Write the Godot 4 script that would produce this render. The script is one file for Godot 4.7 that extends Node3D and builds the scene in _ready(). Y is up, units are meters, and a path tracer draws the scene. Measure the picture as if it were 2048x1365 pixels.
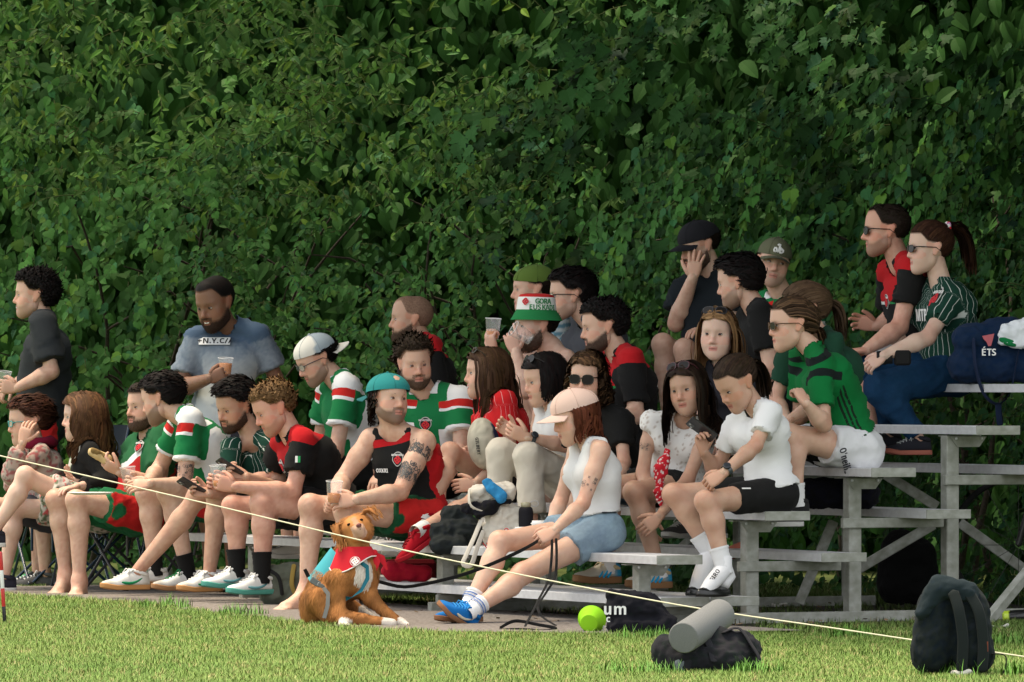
extends Node3D
# Spectators on a low aluminium bleacher in front of a dense green thicket, overcast daylight.
# Frame: x to the right, y up, z towards the camera, metres. BACK points from the front bench to the back
# rows, ALONG runs down the benches away from the camera, CORNER is the near front corner of the front seat.
const BACK := Vector3(0.8973, 0, -0.4415)
const ALONG := Vector3(-0.4415, 0, -0.8973)
const CORNER := Vector3(0.6746, 0, 0)
var people := []
var jobs := []
var mat_cloth: StandardMaterial3D
var mat_skin: StandardMaterial3D
var mat_hair: StandardMaterial3D
var mat_rubber: StandardMaterial3D
var mat_gloss: StandardMaterial3D
var mat_clear: StandardMaterial3D
var mat_dark_lens: StandardMaterial3D
var mat_print_green: StandardMaterial3D
var mat_print_red: StandardMaterial3D
var mat_print_white: StandardMaterial3D
var mat_print_black: StandardMaterial3D
var mat_alu: StandardMaterial3D
var mat_steel: StandardMaterial3D
var mat_leaf: StandardMaterial3D
var mat_bark: StandardMaterial3D
var mat_beer: StandardMaterial3D
var mat_cup: StandardMaterial3D

func _ready() -> void:
	set_view()
	set_light()
	make_materials()
	make_ground()
	make_bleacher()
	make_thicket()
	make_grass()
	make_people()
	make_dog()
	make_things()

func set_view() -> void:
	var cam := Camera3D.new()
	cam.name = "camera"
	add_child(cam)
	cam.position = Vector3(0, 1.156, 33.2)
	cam.rotation = Vector3(0.005431, 0, 0)
	cam.fov = 5.4766
	cam.near = 0.5
	cam.far = 400.0
	cam.current = true

func set_light() -> void:
	var we := WorldEnvironment.new()
	we.name = "surroundings"
	var e := Environment.new()
	e.background_mode = Environment.BG_SKY
	var sky := Sky.new()
	var sm := ProceduralSkyMaterial.new()
	# bright overcast: a pale sheet of cloud, a little brighter overhead
	sm.sky_top_color = Color(0.8, 0.81, 0.825)
	sm.sky_horizon_color = Color(0.83, 0.835, 0.84)
	sm.sky_curve = 0.25
	sm.ground_bottom_color = Color(0.2, 0.24, 0.14)
	sm.ground_horizon_color = Color(0.4, 0.44, 0.36)
	sm.sun_angle_max = 0.0
	sky.sky_material = sm
	e.sky = sky
	e.tonemap_mode = Environment.TONE_MAPPER_LINEAR
	e.tonemap_exposure = 2.65
	e.sdfgi_enabled = true; e.ssao_enabled = true; e.ssil_enabled = true
	we.environment = e
	add_child(we)
	var sun := DirectionalLight3D.new()
	sun.name = "sun"
	sun.light_energy = 0.75
	sun.light_angular_distance = 20.0
	sun.light_color = Color(1.0, 0.93, 0.82)
	sun.shadow_enabled = true
	add_child(sun)
	sun.look_at_from_position(Vector3(-2.2, 8.0, -0.9), Vector3.ZERO)

func make_materials() -> void:
	fold.seed = 5; fold.frequency = 0.45; fold.fractal_octaves = 2
	var weave := bump_tex(0.12, 3.0, 2, 128, 9)
	mat_cloth = bumpy(vmat(0.92, 0.25), weave, 0.35)
	mat_cloth.uv1_triplanar = true; mat_cloth.uv1_scale = Vector3(22, 22, 22)
	mat_cloth.rim_enabled = true; mat_cloth.rim = 0.04; mat_cloth.rim_tint = 0.6
	mat_skin = bumpy(vmat(0.5, 0.42), bump_tex(0.06, 2.0, 3, 128, 4), 0.28)
	mat_skin.uv1_triplanar = true; mat_skin.uv1_scale = Vector3(14, 14, 14)
	mat_skin.subsurf_scatter_enabled = true; mat_skin.subsurf_scatter_strength = 0.12
	mat_hair = vmat(0.68, 0.25)
	mat_rubber = vmat(0.8, 0.3)
	mat_gloss = vmat(0.25, 0.5)
	mat_clear = pmat(0.9, 0.92, 0.95, 0.08)
	mat_clear.transparency = BaseMaterial3D.TRANSPARENCY_ALPHA
	mat_clear.albedo_color.a = 0.12
	mat_dark_lens = pmat(0.014, 0.012, 0.012, 0.22)
	mat_dark_lens.metallic_specular = 0.3
	mat_print_green = pmat(0.015, 0.2, 0.06, 0.85)
	mat_print_red = pmat(0.55, 0.02, 0.03, 0.85)
	mat_print_white = pmat(0.75, 0.75, 0.74, 0.85)
	mat_print_black = pmat(0.015, 0.015, 0.018, 0.85)
	mat_alu = pmat(0.68, 0.69, 0.7, 0.5, 0.35)
	textured(mat_alu, noise_tex(0.03, Color(0.9, 0.9, 0.9), Color(1, 1, 1), 4, 256, 21), 3.0)
	bumpy(mat_alu, bump_tex(0.05, 2.0, 3, 128, 8), 0.12)
	mat_steel = pmat(0.42, 0.425, 0.4, 0.65, 0.15)
	textured(mat_steel, noise_tex(0.022, Color(0.7, 0.71, 0.66), Color(1, 1, 1), 5, 256, 33), 2.6)
	mat_leaf = vmat(0.6, 0.22)
	mat_leaf.backlight_enabled = true
	mat_leaf.backlight = Color(0.06, 0.11, 0.01)
	mat_bark = textured(pmat(0.09, 0.07, 0.05, 0.95), noise_tex(0.04, Color(0.4, 0.4, 0.4), Color(1, 1, 1), 5, 256, 2), 4.0)
	mat_beer = pmat(0.55, 0.17, 0.012, 0.2)
	mat_cup = pmat(0.9, 0.93, 0.95, 0.12)
	mat_cup.transparency = BaseMaterial3D.TRANSPARENCY_ALPHA
	mat_cup.albedo_color.a = 0.12
# ---------------------------------------------------------------- mesh tools
class MB:
	# collects triangles, written counter-clockwise and turned over when committed
	var v := PackedVector3Array()
	var n := PackedVector3Array()
	var c := PackedColorArray()
	var t := PackedVector2Array()
	var ix := PackedInt32Array()
	var col := Color(1, 1, 1)
	func vert(p: Vector3, uv := Vector2.ZERO, nn := Vector3.ZERO) -> int:
		v.append(p); n.append(nn); c.append(col); t.append(uv)
		return v.size() - 1
	func tri(a: int, b: int, d: int) -> void:
		ix.append(a); ix.append(b); ix.append(d)
	func quad(a: int, b: int, d: int, e: int) -> void:
		ix.append(a); ix.append(b); ix.append(d)
		ix.append(a); ix.append(d); ix.append(e)
	func fquad(a: Vector3, b: Vector3, d: Vector3, e: Vector3) -> void:
		var i := vert(a, Vector2(0, 0)); vert(b, Vector2(1, 0)); vert(d, Vector2(1, 1)); vert(e, Vector2(0, 1))
		quad(i, i + 1, i + 2, i + 3)
	func ftri(a: Vector3, b: Vector3, d: Vector3) -> void:
		var i := vert(a); vert(b); vert(d)
		tri(i, i + 1, i + 2)
	# a box with chamfered edges
	func box(at: Vector3, size: Vector3, bs := Basis(), ch := 0.0) -> void:
		var h := size * 0.5
		if ch <= 0.0:
			var k := []
			for z in [-1, 1]:
				for y in [-1, 1]:
					for x in [-1, 1]:
						k.append(at + bs * Vector3(h.x * x, h.y * y, h.z * z))
			fquad(k[4], k[5], k[7], k[6]); fquad(k[1], k[0], k[2], k[3])
			fquad(k[5], k[1], k[3], k[7]); fquad(k[0], k[4], k[6], k[2])
			fquad(k[6], k[7], k[3], k[2]); fquad(k[0], k[1], k[5], k[4])
			return
		var lo := h - Vector3(ch, ch, ch)
		var ax := [Vector3(1, 0, 0), Vector3(0, 1, 0), Vector3(0, 0, 1)]
		for a in 3:
			var b := (a + 1) % 3
			var e := (a + 2) % 3
			for s in [-1.0, 1.0]:
				var q := []
				for w in [[-1, -1], [1, -1], [1, 1], [-1, 1]]:
					q.append(at + bs * (ax[a] * h[a] * s + ax[b] * lo[b] * w[0] + ax[e] * lo[e] * w[1]))
				if s > 0: fquad(q[0], q[1], q[2], q[3])
				else: fquad(q[3], q[2], q[1], q[0])
				for s2 in [-1.0, 1.0]:
					var q2 := []
					for w in [-1.0, 1.0]:
						q2.append(at + bs * (ax[a] * h[a] * s + ax[b] * lo[b] * s2 + ax[e] * lo[e] * w))
						q2.append(at + bs * (ax[a] * lo[a] * s + ax[b] * h[b] * s2 + ax[e] * lo[e] * w))
					if s * s2 > 0: fquad(q2[0], q2[1], q2[3], q2[2])
					else: fquad(q2[2], q2[3], q2[1], q2[0])
		for sx in [-1.0, 1.0]:
			for sy in [-1.0, 1.0]:
				for sz in [-1.0, 1.0]:
					var p0 := at + bs * Vector3(h.x * sx, lo.y * sy, lo.z * sz)
					var p1 := at + bs * Vector3(lo.x * sx, h.y * sy, lo.z * sz)
					var p2 := at + bs * Vector3(lo.x * sx, lo.y * sy, h.z * sz)
					if sx * sy * sz > 0: ftri(p0, p1, p2)
					else: ftri(p2, p1, p0)
	# tube through points; ry squashes it along the frame's second axis
	func tube(pts: Array, rad: Array, sides := 8, caps := true, up := Vector3.UP, ry := 1.0) -> void:
		var first := v.size()
		var m := pts.size()
		var side := Vector3.ZERO
		var len := 0.0
		for i in m:
			var p: Vector3 = pts[i]
			var d: Vector3 = (pts[mini(i + 1, m - 1)] - pts[maxi(i - 1, 0)])
			if d.length_squared() < 1e-14: d = Vector3.UP
			d = d.normalized()
			if i == 0:
				side = up.cross(d)
				if side.length() < 0.05: side = Vector3.RIGHT.cross(d)
			else:
				len += p.distance_to(pts[i - 1])
			side = (side - d * side.dot(d)).normalized()
			var w := d.cross(side)
			for k in sides:
				var a := TAU * k / sides
				var dir := side * cos(a) + w * sin(a) * ry
				vert(p + dir * float(rad[i]), Vector2(float(k) / sides, len))
		for i in m - 1:
			for k in sides:
				var a := first + i * sides + k
				var b := first + i * sides + (k + 1) % sides
				quad(a, b, b + sides, a + sides)
		if caps:
			var e0 := vert(pts[0] as Vector3 - ((pts[1] - pts[0]) as Vector3).normalized() * float(rad[0]) * 0.6)
			var e1 := vert(pts[m - 1] as Vector3 + ((pts[m - 1] - pts[m - 2]) as Vector3).normalized() * float(rad[m - 1]) * 0.6)
			for k in sides:
				tri(e0, first + (k + 1) % sides, first + k)
				tri(e1, first + (m - 1) * sides + k, first + (m - 1) * sides + (k + 1) % sides)
	# closed rings of equal count, joined
	func loft(rings: Array, cap0 := true, cap1 := true) -> void:
		var first := v.size()
		var k: int = rings[0].size()
		for i in rings.size():
			for j in k:
				vert(rings[i][j], Vector2(float(j) / k, float(i) / (rings.size() - 1)))
		for i in rings.size() - 1:
			for j in k:
				var a := first + i * k + j
				var b := first + i * k + (j + 1) % k
				quad(a, b, b + k, a + k)
		for e in 2:
			if (e == 0 and cap0) or (e == 1 and cap1):
				var r: Array = rings[0] if e == 0 else rings[rings.size() - 1]
				var s := Vector3.ZERO
				for p in r: s += p
				var m := vert(s / k)
				var at := first if e == 0 else first + (rings.size() - 1) * k
				for j in k:
					if e == 0: tri(m, at + (j + 1) % k, at + j)
					else: tri(m, at + j, at + (j + 1) % k)
	# profile of (radius, height) turned about the y axis of xf
	func lathe(prof: Array, xf: Transform3D, sides := 20, closed := true) -> void:
		var rings := []
		for q in prof:
			var r := []
			for j in sides:
				var a := -TAU * j / sides
				r.append(xf * Vector3(cos(a) * q.x, q.y, sin(a) * q.x))
			rings.append(r)
		loft(rings, true, closed)
	# a flat outline (Vector2) given thickness along z of xf
	func slab(poly: PackedVector2Array, thick: float, xf: Transform3D) -> void:
		var tr := Geometry2D.triangulate_polygon(poly)
		var m := poly.size()
		var cw := Geometry2D.is_polygon_clockwise(poly)
		var a := v.size()
		for p in poly: vert(xf * Vector3(p.x, p.y, thick * 0.5), p)
		var b := v.size()
		for p in poly: vert(xf * Vector3(p.x, p.y, -thick * 0.5), p)
		for i in range(0, tr.size(), 3):
			var p0 := poly[tr[i]]; var p1 := poly[tr[i + 1]]; var p2 := poly[tr[i + 2]]
			if (p1 - p0).cross(p2 - p0) > 0:
				tri(a + tr[i], a + tr[i + 1], a + tr[i + 2]); tri(b + tr[i], b + tr[i + 2], b + tr[i + 1])
			else:
				tri(a + tr[i], a + tr[i + 2], a + tr[i + 1]); tri(b + tr[i], b + tr[i + 1], b + tr[i + 2])
		for i in m:
			var j := (i + 1) % m
			var q0 := xf * Vector3(poly[i].x, poly[i].y, thick * 0.5)
			var q1 := xf * Vector3(poly[j].x, poly[j].y, thick * 0.5)
			var q2 := xf * Vector3(poly[j].x, poly[j].y, -thick * 0.5)
			var q3 := xf * Vector3(poly[i].x, poly[i].y, -thick * 0.5)
			if cw: fquad(q0, q1, q2, q3)
			else: fquad(q3, q2, q1, q0)
	# a strip of cloth or hair along points, wide across side
	func ribbon(pts: Array, wid: Array, side: Vector3, nrm := Vector3.ZERO, hub := Vector3.INF) -> void:
		var m := pts.size()
		var first := v.size()
		for i in m:
			var p: Vector3 = pts[i]
			var d: Vector3 = pts[mini(i + 1, m - 1)] - pts[maxi(i - 1, 0)]
			var s := (side - d * (side.dot(d) / maxf(d.length_squared(), 1e-12))).normalized() * float(wid[i])
			var nn := nrm
			if hub != Vector3.INF:
				nn = p - hub
				if nn.y < 0.0: nn.y *= 0.3
				nn = nn.normalized()
			vert(p - s, Vector2(0, i), nn); vert(p + s, Vector2(1, i), nn)
		for i in m - 1:
			var a := first + i * 2
			# faces turn the way their normals point
			if n[a] != Vector3.ZERO and (v[a + 1] - v[a]).cross(v[a + 2] - v[a]).dot(n[a] + n[a + 2]) < 0.0: quad(a, a + 2, a + 3, a + 1)
			else: quad(a, a + 1, a + 3, a + 2)
	func ball(at: Vector3, r: Vector3, bs := Basis(), seg := 12, rings := 8) -> void:
		var rr := []
		for i in range(1, rings):
			var f := PI * i / rings
			var ring := []
			for j in seg:
				var a := -TAU * j / seg
				ring.append(at + bs * Vector3(sin(f) * cos(a) * r.x, -cos(f) * r.y, sin(f) * sin(a) * r.z))
			rr.append(ring)
		var first := v.size()
		loft(rr, true, true)
		v[first + (rings - 1) * seg] = at - bs * Vector3(0, r.y, 0)
		v[first + (rings - 1) * seg + 1] = at + bs * Vector3(0, r.y, 0)
	func move(xf: Transform3D, from := 0) -> void:
		for i in range(from, v.size()): v[i] = xf * v[i]
	func smooth_normals() -> void:
		var acc := PackedVector3Array(); acc.resize(v.size())
		for i in range(0, ix.size(), 3):
			var a := ix[i]; var b := ix[i + 1]; var d := ix[i + 2]
			var f := (v[b] - v[a]).cross(v[d] - v[a])
			acc[a] += f; acc[b] += f; acc[d] += f
		for i in v.size():
			if n[i] == Vector3.ZERO:
				n[i] = acc[i].normalized() if acc[i].length_squared() > 1e-20 else Vector3.UP
	func arrays() -> Array:
		smooth_normals()
		var fl := PackedInt32Array(); fl.resize(ix.size())
		for i in range(0, ix.size(), 3):
			fl[i] = ix[i]; fl[i + 1] = ix[i + 2]; fl[i + 2] = ix[i + 1]
		var a := []; a.resize(Mesh.ARRAY_MAX)
		a[Mesh.ARRAY_VERTEX] = v; a[Mesh.ARRAY_NORMAL] = n; a[Mesh.ARRAY_COLOR] = c; a[Mesh.ARRAY_TEX_UV] = t; a[Mesh.ARRAY_INDEX] = fl
		return a
	func mesh(m: Material) -> ArrayMesh:
		var am := ArrayMesh.new()
		am.add_surface_from_arrays(Mesh.PRIMITIVE_TRIANGLES, arrays())
		am.surface_set_material(0, m)
		return am

# ---------------------------------------------------------------- a distance field meshed as surface nets
class Field:
	var o: Vector3
	var h: float
	var nx: int
	var ny: int
	var nz: int
	var d := PackedFloat32Array()
	func _init(lo: Vector3, hi: Vector3, cell: float) -> void:
		h = cell; o = lo
		nx = int(ceil((hi.x - lo.x) / h)) + 1; ny = int(ceil((hi.y - lo.y) / h)) + 1; nz = int(ceil((hi.z - lo.z) / h)) + 1
		d.resize(nx * ny * nz); d.fill(1.0)
	# tapered capsule (blunt: its far end is cut flat), squashed fs times along flat; mode 0 joins, 1 carves
	func bone(a: Vector3, b: Vector3, ra: float, rb: float, k := 0.03, flat := Vector3.ZERO, fs := 1.0, blunt := false, mode := 0) -> void:
		var m := maxf(ra, rb) + k + h * 2.0
		var lo := (a.min(b) - Vector3(m, m, m) - o) / h
		var hi := (a.max(b) + Vector3(m, m, m) - o) / h
		var x0 := maxi(0, int(lo.x)); var y0 := maxi(0, int(lo.y)); var z0 := maxi(0, int(lo.z))
		var x1 := mini(nx - 1, int(hi.x) + 1); var y1 := mini(ny - 1, int(hi.y) + 1); var z1 := mini(nz - 1, int(hi.z) + 1)
		var fl := flat * (fs - 1.0)
		var ab := b - a
		ab += fl * ab.dot(flat)
		var l2 := maxf(ab.length_squared(), 1e-9)
		var len := sqrt(l2)
		var inv := ab / l2
		var squashed := fs != 1.0
		for z in range(z0, z1 + 1):
			for y in range(y0, y1 + 1):
				var at := (z * ny + y) * nx
				var p := Vector3(o.x + x0 * h - a.x, o.y + y * h - a.y, o.z + z * h - a.z)
				for x in range(x0, x1 + 1):
					var q := p
					if squashed: q += fl * p.dot(flat)
					var t := q.dot(inv)
					var tc := clampf(t, 0.0, 1.0)
					var e: float
					if blunt and t > 1.0:
						e = maxf((q - ab * t).length() - rb, (t - 1.0) * len)
					else:
						e = (q - ab * tc).length() - (ra + (rb - ra) * tc)
					if mode == 0:
						var f := d[at + x]
						if e < f + k:
							var g := k - absf(e - f)
							d[at + x] = minf(e, f) - (g * g * 0.25 / k if g > 0.0 else 0.0)
					elif -e > d[at + x] - k:
						var f2 := d[at + x]
						var g2 := k - absf(-e - f2)
						d[at + x] = maxf(-e, f2) + (g2 * g2 * 0.25 / k if g2 > 0.0 else 0.0)
					p.x += h
	func blob(a: Vector3, r: float, k := 0.03) -> void:
		bone(a, a + Vector3(0, 0.0005, 0), r, r, k)
	func cut(pt: Vector3, nrm: Vector3) -> void:
		for z in nz:
			for y in ny:
				var at := (z * ny + y) * nx
				var base := (Vector3(o.x, o.y + y * h, o.z + z * h) - pt).dot(nrm)
				for x in nx:
					var e := base + x * h * nrm.x
					if e > d[at + x]: d[at + x] = e
	func extract(mb: MB) -> void:
		var at_cell := PackedInt32Array(); at_cell.resize(nx * ny * nz); at_cell.fill(-1)
		var sy := nx
		var sz := nx * ny
		for z in nz - 1:
			for y in ny - 1:
				var i := (z * ny + y) * nx
				for x in nx - 1:
					var a0 := d[i]
					var a1 := d[i + 1]
					var a2 := d[i + sy]
					var a3 := d[i + sy + 1]
					var a4 := d[i + sz]
					var a5 := d[i + sz + 1]
					var a6 := d[i + sz + sy]
					var a7 := d[i + sz + sy + 1]
					var neg := 0
					if a0 < 0.0: neg += 1
					if a1 < 0.0: neg += 1
					if a2 < 0.0: neg += 1
					if a3 < 0.0: neg += 1
					if a4 < 0.0: neg += 1
					if a5 < 0.0: neg += 1
					if a6 < 0.0: neg += 1
					if a7 < 0.0: neg += 1
					if neg != 0 and neg != 8:
						var s := Vector3.ZERO
						var k := 0.0
						if (a0 < 0.0) != (a1 < 0.0): s += Vector3(a0 / (a0 - a1), 0, 0); k += 1.0
						if (a2 < 0.0) != (a3 < 0.0): s += Vector3(a2 / (a2 - a3), 1, 0); k += 1.0
						if (a4 < 0.0) != (a5 < 0.0): s += Vector3(a4 / (a4 - a5), 0, 1); k += 1.0
						if (a6 < 0.0) != (a7 < 0.0): s += Vector3(a6 / (a6 - a7), 1, 1); k += 1.0
						if (a0 < 0.0) != (a2 < 0.0): s += Vector3(0, a0 / (a0 - a2), 0); k += 1.0
						if (a1 < 0.0) != (a3 < 0.0): s += Vector3(1, a1 / (a1 - a3), 0); k += 1.0
						if (a4 < 0.0) != (a6 < 0.0): s += Vector3(0, a4 / (a4 - a6), 1); k += 1.0
						if (a5 < 0.0) != (a7 < 0.0): s += Vector3(1, a5 / (a5 - a7), 1); k += 1.0
						if (a0 < 0.0) != (a4 < 0.0): s += Vector3(0, 0, a0 / (a0 - a4)); k += 1.0
						if (a1 < 0.0) != (a5 < 0.0): s += Vector3(1, 0, a1 / (a1 - a5)); k += 1.0
						if (a2 < 0.0) != (a6 < 0.0): s += Vector3(0, 1, a2 / (a2 - a6)); k += 1.0
						if (a3 < 0.0) != (a7 < 0.0): s += Vector3(1, 1, a3 / (a3 - a7)); k += 1.0
						s = s / k + Vector3(x, y, z)
						at_cell[i] = mb.vert(o + s * h)
					i += 1
		for z in range(1, nz - 1):
			for y in range(1, ny - 1):
				var i := (z * ny + y) * nx + 1
				for x in range(1, nx - 1):
					var q := at_cell[i]
					if q >= 0:
						var s0 := d[i] < 0.0
						if s0 != (d[i + 1] < 0.0):
							if s0: mb.quad(at_cell[i - sy - sz], at_cell[i - sz], q, at_cell[i - sy])
							else: mb.quad(at_cell[i - sy], q, at_cell[i - sz], at_cell[i - sy - sz])
						if s0 != (d[i + sy] < 0.0):
							if s0: mb.quad(at_cell[i - 1 - sz], at_cell[i - 1], q, at_cell[i - sz])
							else: mb.quad(at_cell[i - sz], q, at_cell[i - 1], at_cell[i - 1 - sz])
						if s0 != (d[i + sz] < 0.0):
							if s0: mb.quad(at_cell[i - 1 - sy], at_cell[i - sy], q, at_cell[i - 1])
							else: mb.quad(at_cell[i - 1], q, at_cell[i - sy], at_cell[i - 1 - sy])
					i += 1

# ---------------------------------------------------------------- scene helpers
var used := {}
func numbered(called: String) -> String:
	var k: int = used.get(called, 0)
	used[called] = k + 1
	return called if k == 0 else "%s_%03d" % [called, k]
func thing(called: String, label: String, category: String, at := Vector3.ZERO, group := "") -> Node3D:
	var o := Node3D.new()
	o.name = numbered(called)
	add_child(o)
	o.position = at
	o.set_meta("label", label); o.set_meta("category", category)
	if group: o.set_meta("group", group)
	return o
func part(called: String, mb: MB, m: Material, parent: Node3D, at := Vector3.ZERO) -> MeshInstance3D:
	return part_mesh(called, mb.mesh(m), parent, at)
func part_mesh(called: String, am: Mesh, parent: Node3D, at := Vector3.ZERO) -> MeshInstance3D:
	var o := MeshInstance3D.new()
	o.mesh = am
	o.name = called
	parent.add_child(o, true)
	o.position = at
	return o
func structure(called: String, mb: MB, m: Material) -> MeshInstance3D:
	var o := MeshInstance3D.new()
	o.mesh = mb.mesh(m)
	o.name = called
	add_child(o)
	o.set_meta("kind", "structure")
	return o
func lc(r: float, g: float, b: float) -> Color: return Color(r, g, b)
func noise_tex(freq: float, lo: Color, hi: Color, oct := 4, size := 256, sd := 1) -> ImageTexture:
	var fn := FastNoiseLite.new(); fn.seed = sd; fn.frequency = freq; fn.fractal_octaves = oct
	var im := fn.get_seamless_image(size, size)
	var out := Image.create(size, size, false, Image.FORMAT_RGB8)
	for y in size:
		for x in size:
			out.set_pixel(x, y, lo.lerp(hi, im.get_pixel(x, y).r))
	return ImageTexture.create_from_image(out)
func bump_tex(freq: float, strength: float, oct := 3, size := 256, sd := 3) -> ImageTexture:
	var fn := FastNoiseLite.new(); fn.seed = sd; fn.frequency = freq; fn.fractal_octaves = oct
	var im := fn.get_seamless_image(size, size)
	im.convert(Image.FORMAT_RGBA8)
	im.bump_map_to_normal_map(strength)
	return ImageTexture.create_from_image(im)
func vmat(rough: float, spec := 0.5) -> StandardMaterial3D:
	var m := StandardMaterial3D.new()
	m.vertex_color_use_as_albedo = true
	m.roughness = rough; m.metallic_specular = spec
	return m
func pmat(r: float, g: float, b: float, rough: float, metal := 0.0) -> StandardMaterial3D:
	var m := StandardMaterial3D.new()
	m.albedo_color = Color(r, g, b).linear_to_srgb()
	m.roughness = rough; m.metallic = metal
	return m
func textured(m: StandardMaterial3D, tex: Texture2D, scale: float, world := false) -> StandardMaterial3D:
	m.albedo_texture = tex
	m.uv1_triplanar = true; m.uv1_world_triplanar = world
	m.uv1_scale = Vector3(scale, scale, scale)
	return m
func bumpy(m: StandardMaterial3D, tex: Texture2D, amount: float) -> StandardMaterial3D:
	m.normal_enabled = true; m.normal_texture = tex; m.normal_scale = amount
	return m
func V(x: float, y: float, z: float) -> Vector3: return Vector3(x, y, z)
# ---------------------------------------------------------------- people
var head_v := {}
var head_n := {}
var head_i := {}
var fold := FastNoiseLite.new()

func make_heads() -> void:
	for sex in ["m", "f"]:
		var k := 1.0 if sex == "m" else 0.0
		var f := Field.new(Vector3(-0.098, -0.15, -0.125), Vector3(0.098, 0.142, 0.148), 0.0045)
		# skull and face
		f.bone(Vector3(0, 0.038, -0.03), Vector3(0, 0.042, 0.014), 0.088, 0.083, 0.03, Vector3(1, 0, 0), 1.16)
		f.bone(Vector3(0, 0.0, 0.024), Vector3(0, -0.06, 0.03), 0.068, 0.055, 0.03, Vector3(1, 0, 0), 1.02)
		for s in [-1.0, 1.0]:
			f.bone(Vector3(s * (0.044 + 0.006 * k), -0.06, 0.004), Vector3(s * 0.012, -0.1, 0.064), 0.023 + 0.003 * k, 0.018 + 0.002 * k, 0.04)
			f.bone(Vector3(s * 0.044, -0.026, 0.052), Vector3(s * 0.026, -0.044, 0.066), 0.024, 0.02, 0.03)
			f.bone(Vector3(s * 0.036, -0.056, 0.05), Vector3(s * 0.03, -0.076, 0.046), 0.025, 0.023, 0.03)
			f.bone(Vector3(s * 0.012, 0.022, 0.084), Vector3(s * 0.042, 0.024, 0.066), 0.010 + 0.002 * k, 0.011, 0.016)
		f.bone(Vector3(0, -0.1, 0.066), Vector3(0, -0.106, 0.07), 0.02, 0.017, 0.02)
		f.bone(Vector3(0, -0.055, 0.066), Vector3(0, -0.078, 0.067), 0.026, 0.024, 0.02)
		f.bone(Vector3(0, 0.064, 0.05), Vector3(0, 0.03, 0.056), 0.04, 0.036, 0.03)
		for s in [-1.0, 1.0]:
			f.bone(Vector3(s * 0.031, 0.001, 0.105), Vector3(s * 0.036, 0.0, 0.101), 0.0145, 0.014, 0.014, Vector3.ZERO, 1.0, false, 1)
		f.bone(Vector3(0, 0.012, 0.088), Vector3(0, -0.035, 0.106 + 0.002 * k), 0.0078, 0.0112 + 0.0012 * k, 0.012)
		for s in [-1.0, 1.0]:
			f.bone(Vector3(s * 0.010, -0.039, 0.097), Vector3(s * 0.0135, -0.041, 0.093), 0.0088, 0.008, 0.008)
		# lips
		f.bone(Vector3(-0.019, -0.069, 0.083), Vector3(0.0, -0.0645, 0.0935), 0.005, 0.0058, 0.006)
		f.bone(Vector3(0.019, -0.069, 0.083), Vector3(0.0, -0.0645, 0.0935), 0.005, 0.0058, 0.006)
		f.bone(Vector3(-0.014, -0.0765, 0.0855), Vector3(0.014, -0.0765, 0.0855), 0.0063, 0.0063, 0.006)
		# ears
		for s in [-1.0, 1.0]:
			f.bone(Vector3(s * 0.078, 0.016, -0.022), Vector3(s * 0.0745, -0.022, -0.008), 0.02, 0.013, 0.006, Vector3(s, 0, 0.3).normalized(), 2.6)
			f.bone(Vector3(s * 0.094, 0.006, -0.006), Vector3(s * 0.092, -0.008, -0.002), 0.009, 0.007, 0.004, Vector3.ZERO, 1.0, false, 1)
		var mb := MB.new()
		f.extract(mb)
		mb.smooth_normals()
		head_v[sex] = mb.v; head_n[sex] = mb.n; head_i[sex] = mb.ix

func hairline(z: float) -> float:
	if z < -0.055: return -0.055
	if z < -0.022: return lerpf(-0.055, 0.022, (z + 0.055) / 0.033)
	if z < 0.03: return lerpf(0.022, 0.034, (z + 0.022) / 0.052)
	if z < 0.06: return lerpf(0.034, 0.072, (z - 0.03) / 0.03)
	return 0.072
func scalp(p: Vector3, recede: float) -> float:
	return p.y - hairline(p.z) - recede * smoothstep(0.02, 0.07, p.z) * (0.02 + 0.25 * absf(p.x))
func beardy(p: Vector3) -> float:
	# positive where a beard grows
	var line := lerpf(-0.012, -0.06, clampf((p.z - 0.0) / 0.07, 0.0, 1.0))
	var m := line - p.y
	if p.z > 0.07 and absf(p.x) < 0.034 and p.y < -0.046: m = maxf(m, 0.01)
	if p.z > 0.082 and absf(p.x) < 0.021 and p.y < -0.0585 and p.y > -0.0845: m = -1.0
	if p.z < -0.005: m = minf(m, p.z + 0.005)
	if p.y < -0.12: m = minf(m, (p.y + 0.138) * 1.0)
	return m

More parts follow.
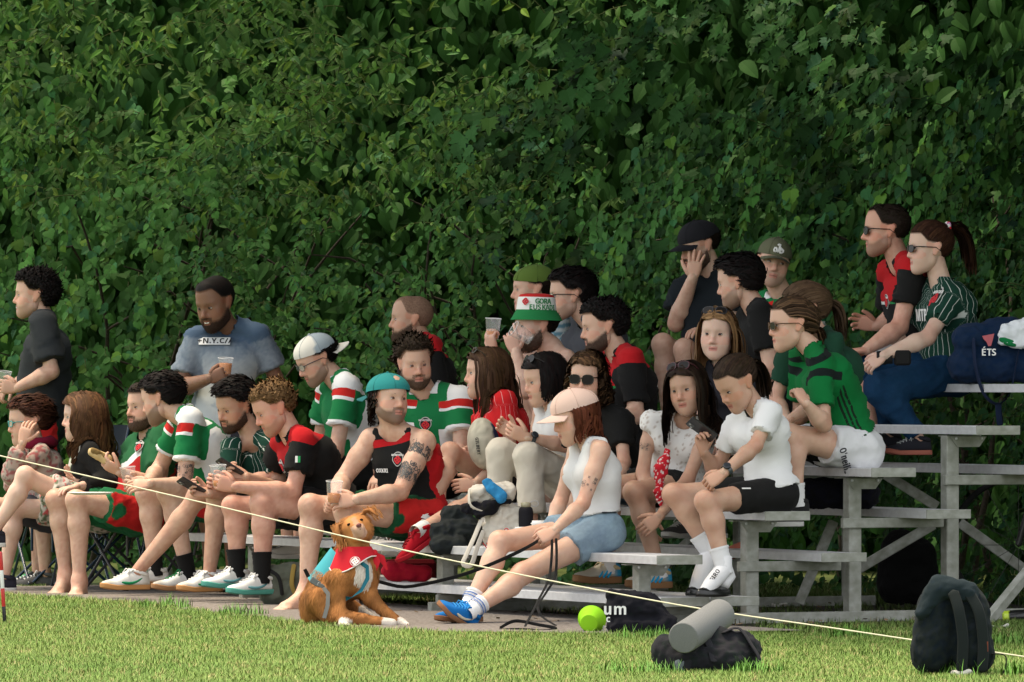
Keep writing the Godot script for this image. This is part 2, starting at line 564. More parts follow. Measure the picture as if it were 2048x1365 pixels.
# one person: every mesh is worked out from joints in metres about the person's base
func person_job(i: int) -> void:
	var P: Dictionary = people[i]
	var rng := RandomNumberGenerator.new(); rng.seed = 1000 + i * 77
	var out := {}
	var J: Dictionary = P.j
	var w: float = P.get("w", 1.0)
	var fem: bool = P.sex == "f"
	var aw := w * (0.89 if fem else 1.06)
	var skin: Color = P.skin
	var up := ((J.neck - J.pelvis) as Vector3).normalized()
	var left: Vector3 = ((J.shL - J.shR) as Vector3)
	left = (left - up * left.dot(up)).normalized()
	var fwd := left.cross(up)
	var HB := Basis(((P.hf as Vector3).cross(P.hu) * -1.0).normalized(), (P.hu as Vector3).normalized(), (P.hf as Vector3).normalized())
	var hs: float = P.get("hs", 1.0)
	var HX := Transform3D(HB * Basis.from_scale(Vector3(hs * P.get("hw", 1.0), hs, hs)), J.head)
	# ---- body
	var lo: Vector3 = J.head; var hi: Vector3 = J.head
	for key in J:
		lo = lo.min(J[key]); hi = hi.max(J[key])
	var cell: float = P.get("cell", 0.0125)
	var f := Field.new(lo - Vector3(0.2, 0.13, 0.2), hi + Vector3(0.2, 0.13, 0.2), cell)
	var bare: bool = not P.has("shirt")
	var tr := w * (1.0 if bare else 0.87)
	if fem: tr *= 0.88
	var chest: Vector3 = J.chest
	f.bone(J.hipL, J.hipR, 0.09 * tr, 0.09 * tr, 0.04)
	f.bone(J.pelvis, chest - up * 0.06, 0.125 * tr, 0.128 * tr, 0.05, fwd, 1.25)
	f.bone(chest + left * 0.065 * tr, chest - left * 0.065 * tr, 0.112 * tr, 0.112 * tr, 0.05, fwd, 1.12)
	if not P.get("nolegs", false):
		for s in ["L", "R"]:
			var hp: Vector3 = J["hip" + s]; var kn: Vector3 = J["kn" + s]; var an: Vector3 = J["an" + s]
			var lw := w * (0.94 if fem else 0.96) * (0.84 if P.has("shorts") and P.shorts.get("len", 0.6) > 1.0 else 1.0)
			f.bone(hp, kn, 0.088 * lw, 0.055 * lw, 0.03)
			f.blob(kn + ((kn - hp).normalized() - (an - kn).normalized()).normalized() * 0.008, 0.0515 * lw, 0.02)
			var back := ((hp - kn).normalized() + (an - kn).normalized())
			back = back - (an - kn).normalized() * back.dot((an - kn).normalized())
			var calf := kn.lerp(an, 0.3) + back.normalized() * 0.012
			f.bone(kn, calf, 0.05 * lw, 0.057 * lw, 0.03)
			f.bone(calf, an, 0.057 * lw, 0.034 * lw, 0.03)
			if P.get("barefoot", false):
				var toe: Vector3 = J["toe" + s]
				var fd := (toe - an); fd.y = 0.0; fd = fd.normalized()
				var heel := an - fd * 0.035 - Vector3(0, an.y - toe.y - 0.004, 0)
				f.bone(an, heel, 0.036, 0.03, 0.03)
				f.bone(an - Vector3(0, 0.02, 0), toe - fd * 0.05, 0.04, 0.03, 0.03)
				f.bone(heel, toe - fd * 0.04, 0.028, 0.028, 0.03)
				var sd := fd.cross(Vector3.UP)
				for q in 5:
					var off := (q - 2) * 0.017
					f.bone(toe - fd * 0.05 + sd * off, toe + fd * (0.012 - 0.006 * absf(q - 1.5)) + sd * off * 1.15 - Vector3(0, 0.008, 0), 0.014, 0.011, 0.008)
	# neck and shoulders
	var nr := (0.046 if fem else 0.055) * w
	f.bone(J.neck - up * 0.02, HX * Vector3(0, -0.045, -0.022), nr * 1.08, nr * 0.98, 0.03)
	for s in ["L", "R"]:
		var sh: Vector3 = J["sh" + s]; var el: Vector3 = J["el" + s]; var wr: Vector3 = J["wr" + s]
		var clad: float = 0.0 if bare or P.shirt.get("neck", "crew") == "tank" else 1.0
		f.bone(J.neck + up * 0.015 - up * 0.014 * clad, sh.lerp(J.neck, 0.15) - up * 0.01 * clad, (0.042 - 0.008 * clad) * tr, (0.045 - 0.01 * clad) * aw, 0.025)
		f.blob(sh - up * 0.004 - up * 0.008 * clad, (0.053 - 0.012 * clad) * aw, 0.025)
		f.bone(sh - up * 0.008 * clad, sh.lerp(el, 0.42), (0.051 - 0.014 * clad) * aw, (0.049 - 0.011 * clad) * aw, 0.02)
		f.bone(sh.lerp(el, 0.42), el, (0.049 - 0.007 * clad) * aw, 0.038 * aw, 0.02)
		f.bone(el, el.lerp(wr, 0.28), 0.038 * aw, 0.044 * aw, 0.02)
		f.bone(el.lerp(wr, 0.28), wr, 0.044 * aw, 0.0265 * aw, 0.015, Vector3.ZERO, 1.0)
	if bare:
		for s in [-1.0, 1.0]:
			f.bone(chest + left * s * 0.075 + up * 0.05 + fwd * 0.06, chest + left * s * 0.09 + up * 0.01 + fwd * 0.055, 0.058, 0.05, 0.04)
	elif fem:
		for s in [-1.0, 1.0]:
			f.blob(chest + left * s * 0.075 - up * 0.005 + fwd * 0.07, 0.056 * w, 0.04)
	var b := MB.new()
	b.col = skin
	f.extract(b)
	for q in b.v.size():
		var m := fold.get_noise_3dv(b.v[q] * 30.0) * 0.1 + fold.get_noise_3dv(b.v[q] * 6.0 + Vector3(9, 9, 9)) * 0.1
		var joint := 0.0
		for s in ["knL", "knR", "elL", "elR", "anL", "anR"]: joint = maxf(joint, 1.0 - b.v[q].distance_to(J[s]) / 0.085)
		m += fold.get_noise_3dv(b.v[q] * 75.0) * (0.05 if fem else 0.12)
		b.c[q] = Color(skin.r * (1.0 + m), skin.g * (1.0 + m * 1.6 - 0.16 * joint), skin.b * (1.0 + m * 1.7 - 0.2 * joint))
	if P.get("hairy", 0.0) > 0.0:
		pass
	# hands
	for s in ["L", "R"]:
		var hd: Dictionary = P.get("hand" + s, {})
		var wr: Vector3 = J["wr" + s]; var el: Vector3 = J["el" + s]
		var dir: Vector3 = hd.get("d", (wr - el).normalized())
		var nn: Vector3 = hd.get("n", Vector3(0, -1, 0))
		b.col = Color(skin.r * 1.03, skin.g * 0.95, skin.b * 0.93)
		add_hand(b, wr, dir.normalized(), nn, s == "L", (0.88 if fem else 0.97) * P.get("handsize", 1.0), hd.get("c", 0.35), hd.get("spread", 0.04))
	# head
	add_head(b, P, HX, skin)
	out.body = b
	# ---- hair and beard
	var h := MB.new()
	if P.has("hair"): add_hair(h, P, HX, rng, up, left, fwd)
	if P.get("beard", 0.0) > 0.0: add_beard(h, P, HX, rng)
	if h.v.size(): out.hair = h
	# ---- clothes
	if P.has("shirt"):
		var S: Dictionary = P.shirt
		var m := MB.new()
		var g := Field.new(lo - Vector3(0.24, 0.1, 0.24), hi + Vector3(0.24, 0.1, 0.24), S.get("cell", 0.0115))
		var lo_: float = S.get("loose", 0.016)
		var t2 := w * (0.93 if fem else 1.05)
		var hem: float = S.get("hem", 0.06)
		var low: Vector3 = J.pelvis - up * hem
		if P.get("standing", false):
			g.bone(low + up * 0.1, low - up * 0.02, 0.152 * t2, 0.15 * t2, 0.05, fwd, 1.25, true)
		else:
			g.bone((J.hipL as Vector3).lerp(J.pelvis, 0.1), (J.hipR as Vector3).lerp(J.pelvis, 0.1), (0.1 if fem else 0.092) * w + 0.026, (0.1 if fem else 0.092) * w + 0.026, 0.045)
		g.bone(J.pelvis, chest - up * 0.06, 0.126 * t2 + lo_ * S.get("belly", 1.2), 0.126 * t2 + lo_, 0.045, fwd, 1.14)
		if S.get("neck", "crew") == "tank":
			g.bone(chest + left * 0.055 * t2 - up * 0.02, chest - left * 0.055 * t2 - up * 0.02, 0.108 * t2 + lo_, 0.108 * t2 + lo_, 0.05, fwd, 1.1)
			for s in ["L", "R"]:
				var st: Vector3 = (J.neck as Vector3).lerp(J["sh" + s], S.get("strap", 0.52)) + up * 0.012
				g.bone(st + fwd * 0.02, chest + (st - J.neck) * 0.6 + up * 0.02 + fwd * 0.05, 0.04, 0.06, 0.03)
				g.bone(st - fwd * 0.02, chest + (st - J.neck) * 0.6 + up * 0.02 - fwd * 0.04, 0.04, 0.06, 0.03)
				var sh: Vector3 = J["sh" + s]
				g.bone(sh + up * 0.05, (J["sh" + s] as Vector3) - up * 0.1 + (sh - J.neck).normalized() * 0.03, 0.05, 0.045, 0.02, Vector3.ZERO, 1.0, false, 1)
		else:
			g.bone(chest + left * 0.066 * t2, chest - left * 0.066 * t2, 0.106 * t2 + lo_, 0.106 * t2 + lo_, 0.045, fwd, 1.06)
			for s in ["L", "R"]:
				var sh: Vector3 = J["sh" + s]; var el: Vector3 = J["el" + s]
				g.bone((J.neck as Vector3) + up * 0.01, sh.lerp(J.neck, 0.14) - up * 0.008, 0.052 * t2, 0.047 * aw + lo_ * 0.5, 0.04)
				var sl: float = S.get("sleeve", 0.62)
				if sl > 0.0:
					if sl <= 1.0:
						g.bone(sh, sh.lerp(el, sl), 0.054 * aw + lo_ * 0.4, 0.053 * aw + lo_ * S.get("flare", 0.9), 0.03, Vector3.ZERO, 1.0, true)
					else:
						g.bone(sh, el, 0.054 * aw + lo_ * 0.4, 0.046 * aw + lo_ * 0.7, 0.03)
						g.bone(el, el.lerp(J["wr" + s], sl - 1.0), 0.046 * aw + lo_ * 0.7, 0.036 * aw + lo_, 0.03, Vector3.ZERO, 1.0, true)
		if fem:
			for s in [-1.0, 1.0]:
				g.blob(chest + left * s * 0.074 - up * 0.008 + fwd * 0.07, 0.058 * w + lo_ * 0.8, 0.05)
		if not P.get("standing", false): g.cut(J.pelvis - up * S.get("drop", 0.0), -up)
		# neck hole
		var hole: float = S.get("hole", 0.012)
		g.bone(J.neck + up * 0.0, HX * Vector3(0, -0.03, -0.02), nr + hole, nr + 0.04, 0.008, Vector3.ZERO, 1.0, false, 1)
		if S.get("neck", "crew") in ["v", "tank"]:
			g.bone(J.neck + up * 0.01 + fwd * 0.05, J.neck - up * S.get("vdrop", 0.07) + fwd * 0.13, 0.055, 0.012, 0.01, Vector3.ZERO, 1.0, false, 1)
		g.extract(m)
		m.smooth_normals()
		var K := {"S": S, "J": J, "up": up, "left": left, "fwd": fwd, "len": (J.neck as Vector3).distance_to(J.pelvis), "reach": 0.075 * aw + lo_ * 1.7}
		if S.get("pat", "plain") in ["green_white", "red_black", "green_chevron", "tank_red", "green_yoke", "cuffed"]: seams(m, shirt_at.bind(K))
		for q in m.v.size():
			var p := m.v[q]
			var rel: Vector3 = p - J.pelvis
			var uu := rel.dot(left); var ff := rel.dot(fwd)
			if m.c[q].a > 0.5: m.c[q] = shirt_at(p, K)
			m.c[q].a = 1.0
			m.t[q] = Vector2(atan2(uu, ff) * 0.15, rel.dot(up))
			for s in ["L", "R"]:
				var sh: Vector3 = J["sh" + s]; var ax: Vector3 = J["el" + s] - sh
				var t := (p - sh).dot(ax) / ax.length_squared()
				if t > 0.08 and (p - sh - ax * t).length() < K.reach: m.t[q] = Vector2((p - sh - ax * t).normalized().dot(fwd) * 0.08, t)
			var n3 := m.n[q]
			var fp := Vector3(uu * 7.0, rel.dot(up) * 16.0 + uu * 5.0, ff * 7.0) * 1.1
			var sk := fp * 0.55 + Vector3(fold.get_noise_3dv(fp * 0.5), fold.get_noise_3dv(fp * 0.5 + Vector3(7, 7, 7)), 0) * 1.6
			var amt := fold.get_noise_3dv(fp * 0.6 + Vector3(i * 9.1, 0, 0)) * 0.012 + (0.22 - absf(fold.get_noise_3dv(sk * 1.5 + Vector3(40 + i, 3, 1)))) * 0.022 + (0.2 - absf(fold.get_noise_3dv(sk * 3.0 + Vector3(4 + i, 30, 1)))) * 0.009
			m.v[q] = p + n3 * amt * 1.25 * S.get("folds", 1.0)
		out.shirt = m
	if P.has("shorts"):
		var S: Dictionary = P.shorts
		var m := MB.new()
		var llo: Vector3 = (J.hipL as Vector3).min(J.hipR).min(J.pelvis).min(J.knL).min(J.knR)
		var lhi: Vector3 = (J.hipL as Vector3).max(J.hipR).max(J.pelvis).max(J.knL).max(J.knR)
		var ln: float = S.get("len", 0.6)
		if ln > 1.0:
			llo = llo.min(J.anL).min(J.anR); lhi = lhi.max(J.anL).max(J.anR)
		var g := Field.new(llo - Vector3(0.22, 0.22, 0.22), lhi + Vector3(0.22, 0.24, 0.22), S.get("cell", 0.0115))
		var lo_: float = S.get("loose", 0.018)
		var lw := w * (0.97 if fem else 1.0)
		g.bone(J.hipL, J.hipR, (0.1 if fem else 0.09) * lw + lo_ * 0.5, (0.1 if fem else 0.09) * lw + lo_ * 0.5, 0.035)
		g.bone(J.pelvis, J.pelvis + up * S.get("rise", 0.03), 0.122 * tr + lo_ * 0.5, 0.122 * tr + lo_ * 0.4, 0.05, fwd, 1.22, true)
		for s in ["L", "R"]:
			var hp: Vector3 = J["hip" + s]; var kn: Vector3 = J["kn" + s]
			if ln <= 1.0:
				g.bone(hp, hp.lerp(kn, ln), 0.09 * lw + lo_ * 0.6, lerpf(0.09, 0.056, ln) * lw + lo_ * S.get("flare", 1.1), 0.03, Vector3.ZERO, 1.0, true)
			else:
				var an: Vector3 = J["an" + s]
				g.bone(hp, kn, 0.094 * lw + lo_, 0.063 * lw + lo_, 0.035)
				g.bone(kn, kn.lerp(an, ln - 1.0), 0.062 * lw + lo_, S.get("cuff", 0.05) + lo_, 0.035, Vector3.ZERO, 1.0, true)
		g.extract(m)
		m.smooth_normals()
		for q in m.v.size():
			var p := m.v[q]
			var best := 9.0
			var tt := 0.0
			var out_ := 0.0
			for s in ["L", "R"]:
				var hp: Vector3 = J["hip" + s]; var ax: Vector3 = J["kn" + s] - hp
				var t := (p - hp).dot(ax) / ax.length_squared()
				var dd := (p - hp - ax * clampf(t, 0.0, 1.0)).length()
				if dd < best:
					best = dd; tt = t
					var sidev: Vector3 = (J["hip" + s] - J.pelvis).normalized()
					out_ = m.n[q].dot(sidev)
			m.c[q] = shorts_colour(S, tt, out_, p)
			var n3 := m.n[q]
			var fp := p * 13.0
			var amt := fold.get_noise_3dv(fp * 0.7 + Vector3(i * 5.3, 0, 7)) * 0.01 + (0.22 - absf(fold.get_noise_3dv(fp * 0.9 + Vector3(70 + i, 3, 1)))) * 0.02 + (0.2 - absf(fold.get_noise_3dv(fp * 2.2 + Vector3(7 + i, 3, 1)))) * 0.008
			m.v[q] = p + n3 * amt * S.get("folds", 1.0)
			m.n[q] = Vector3.ZERO
		out.shorts = m
	jobs[i] = out

func shirt_at(p: Vector3, K: Dictionary) -> Color:
	var J: Dictionary = K.J
	var rel: Vector3 = p - J.pelvis
	var sf := -1.0
	var sfront := 0.0
	for s in ["L", "R"]:
		var sh: Vector3 = J["sh" + s]; var ax: Vector3 = J["el" + s] - sh
		var t := (p - sh).dot(ax) / ax.length_squared()
		if t > 0.08 and (p - sh - ax * t).length() < K.reach:
			sf = t / maxf(K.S.get("sleeve", 0.62), 0.05)
			sfront = (p - sh - ax * t).normalized().dot(K.up)
	return shirt_colour(K.S, rel.dot(K.left), rel.dot(K.up) / K.len, rel.dot(K.fwd), sf, sfront, p)

# cut the faces along the lines where a cloth changes colour, so that its seams are clean
func seams(m: MB, colour: Callable) -> void:
	for q in m.v.size(): m.c[q] = colour.call(m.v[q])
	var src := m.ix
	var out := PackedInt32Array()
	for k in range(0, src.size(), 3):
		var t := [src[k], src[k + 1], src[k + 2]]
		var c0 := m.c[t[0]]; var c1 := m.c[t[1]]; var c2 := m.c[t[2]]
		if c0 == c1 and c1 == c2:
			out.append(t[0]); out.append(t[1]); out.append(t[2]); continue
		var odd := 0
		if c0 == c2: odd = 1
		elif c0 == c1: odd = 2
		elif c1 != c2:
			out.append(t[0]); out.append(t[1]); out.append(t[2]); continue
		var a: int = t[odd]; var b: int = t[(odd + 1) % 3]; var d: int = t[(odd + 2) % 3]
		var cuts := []
		for e in [b, d]:
			var lo := 0.0
			var hi := 1.0
			for step in 5:
				var mid := (lo + hi) * 0.5
				if colour.call(m.v[a].lerp(m.v[e], mid)) == m.c[a]: lo = mid
				else: hi = mid
			var w := (lo + hi) * 0.5
			var p := m.v[a].lerp(m.v[e], w)
			var n := m.n[a].lerp(m.n[e], w).normalized()
			for col in [m.c[a], m.c[e]]:
				m.col = Color(col.r, col.g, col.b, 0.0)
				cuts.append(m.vert(p, Vector2.ZERO, n))
		out.append(a); out.append(cuts[0]); out.append(cuts[2])
		out.append(cuts[1]); out.append(b); out.append(d)
		out.append(cuts[1]); out.append(d); out.append(cuts[3])
	m.ix = out

func shirt_colour(S: Dictionary, u: float, v: float, f: float, sl: float, sfront: float, p: Vector3) -> Color:
	var a: Color = S.col
	match S.get("pat", "plain"):
		"green_white":
			var green: Color = S.col
			var white := Color(0.72, 0.73, 0.74); var red := Color(0.5, 0.025, 0.02)
			if sl >= 0.0:
				if sl > 0.9: return white
				if sl < 0.1 and sfront > 0.2: return white
				if sl < 0.34 and sfront > 0.0: return red
				if sl < 0.42 and sfront > 0.0: return white
				return green
			var au := absf(u)
			if v > 0.8:
				if au > 0.13: return white
				if au < 0.075 and v > 0.985: return white
				return green
			var edge := 0.105 - 0.06 * (0.8 - v) + 0.2 * maxf(0.0, v - 0.6)
			if au > edge and f < 0.05 and v < 0.76: return white
			return green
		"red_black":
			var black := Color(0.012, 0.012, 0.014); var red := Color(0.42, 0.012, 0.016)
			if sl >= 0.0:
				return red if sl < 0.1 and sfront > 0.2 else black
			if v > 0.97 and absf(u) < 0.085: return black
			if v > 0.66 and (f > 0.0 or v > 0.82):
				return red
			if v > 0.63 and f > 0.0: return Color(0.62, 0.64, 0.62) if u < 0.02 else Color(0.02, 0.2, 0.06)
			return black
		"green_chevron":
			if sl >= 0.0: return a
			var y := v - absf(u) * 0.9
			if v < 0.52 + 0.9 * u: return Color(0.4, 0.02, 0.02)
			if v < 0.64 + 0.9 * u and f > -0.05: return Color(0.68, 0.69, 0.7)
			return a if y > -9.0 else a
		"tank_red":
			if absf(u) > 0.1 and f < 0.04 and v < 0.72: return Color(0.42, 0.014, 0.018)
			if v > 0.84 and v < 0.93 and f > 0.02: return Color(0.42, 0.014, 0.018)
			return a
		"green_yoke":
			if sl >= 0.2 and sl < 0.38 and sfront > -0.4: return Color(0.01, 0.012, 0.012)
			if sl < 0.0 and v > 0.88 and v < 0.945 and absf(u) > 0.05: return Color(0.01, 0.012, 0.012)
			if sl < 0.0 and v < 0.6 and absf(f + 0.01) < 0.03 and absf(u) > 0.07 and int(floor((f + 0.06) / 0.011)) % 2 == 0: return Color(0.01, 0.02, 0.015)
			return a
		"fade":
			var n := fold.get_noise_3dv(p * 90.0) * 0.12 + fold.get_noise_3dv(p * 16.0) * 0.12
			var t := clampf((0.85 - v) / 0.5 + n, 0.0, 1.0)
			if sl >= 0.0: t = clampf(0.15 + sl * 0.15 + n, 0.0, 1.0)
			return Color(0.06, 0.095, 0.15).lerp(Color(0.5, 0.54, 0.55), t)
		"floral":
			var n := fold.get_noise_3dv(p * 55.0)
			var n2 := fold.get_noise_3dv(p * 70.0 + Vector3(50, 0, 0))
			if n > 0.22: return S.get("c2", Color(0.35, 0.08, 0.09))
			if n2 > 0.26: return S.get("c3", Color(0.16, 0.16, 0.12))
			return a
		"plaid":
			var q := int(floor(u / 0.02)) + int(floor(v / 0.04))
			return a if q % 2 == 0 else S.get("c2", a)
		"cuffed":
			if sl > 0.9: return S.c2
			return a
		"lapel":
			if sl < 0.0 and f > 0.03 and absf(u) < 0.07 + 0.05 * (1.0 - v):
				var n := fold.get_noise_3dv(p * 60.0)
				return Color(0.55, 0.55, 0.5) if n > -0.1 else Color(0.1, 0.16, 0.08)
			return a
		"eyelet":
			if v > 0.2 and fold.get_noise_3dv(p * 200.0) > 0.42: return Color(0.4, 0.33, 0.29)
			return a
	return a

func shorts_colour(S: Dictionary, t: float, side: float, p: Vector3) -> Color:
	var a: Color = S.col
	match S.get("pat", "plain"):
		"red_side":
			if side > 0.55 and t < 0.9 and fold.get_noise_3dv(p * 3.0) > -0.3: return Color(0.5, 0.02, 0.02)
			return a
		"denim":
			var n := fold.get_noise_3dv(p * 120.0) * 0.16 + fold.get_noise_3dv(p * 14.0) * 0.25
			return Color(a.r * (1.0 + n), a.g * (1.0 + n), a.b * (1.0 + n * 0.8))
		"floral":
			if fold.get_noise_3dv(p * 60.0) > 0.15: return Color(0.12, 0.16, 0.1)
			if fold.get_noise_3dv(p * 60.0 + Vector3(20, 0, 0)) > 0.3: return Color(0.5, 0.1, 0.1)
	return a

func add_hand(b: MB, wr: Vector3, dir: Vector3, nn: Vector3, is_left: bool, size: float, curl: Variant, spread: float) -> void:
	var nrm := (nn - dir * nn.dot(dir))
	if nrm.length() < 0.1: nrm = dir.cross(Vector3(0.3, 0.2, 1)).cross(dir)
	nrm = nrm.normalized()
	var th := dir.cross(nrm) * (-1.0 if is_left else 1.0)
	var curls: Array = curl if curl is Array else [curl * 0.6, curl, curl, curl, curl]
	var rings := []
	var prof := [[-0.022, 0.026, 0.019, 0.0], [0.0, 0.028, 0.02, 0.0], [0.022, 0.036, 0.0185, 0.002], [0.05, 0.042, 0.016, 0.001], [0.075, 0.042, 0.0145, 0.0], [0.092, 0.038, 0.011, 0.002]]
	for q in prof:
		var r := []
		for k in 12:
			var a := TAU * k / 12
			var x: float = signf(cos(a)) * pow(absf(cos(a)), 0.75) * q[1]
			var y: float = signf(sin(a)) * pow(absf(sin(a)), 0.85) * q[2]
			r.append(wr + (dir * q[0] + th * x + nrm * (y + q[3])) * size)
		rings.append(r)
	if is_left:
		for r in rings: r.reverse()
	b.loft(rings)
	var ln := [0.072, 0.08, 0.073, 0.057]
	var off := [0.03, 0.01, -0.011, -0.031]
	var rr := [0.0098, 0.0102, 0.0098, 0.0086]
	for q in 4:
		var c: float = curls[q + 1]
		var base: Vector3 = wr + (dir * 0.082 + th * off[q]) * size
		var d: Vector3 = (dir + th * off[q] * spread * 60.0).normalized()
		var ang := 0.0
		var pts := [base - d * 0.012, base]
		var seg := [0.46, 0.3, 0.24]
		var turn := [1.0, 1.45, 0.9]
		var p: Vector3 = base
		for k in 3:
			ang += c * turn[k]
			var dd := d * cos(ang) + nrm * sin(ang)
			p += dd * ln[q] * seg[k] * size
			pts.append(p)
		var r0: float = rr[q] * size
		b.tube(pts, [r0 * 0.9, r0 * 1.06, r0 * 1.02, r0 * 0.93, r0 * 0.72], 7, true, nrm)
	var tc: float = curls[0]
	var tb: Vector3 = wr + (dir * 0.02 + th * 0.026) * size
	var td: Vector3 = (th * 0.75 + dir * 0.75 + nrm * 0.25).normalized()
	var t2: Vector3 = (td + nrm * tc * 1.2 + dir * tc * 0.8 - th * tc * 0.4).normalized()
	var t3: Vector3 = (t2 + nrm * tc * 0.8 - th * tc * 1.0 + dir * 0.2).normalized()
	b.tube([tb, tb + td * 0.03 * size, tb + (td * 0.03 + t2 * 0.034) * size, tb + (td * 0.03 + t2 * 0.034 + t3 * 0.027) * size], [0.0165 * size, 0.0135 * size, 0.0112 * size, 0.0085 * size], 7, true, nrm)

func add_head(b: MB, P: Dictionary, HX: Transform3D, skin: Color) -> void:
	var src: PackedVector3Array = head_v[P.sex]
	var nor: PackedVector3Array = head_n[P.sex]
	var first := b.v.size()
	var jaw: float = P.get("jaw", 1.0)
	var nose: float = P.get("nose", 1.0)
	var fat: float = P.get("cheeks", 1.0)
	var stub: float = P.get("stubble", 0.0)
	var hc: Color = P.get("hair", {}).get("col", Color(0.03, 0.02, 0.015))
	var lip := Color(skin.r * 0.88, skin.g * 0.58, skin.b * 0.58) if P.sex == "m" else Color(skin.r * 0.86, skin.g * 0.56, skin.b * 0.58)
	var HB := HX.basis.orthonormalized()
	for q in src.size():
		var p := src[q]
		var cl := skin
		if p.z > 0.05 and p.y < -0.01 and p.y > -0.05: cl = Color(skin.r * 1.04, skin.g * 0.9, skin.b * 0.88)
		if p.z > 0.079 and absf(p.x) < 0.0215 and p.y < -0.0585 and p.y > -0.0835: cl = lip
		if absf(p.y + 0.0705) < 0.0022 and p.z > 0.08 and absf(p.x) < 0.02: cl = lip * 0.45
		if absf(p.x) > 0.072 and absf(p.y) < 0.04: cl = Color(skin.r * 1.04, skin.g * 0.84, skin.b * 0.8)
		if stub > 0.0:
			var m := clampf(beardy(p) / 0.012, 0.0, 1.0) * stub
			cl = cl.lerp(Color(hc.r * 0.7 + skin.r * 0.12, hc.g * 0.7 + skin.g * 0.12, hc.b * 0.7 + skin.b * 0.12), m)
		b.col = cl
		var low := smoothstep(-0.02, -0.09, p.y)
		p.x *= lerpf(1.0, jaw, low) * lerpf(1.0, fat, smoothstep(0.03, -0.03, p.y))
		if p.y < -0.09: p.y = -0.09 + (p.y + 0.09) * P.get("chin", 1.0)
		if p.z > 0.094 and p.y > -0.055 and p.y < 0.02: p.z = 0.094 + (p.z - 0.094) * nose
		b.vert(HX * p, Vector2.ZERO, (HB * nor[q]).normalized())
	for k in head_i[P.sex]: b.ix.append(first + k)
	# eyes
	var gaze: Vector3 = P.get("gaze", Vector3(0, 0, 1))
	gaze = gaze.normalized()
	var iris: Color = P.get("iris", Color(0.03, 0.018, 0.01))
	var shut: float = P.get("lid", 0.2)
	for s in [-1.0, 1.0]:
		var o := Vector3(s * 0.0315, 0.0, 0.0775)
		var at := b.v.size()
		for yy in 13:
			for xx in 17:
				var e := (yy - 6) / 6.0 * 1.3
				var az := (xx - 8) / 8.0 * 1.35
				var dv := Vector3(sin(az) * cos(e), sin(e), cos(az) * cos(e))
				if e > shut - absf(az) * 0.12:
					b.col = Color(skin.r * 0.92, skin.g * 0.8, skin.b * 0.78)
					if e < shut + 0.24: b.col = Color(0.02, 0.014, 0.012) if P.sex == "f" else Color(skin.r * 0.25, skin.g * 0.2, skin.b * 0.2)
				elif e < -0.34 + absf(az) * 0.12: b.col = Color(skin.r * 0.95, skin.g * 0.82, skin.b * 0.8)
				else:
					var ga := dv.angle_to(gaze)
					b.col = Color(0.006, 0.005, 0.005) if ga < 0.2 else (iris if ga < 0.55 else Color(0.42, 0.39, 0.37))
				b.vert(HX * (o + dv * 0.0135))
		for yy in 12:
			for xx in 16:
				var a := at + yy * 17 + xx
				b.quad(a, a + 1, a + 18, a + 17)
		# brow
		b.col = P.get("brow", Color(hc.r * 0.8, hc.g * 0.8, hc.b * 0.8))
		var bw := 0.0056 if P.sex == "m" else 0.0038
		b.tube([HX * Vector3(s * 0.013, 0.0185, 0.0965), HX * Vector3(s * 0.026, 0.0225, 0.093), HX * Vector3(s * 0.04, 0.0225, 0.083), HX * Vector3(s * 0.049, 0.016, 0.073)], [bw, bw, bw * 0.85, bw * 0.4], 5, true, Vector3.UP, 1.0)
	if P.get("smile", 0.0) > 0.0:
		b.col = Color(0.7, 0.68, 0.62)
		b.tube([HX * Vector3(-0.021, -0.066, 0.088), HX * Vector3(-0.01, -0.0715, 0.096), HX * Vector3(0.01, -0.0715, 0.096), HX * Vector3(0.021, -0.066, 0.088)], [0.0015, 0.0042, 0.0042, 0.0015], 6)
	b.col = Color(1, 1, 1)

func add_beard(h: MB, P: Dictionary, HX: Transform3D, rng: RandomNumberGenerator) -> void:
	var src: PackedVector3Array = head_v[P.sex]
	var nor: PackedVector3Array = head_n[P.sex]
	var hc: Color = (P.get("beard_col", P.hair.col) as Color).lerp(P.skin, 0.12)
	var th: float = P.beard
	var HB := HX.basis.orthonormalized()
	var mapped := PackedInt32Array(); mapped.resize(src.size()); mapped.fill(-1)
	var picks := []
	for q in src.size():
		var m := beardy(src[q])
		if m > 0.0:
			h.col = (P.skin as Color).lerp(hc * rng.randf_range(0.7, 1.1), clampf(m / 0.016 + rng.randf_range(-0.2, 0.2), 0.15, 1.0))
			mapped[q] = h.vert(HX * (src[q] + nor[q] * (0.0012 + th * clampf(m / 0.02, 0.0, 1.0) * rng.randf_range(0.6, 1.1))))
			picks.append(q)
	var ii: PackedInt32Array = head_i[P.sex]
	for k in range(0, ii.size(), 3):
		var a := mapped[ii[k]]; var b := mapped[ii[k + 1]]; var c := mapped[ii[k + 2]]
		if a >= 0 and b >= 0 and c >= 0: h.tri(a, b, c)
	if picks.is_empty(): return
	for k in 700:
		var q: int = picks[rng.randi() % picks.size()]
		var m := clampf(beardy(src[q]) / 0.015, 0.2, 1.0)
		var p := src[q] + nor[q] * th * 0.6
		var d := (nor[q] * 0.6 + Vector3(rng.randf_range(-0.3, 0.3), -0.8, 0.2)).normalized()
		h.col = hc * rng.randf_range(0.6, 1.35)
		h.ribbon([HX * p, HX * (p + d * (0.003 + th * 0.7) * m)], [0.0018, 0.0006], HB * Vector3(rng.randf_range(-1, 1), 0.1, rng.randf_range(-1, 1)), (HB * nor[q]).normalized())

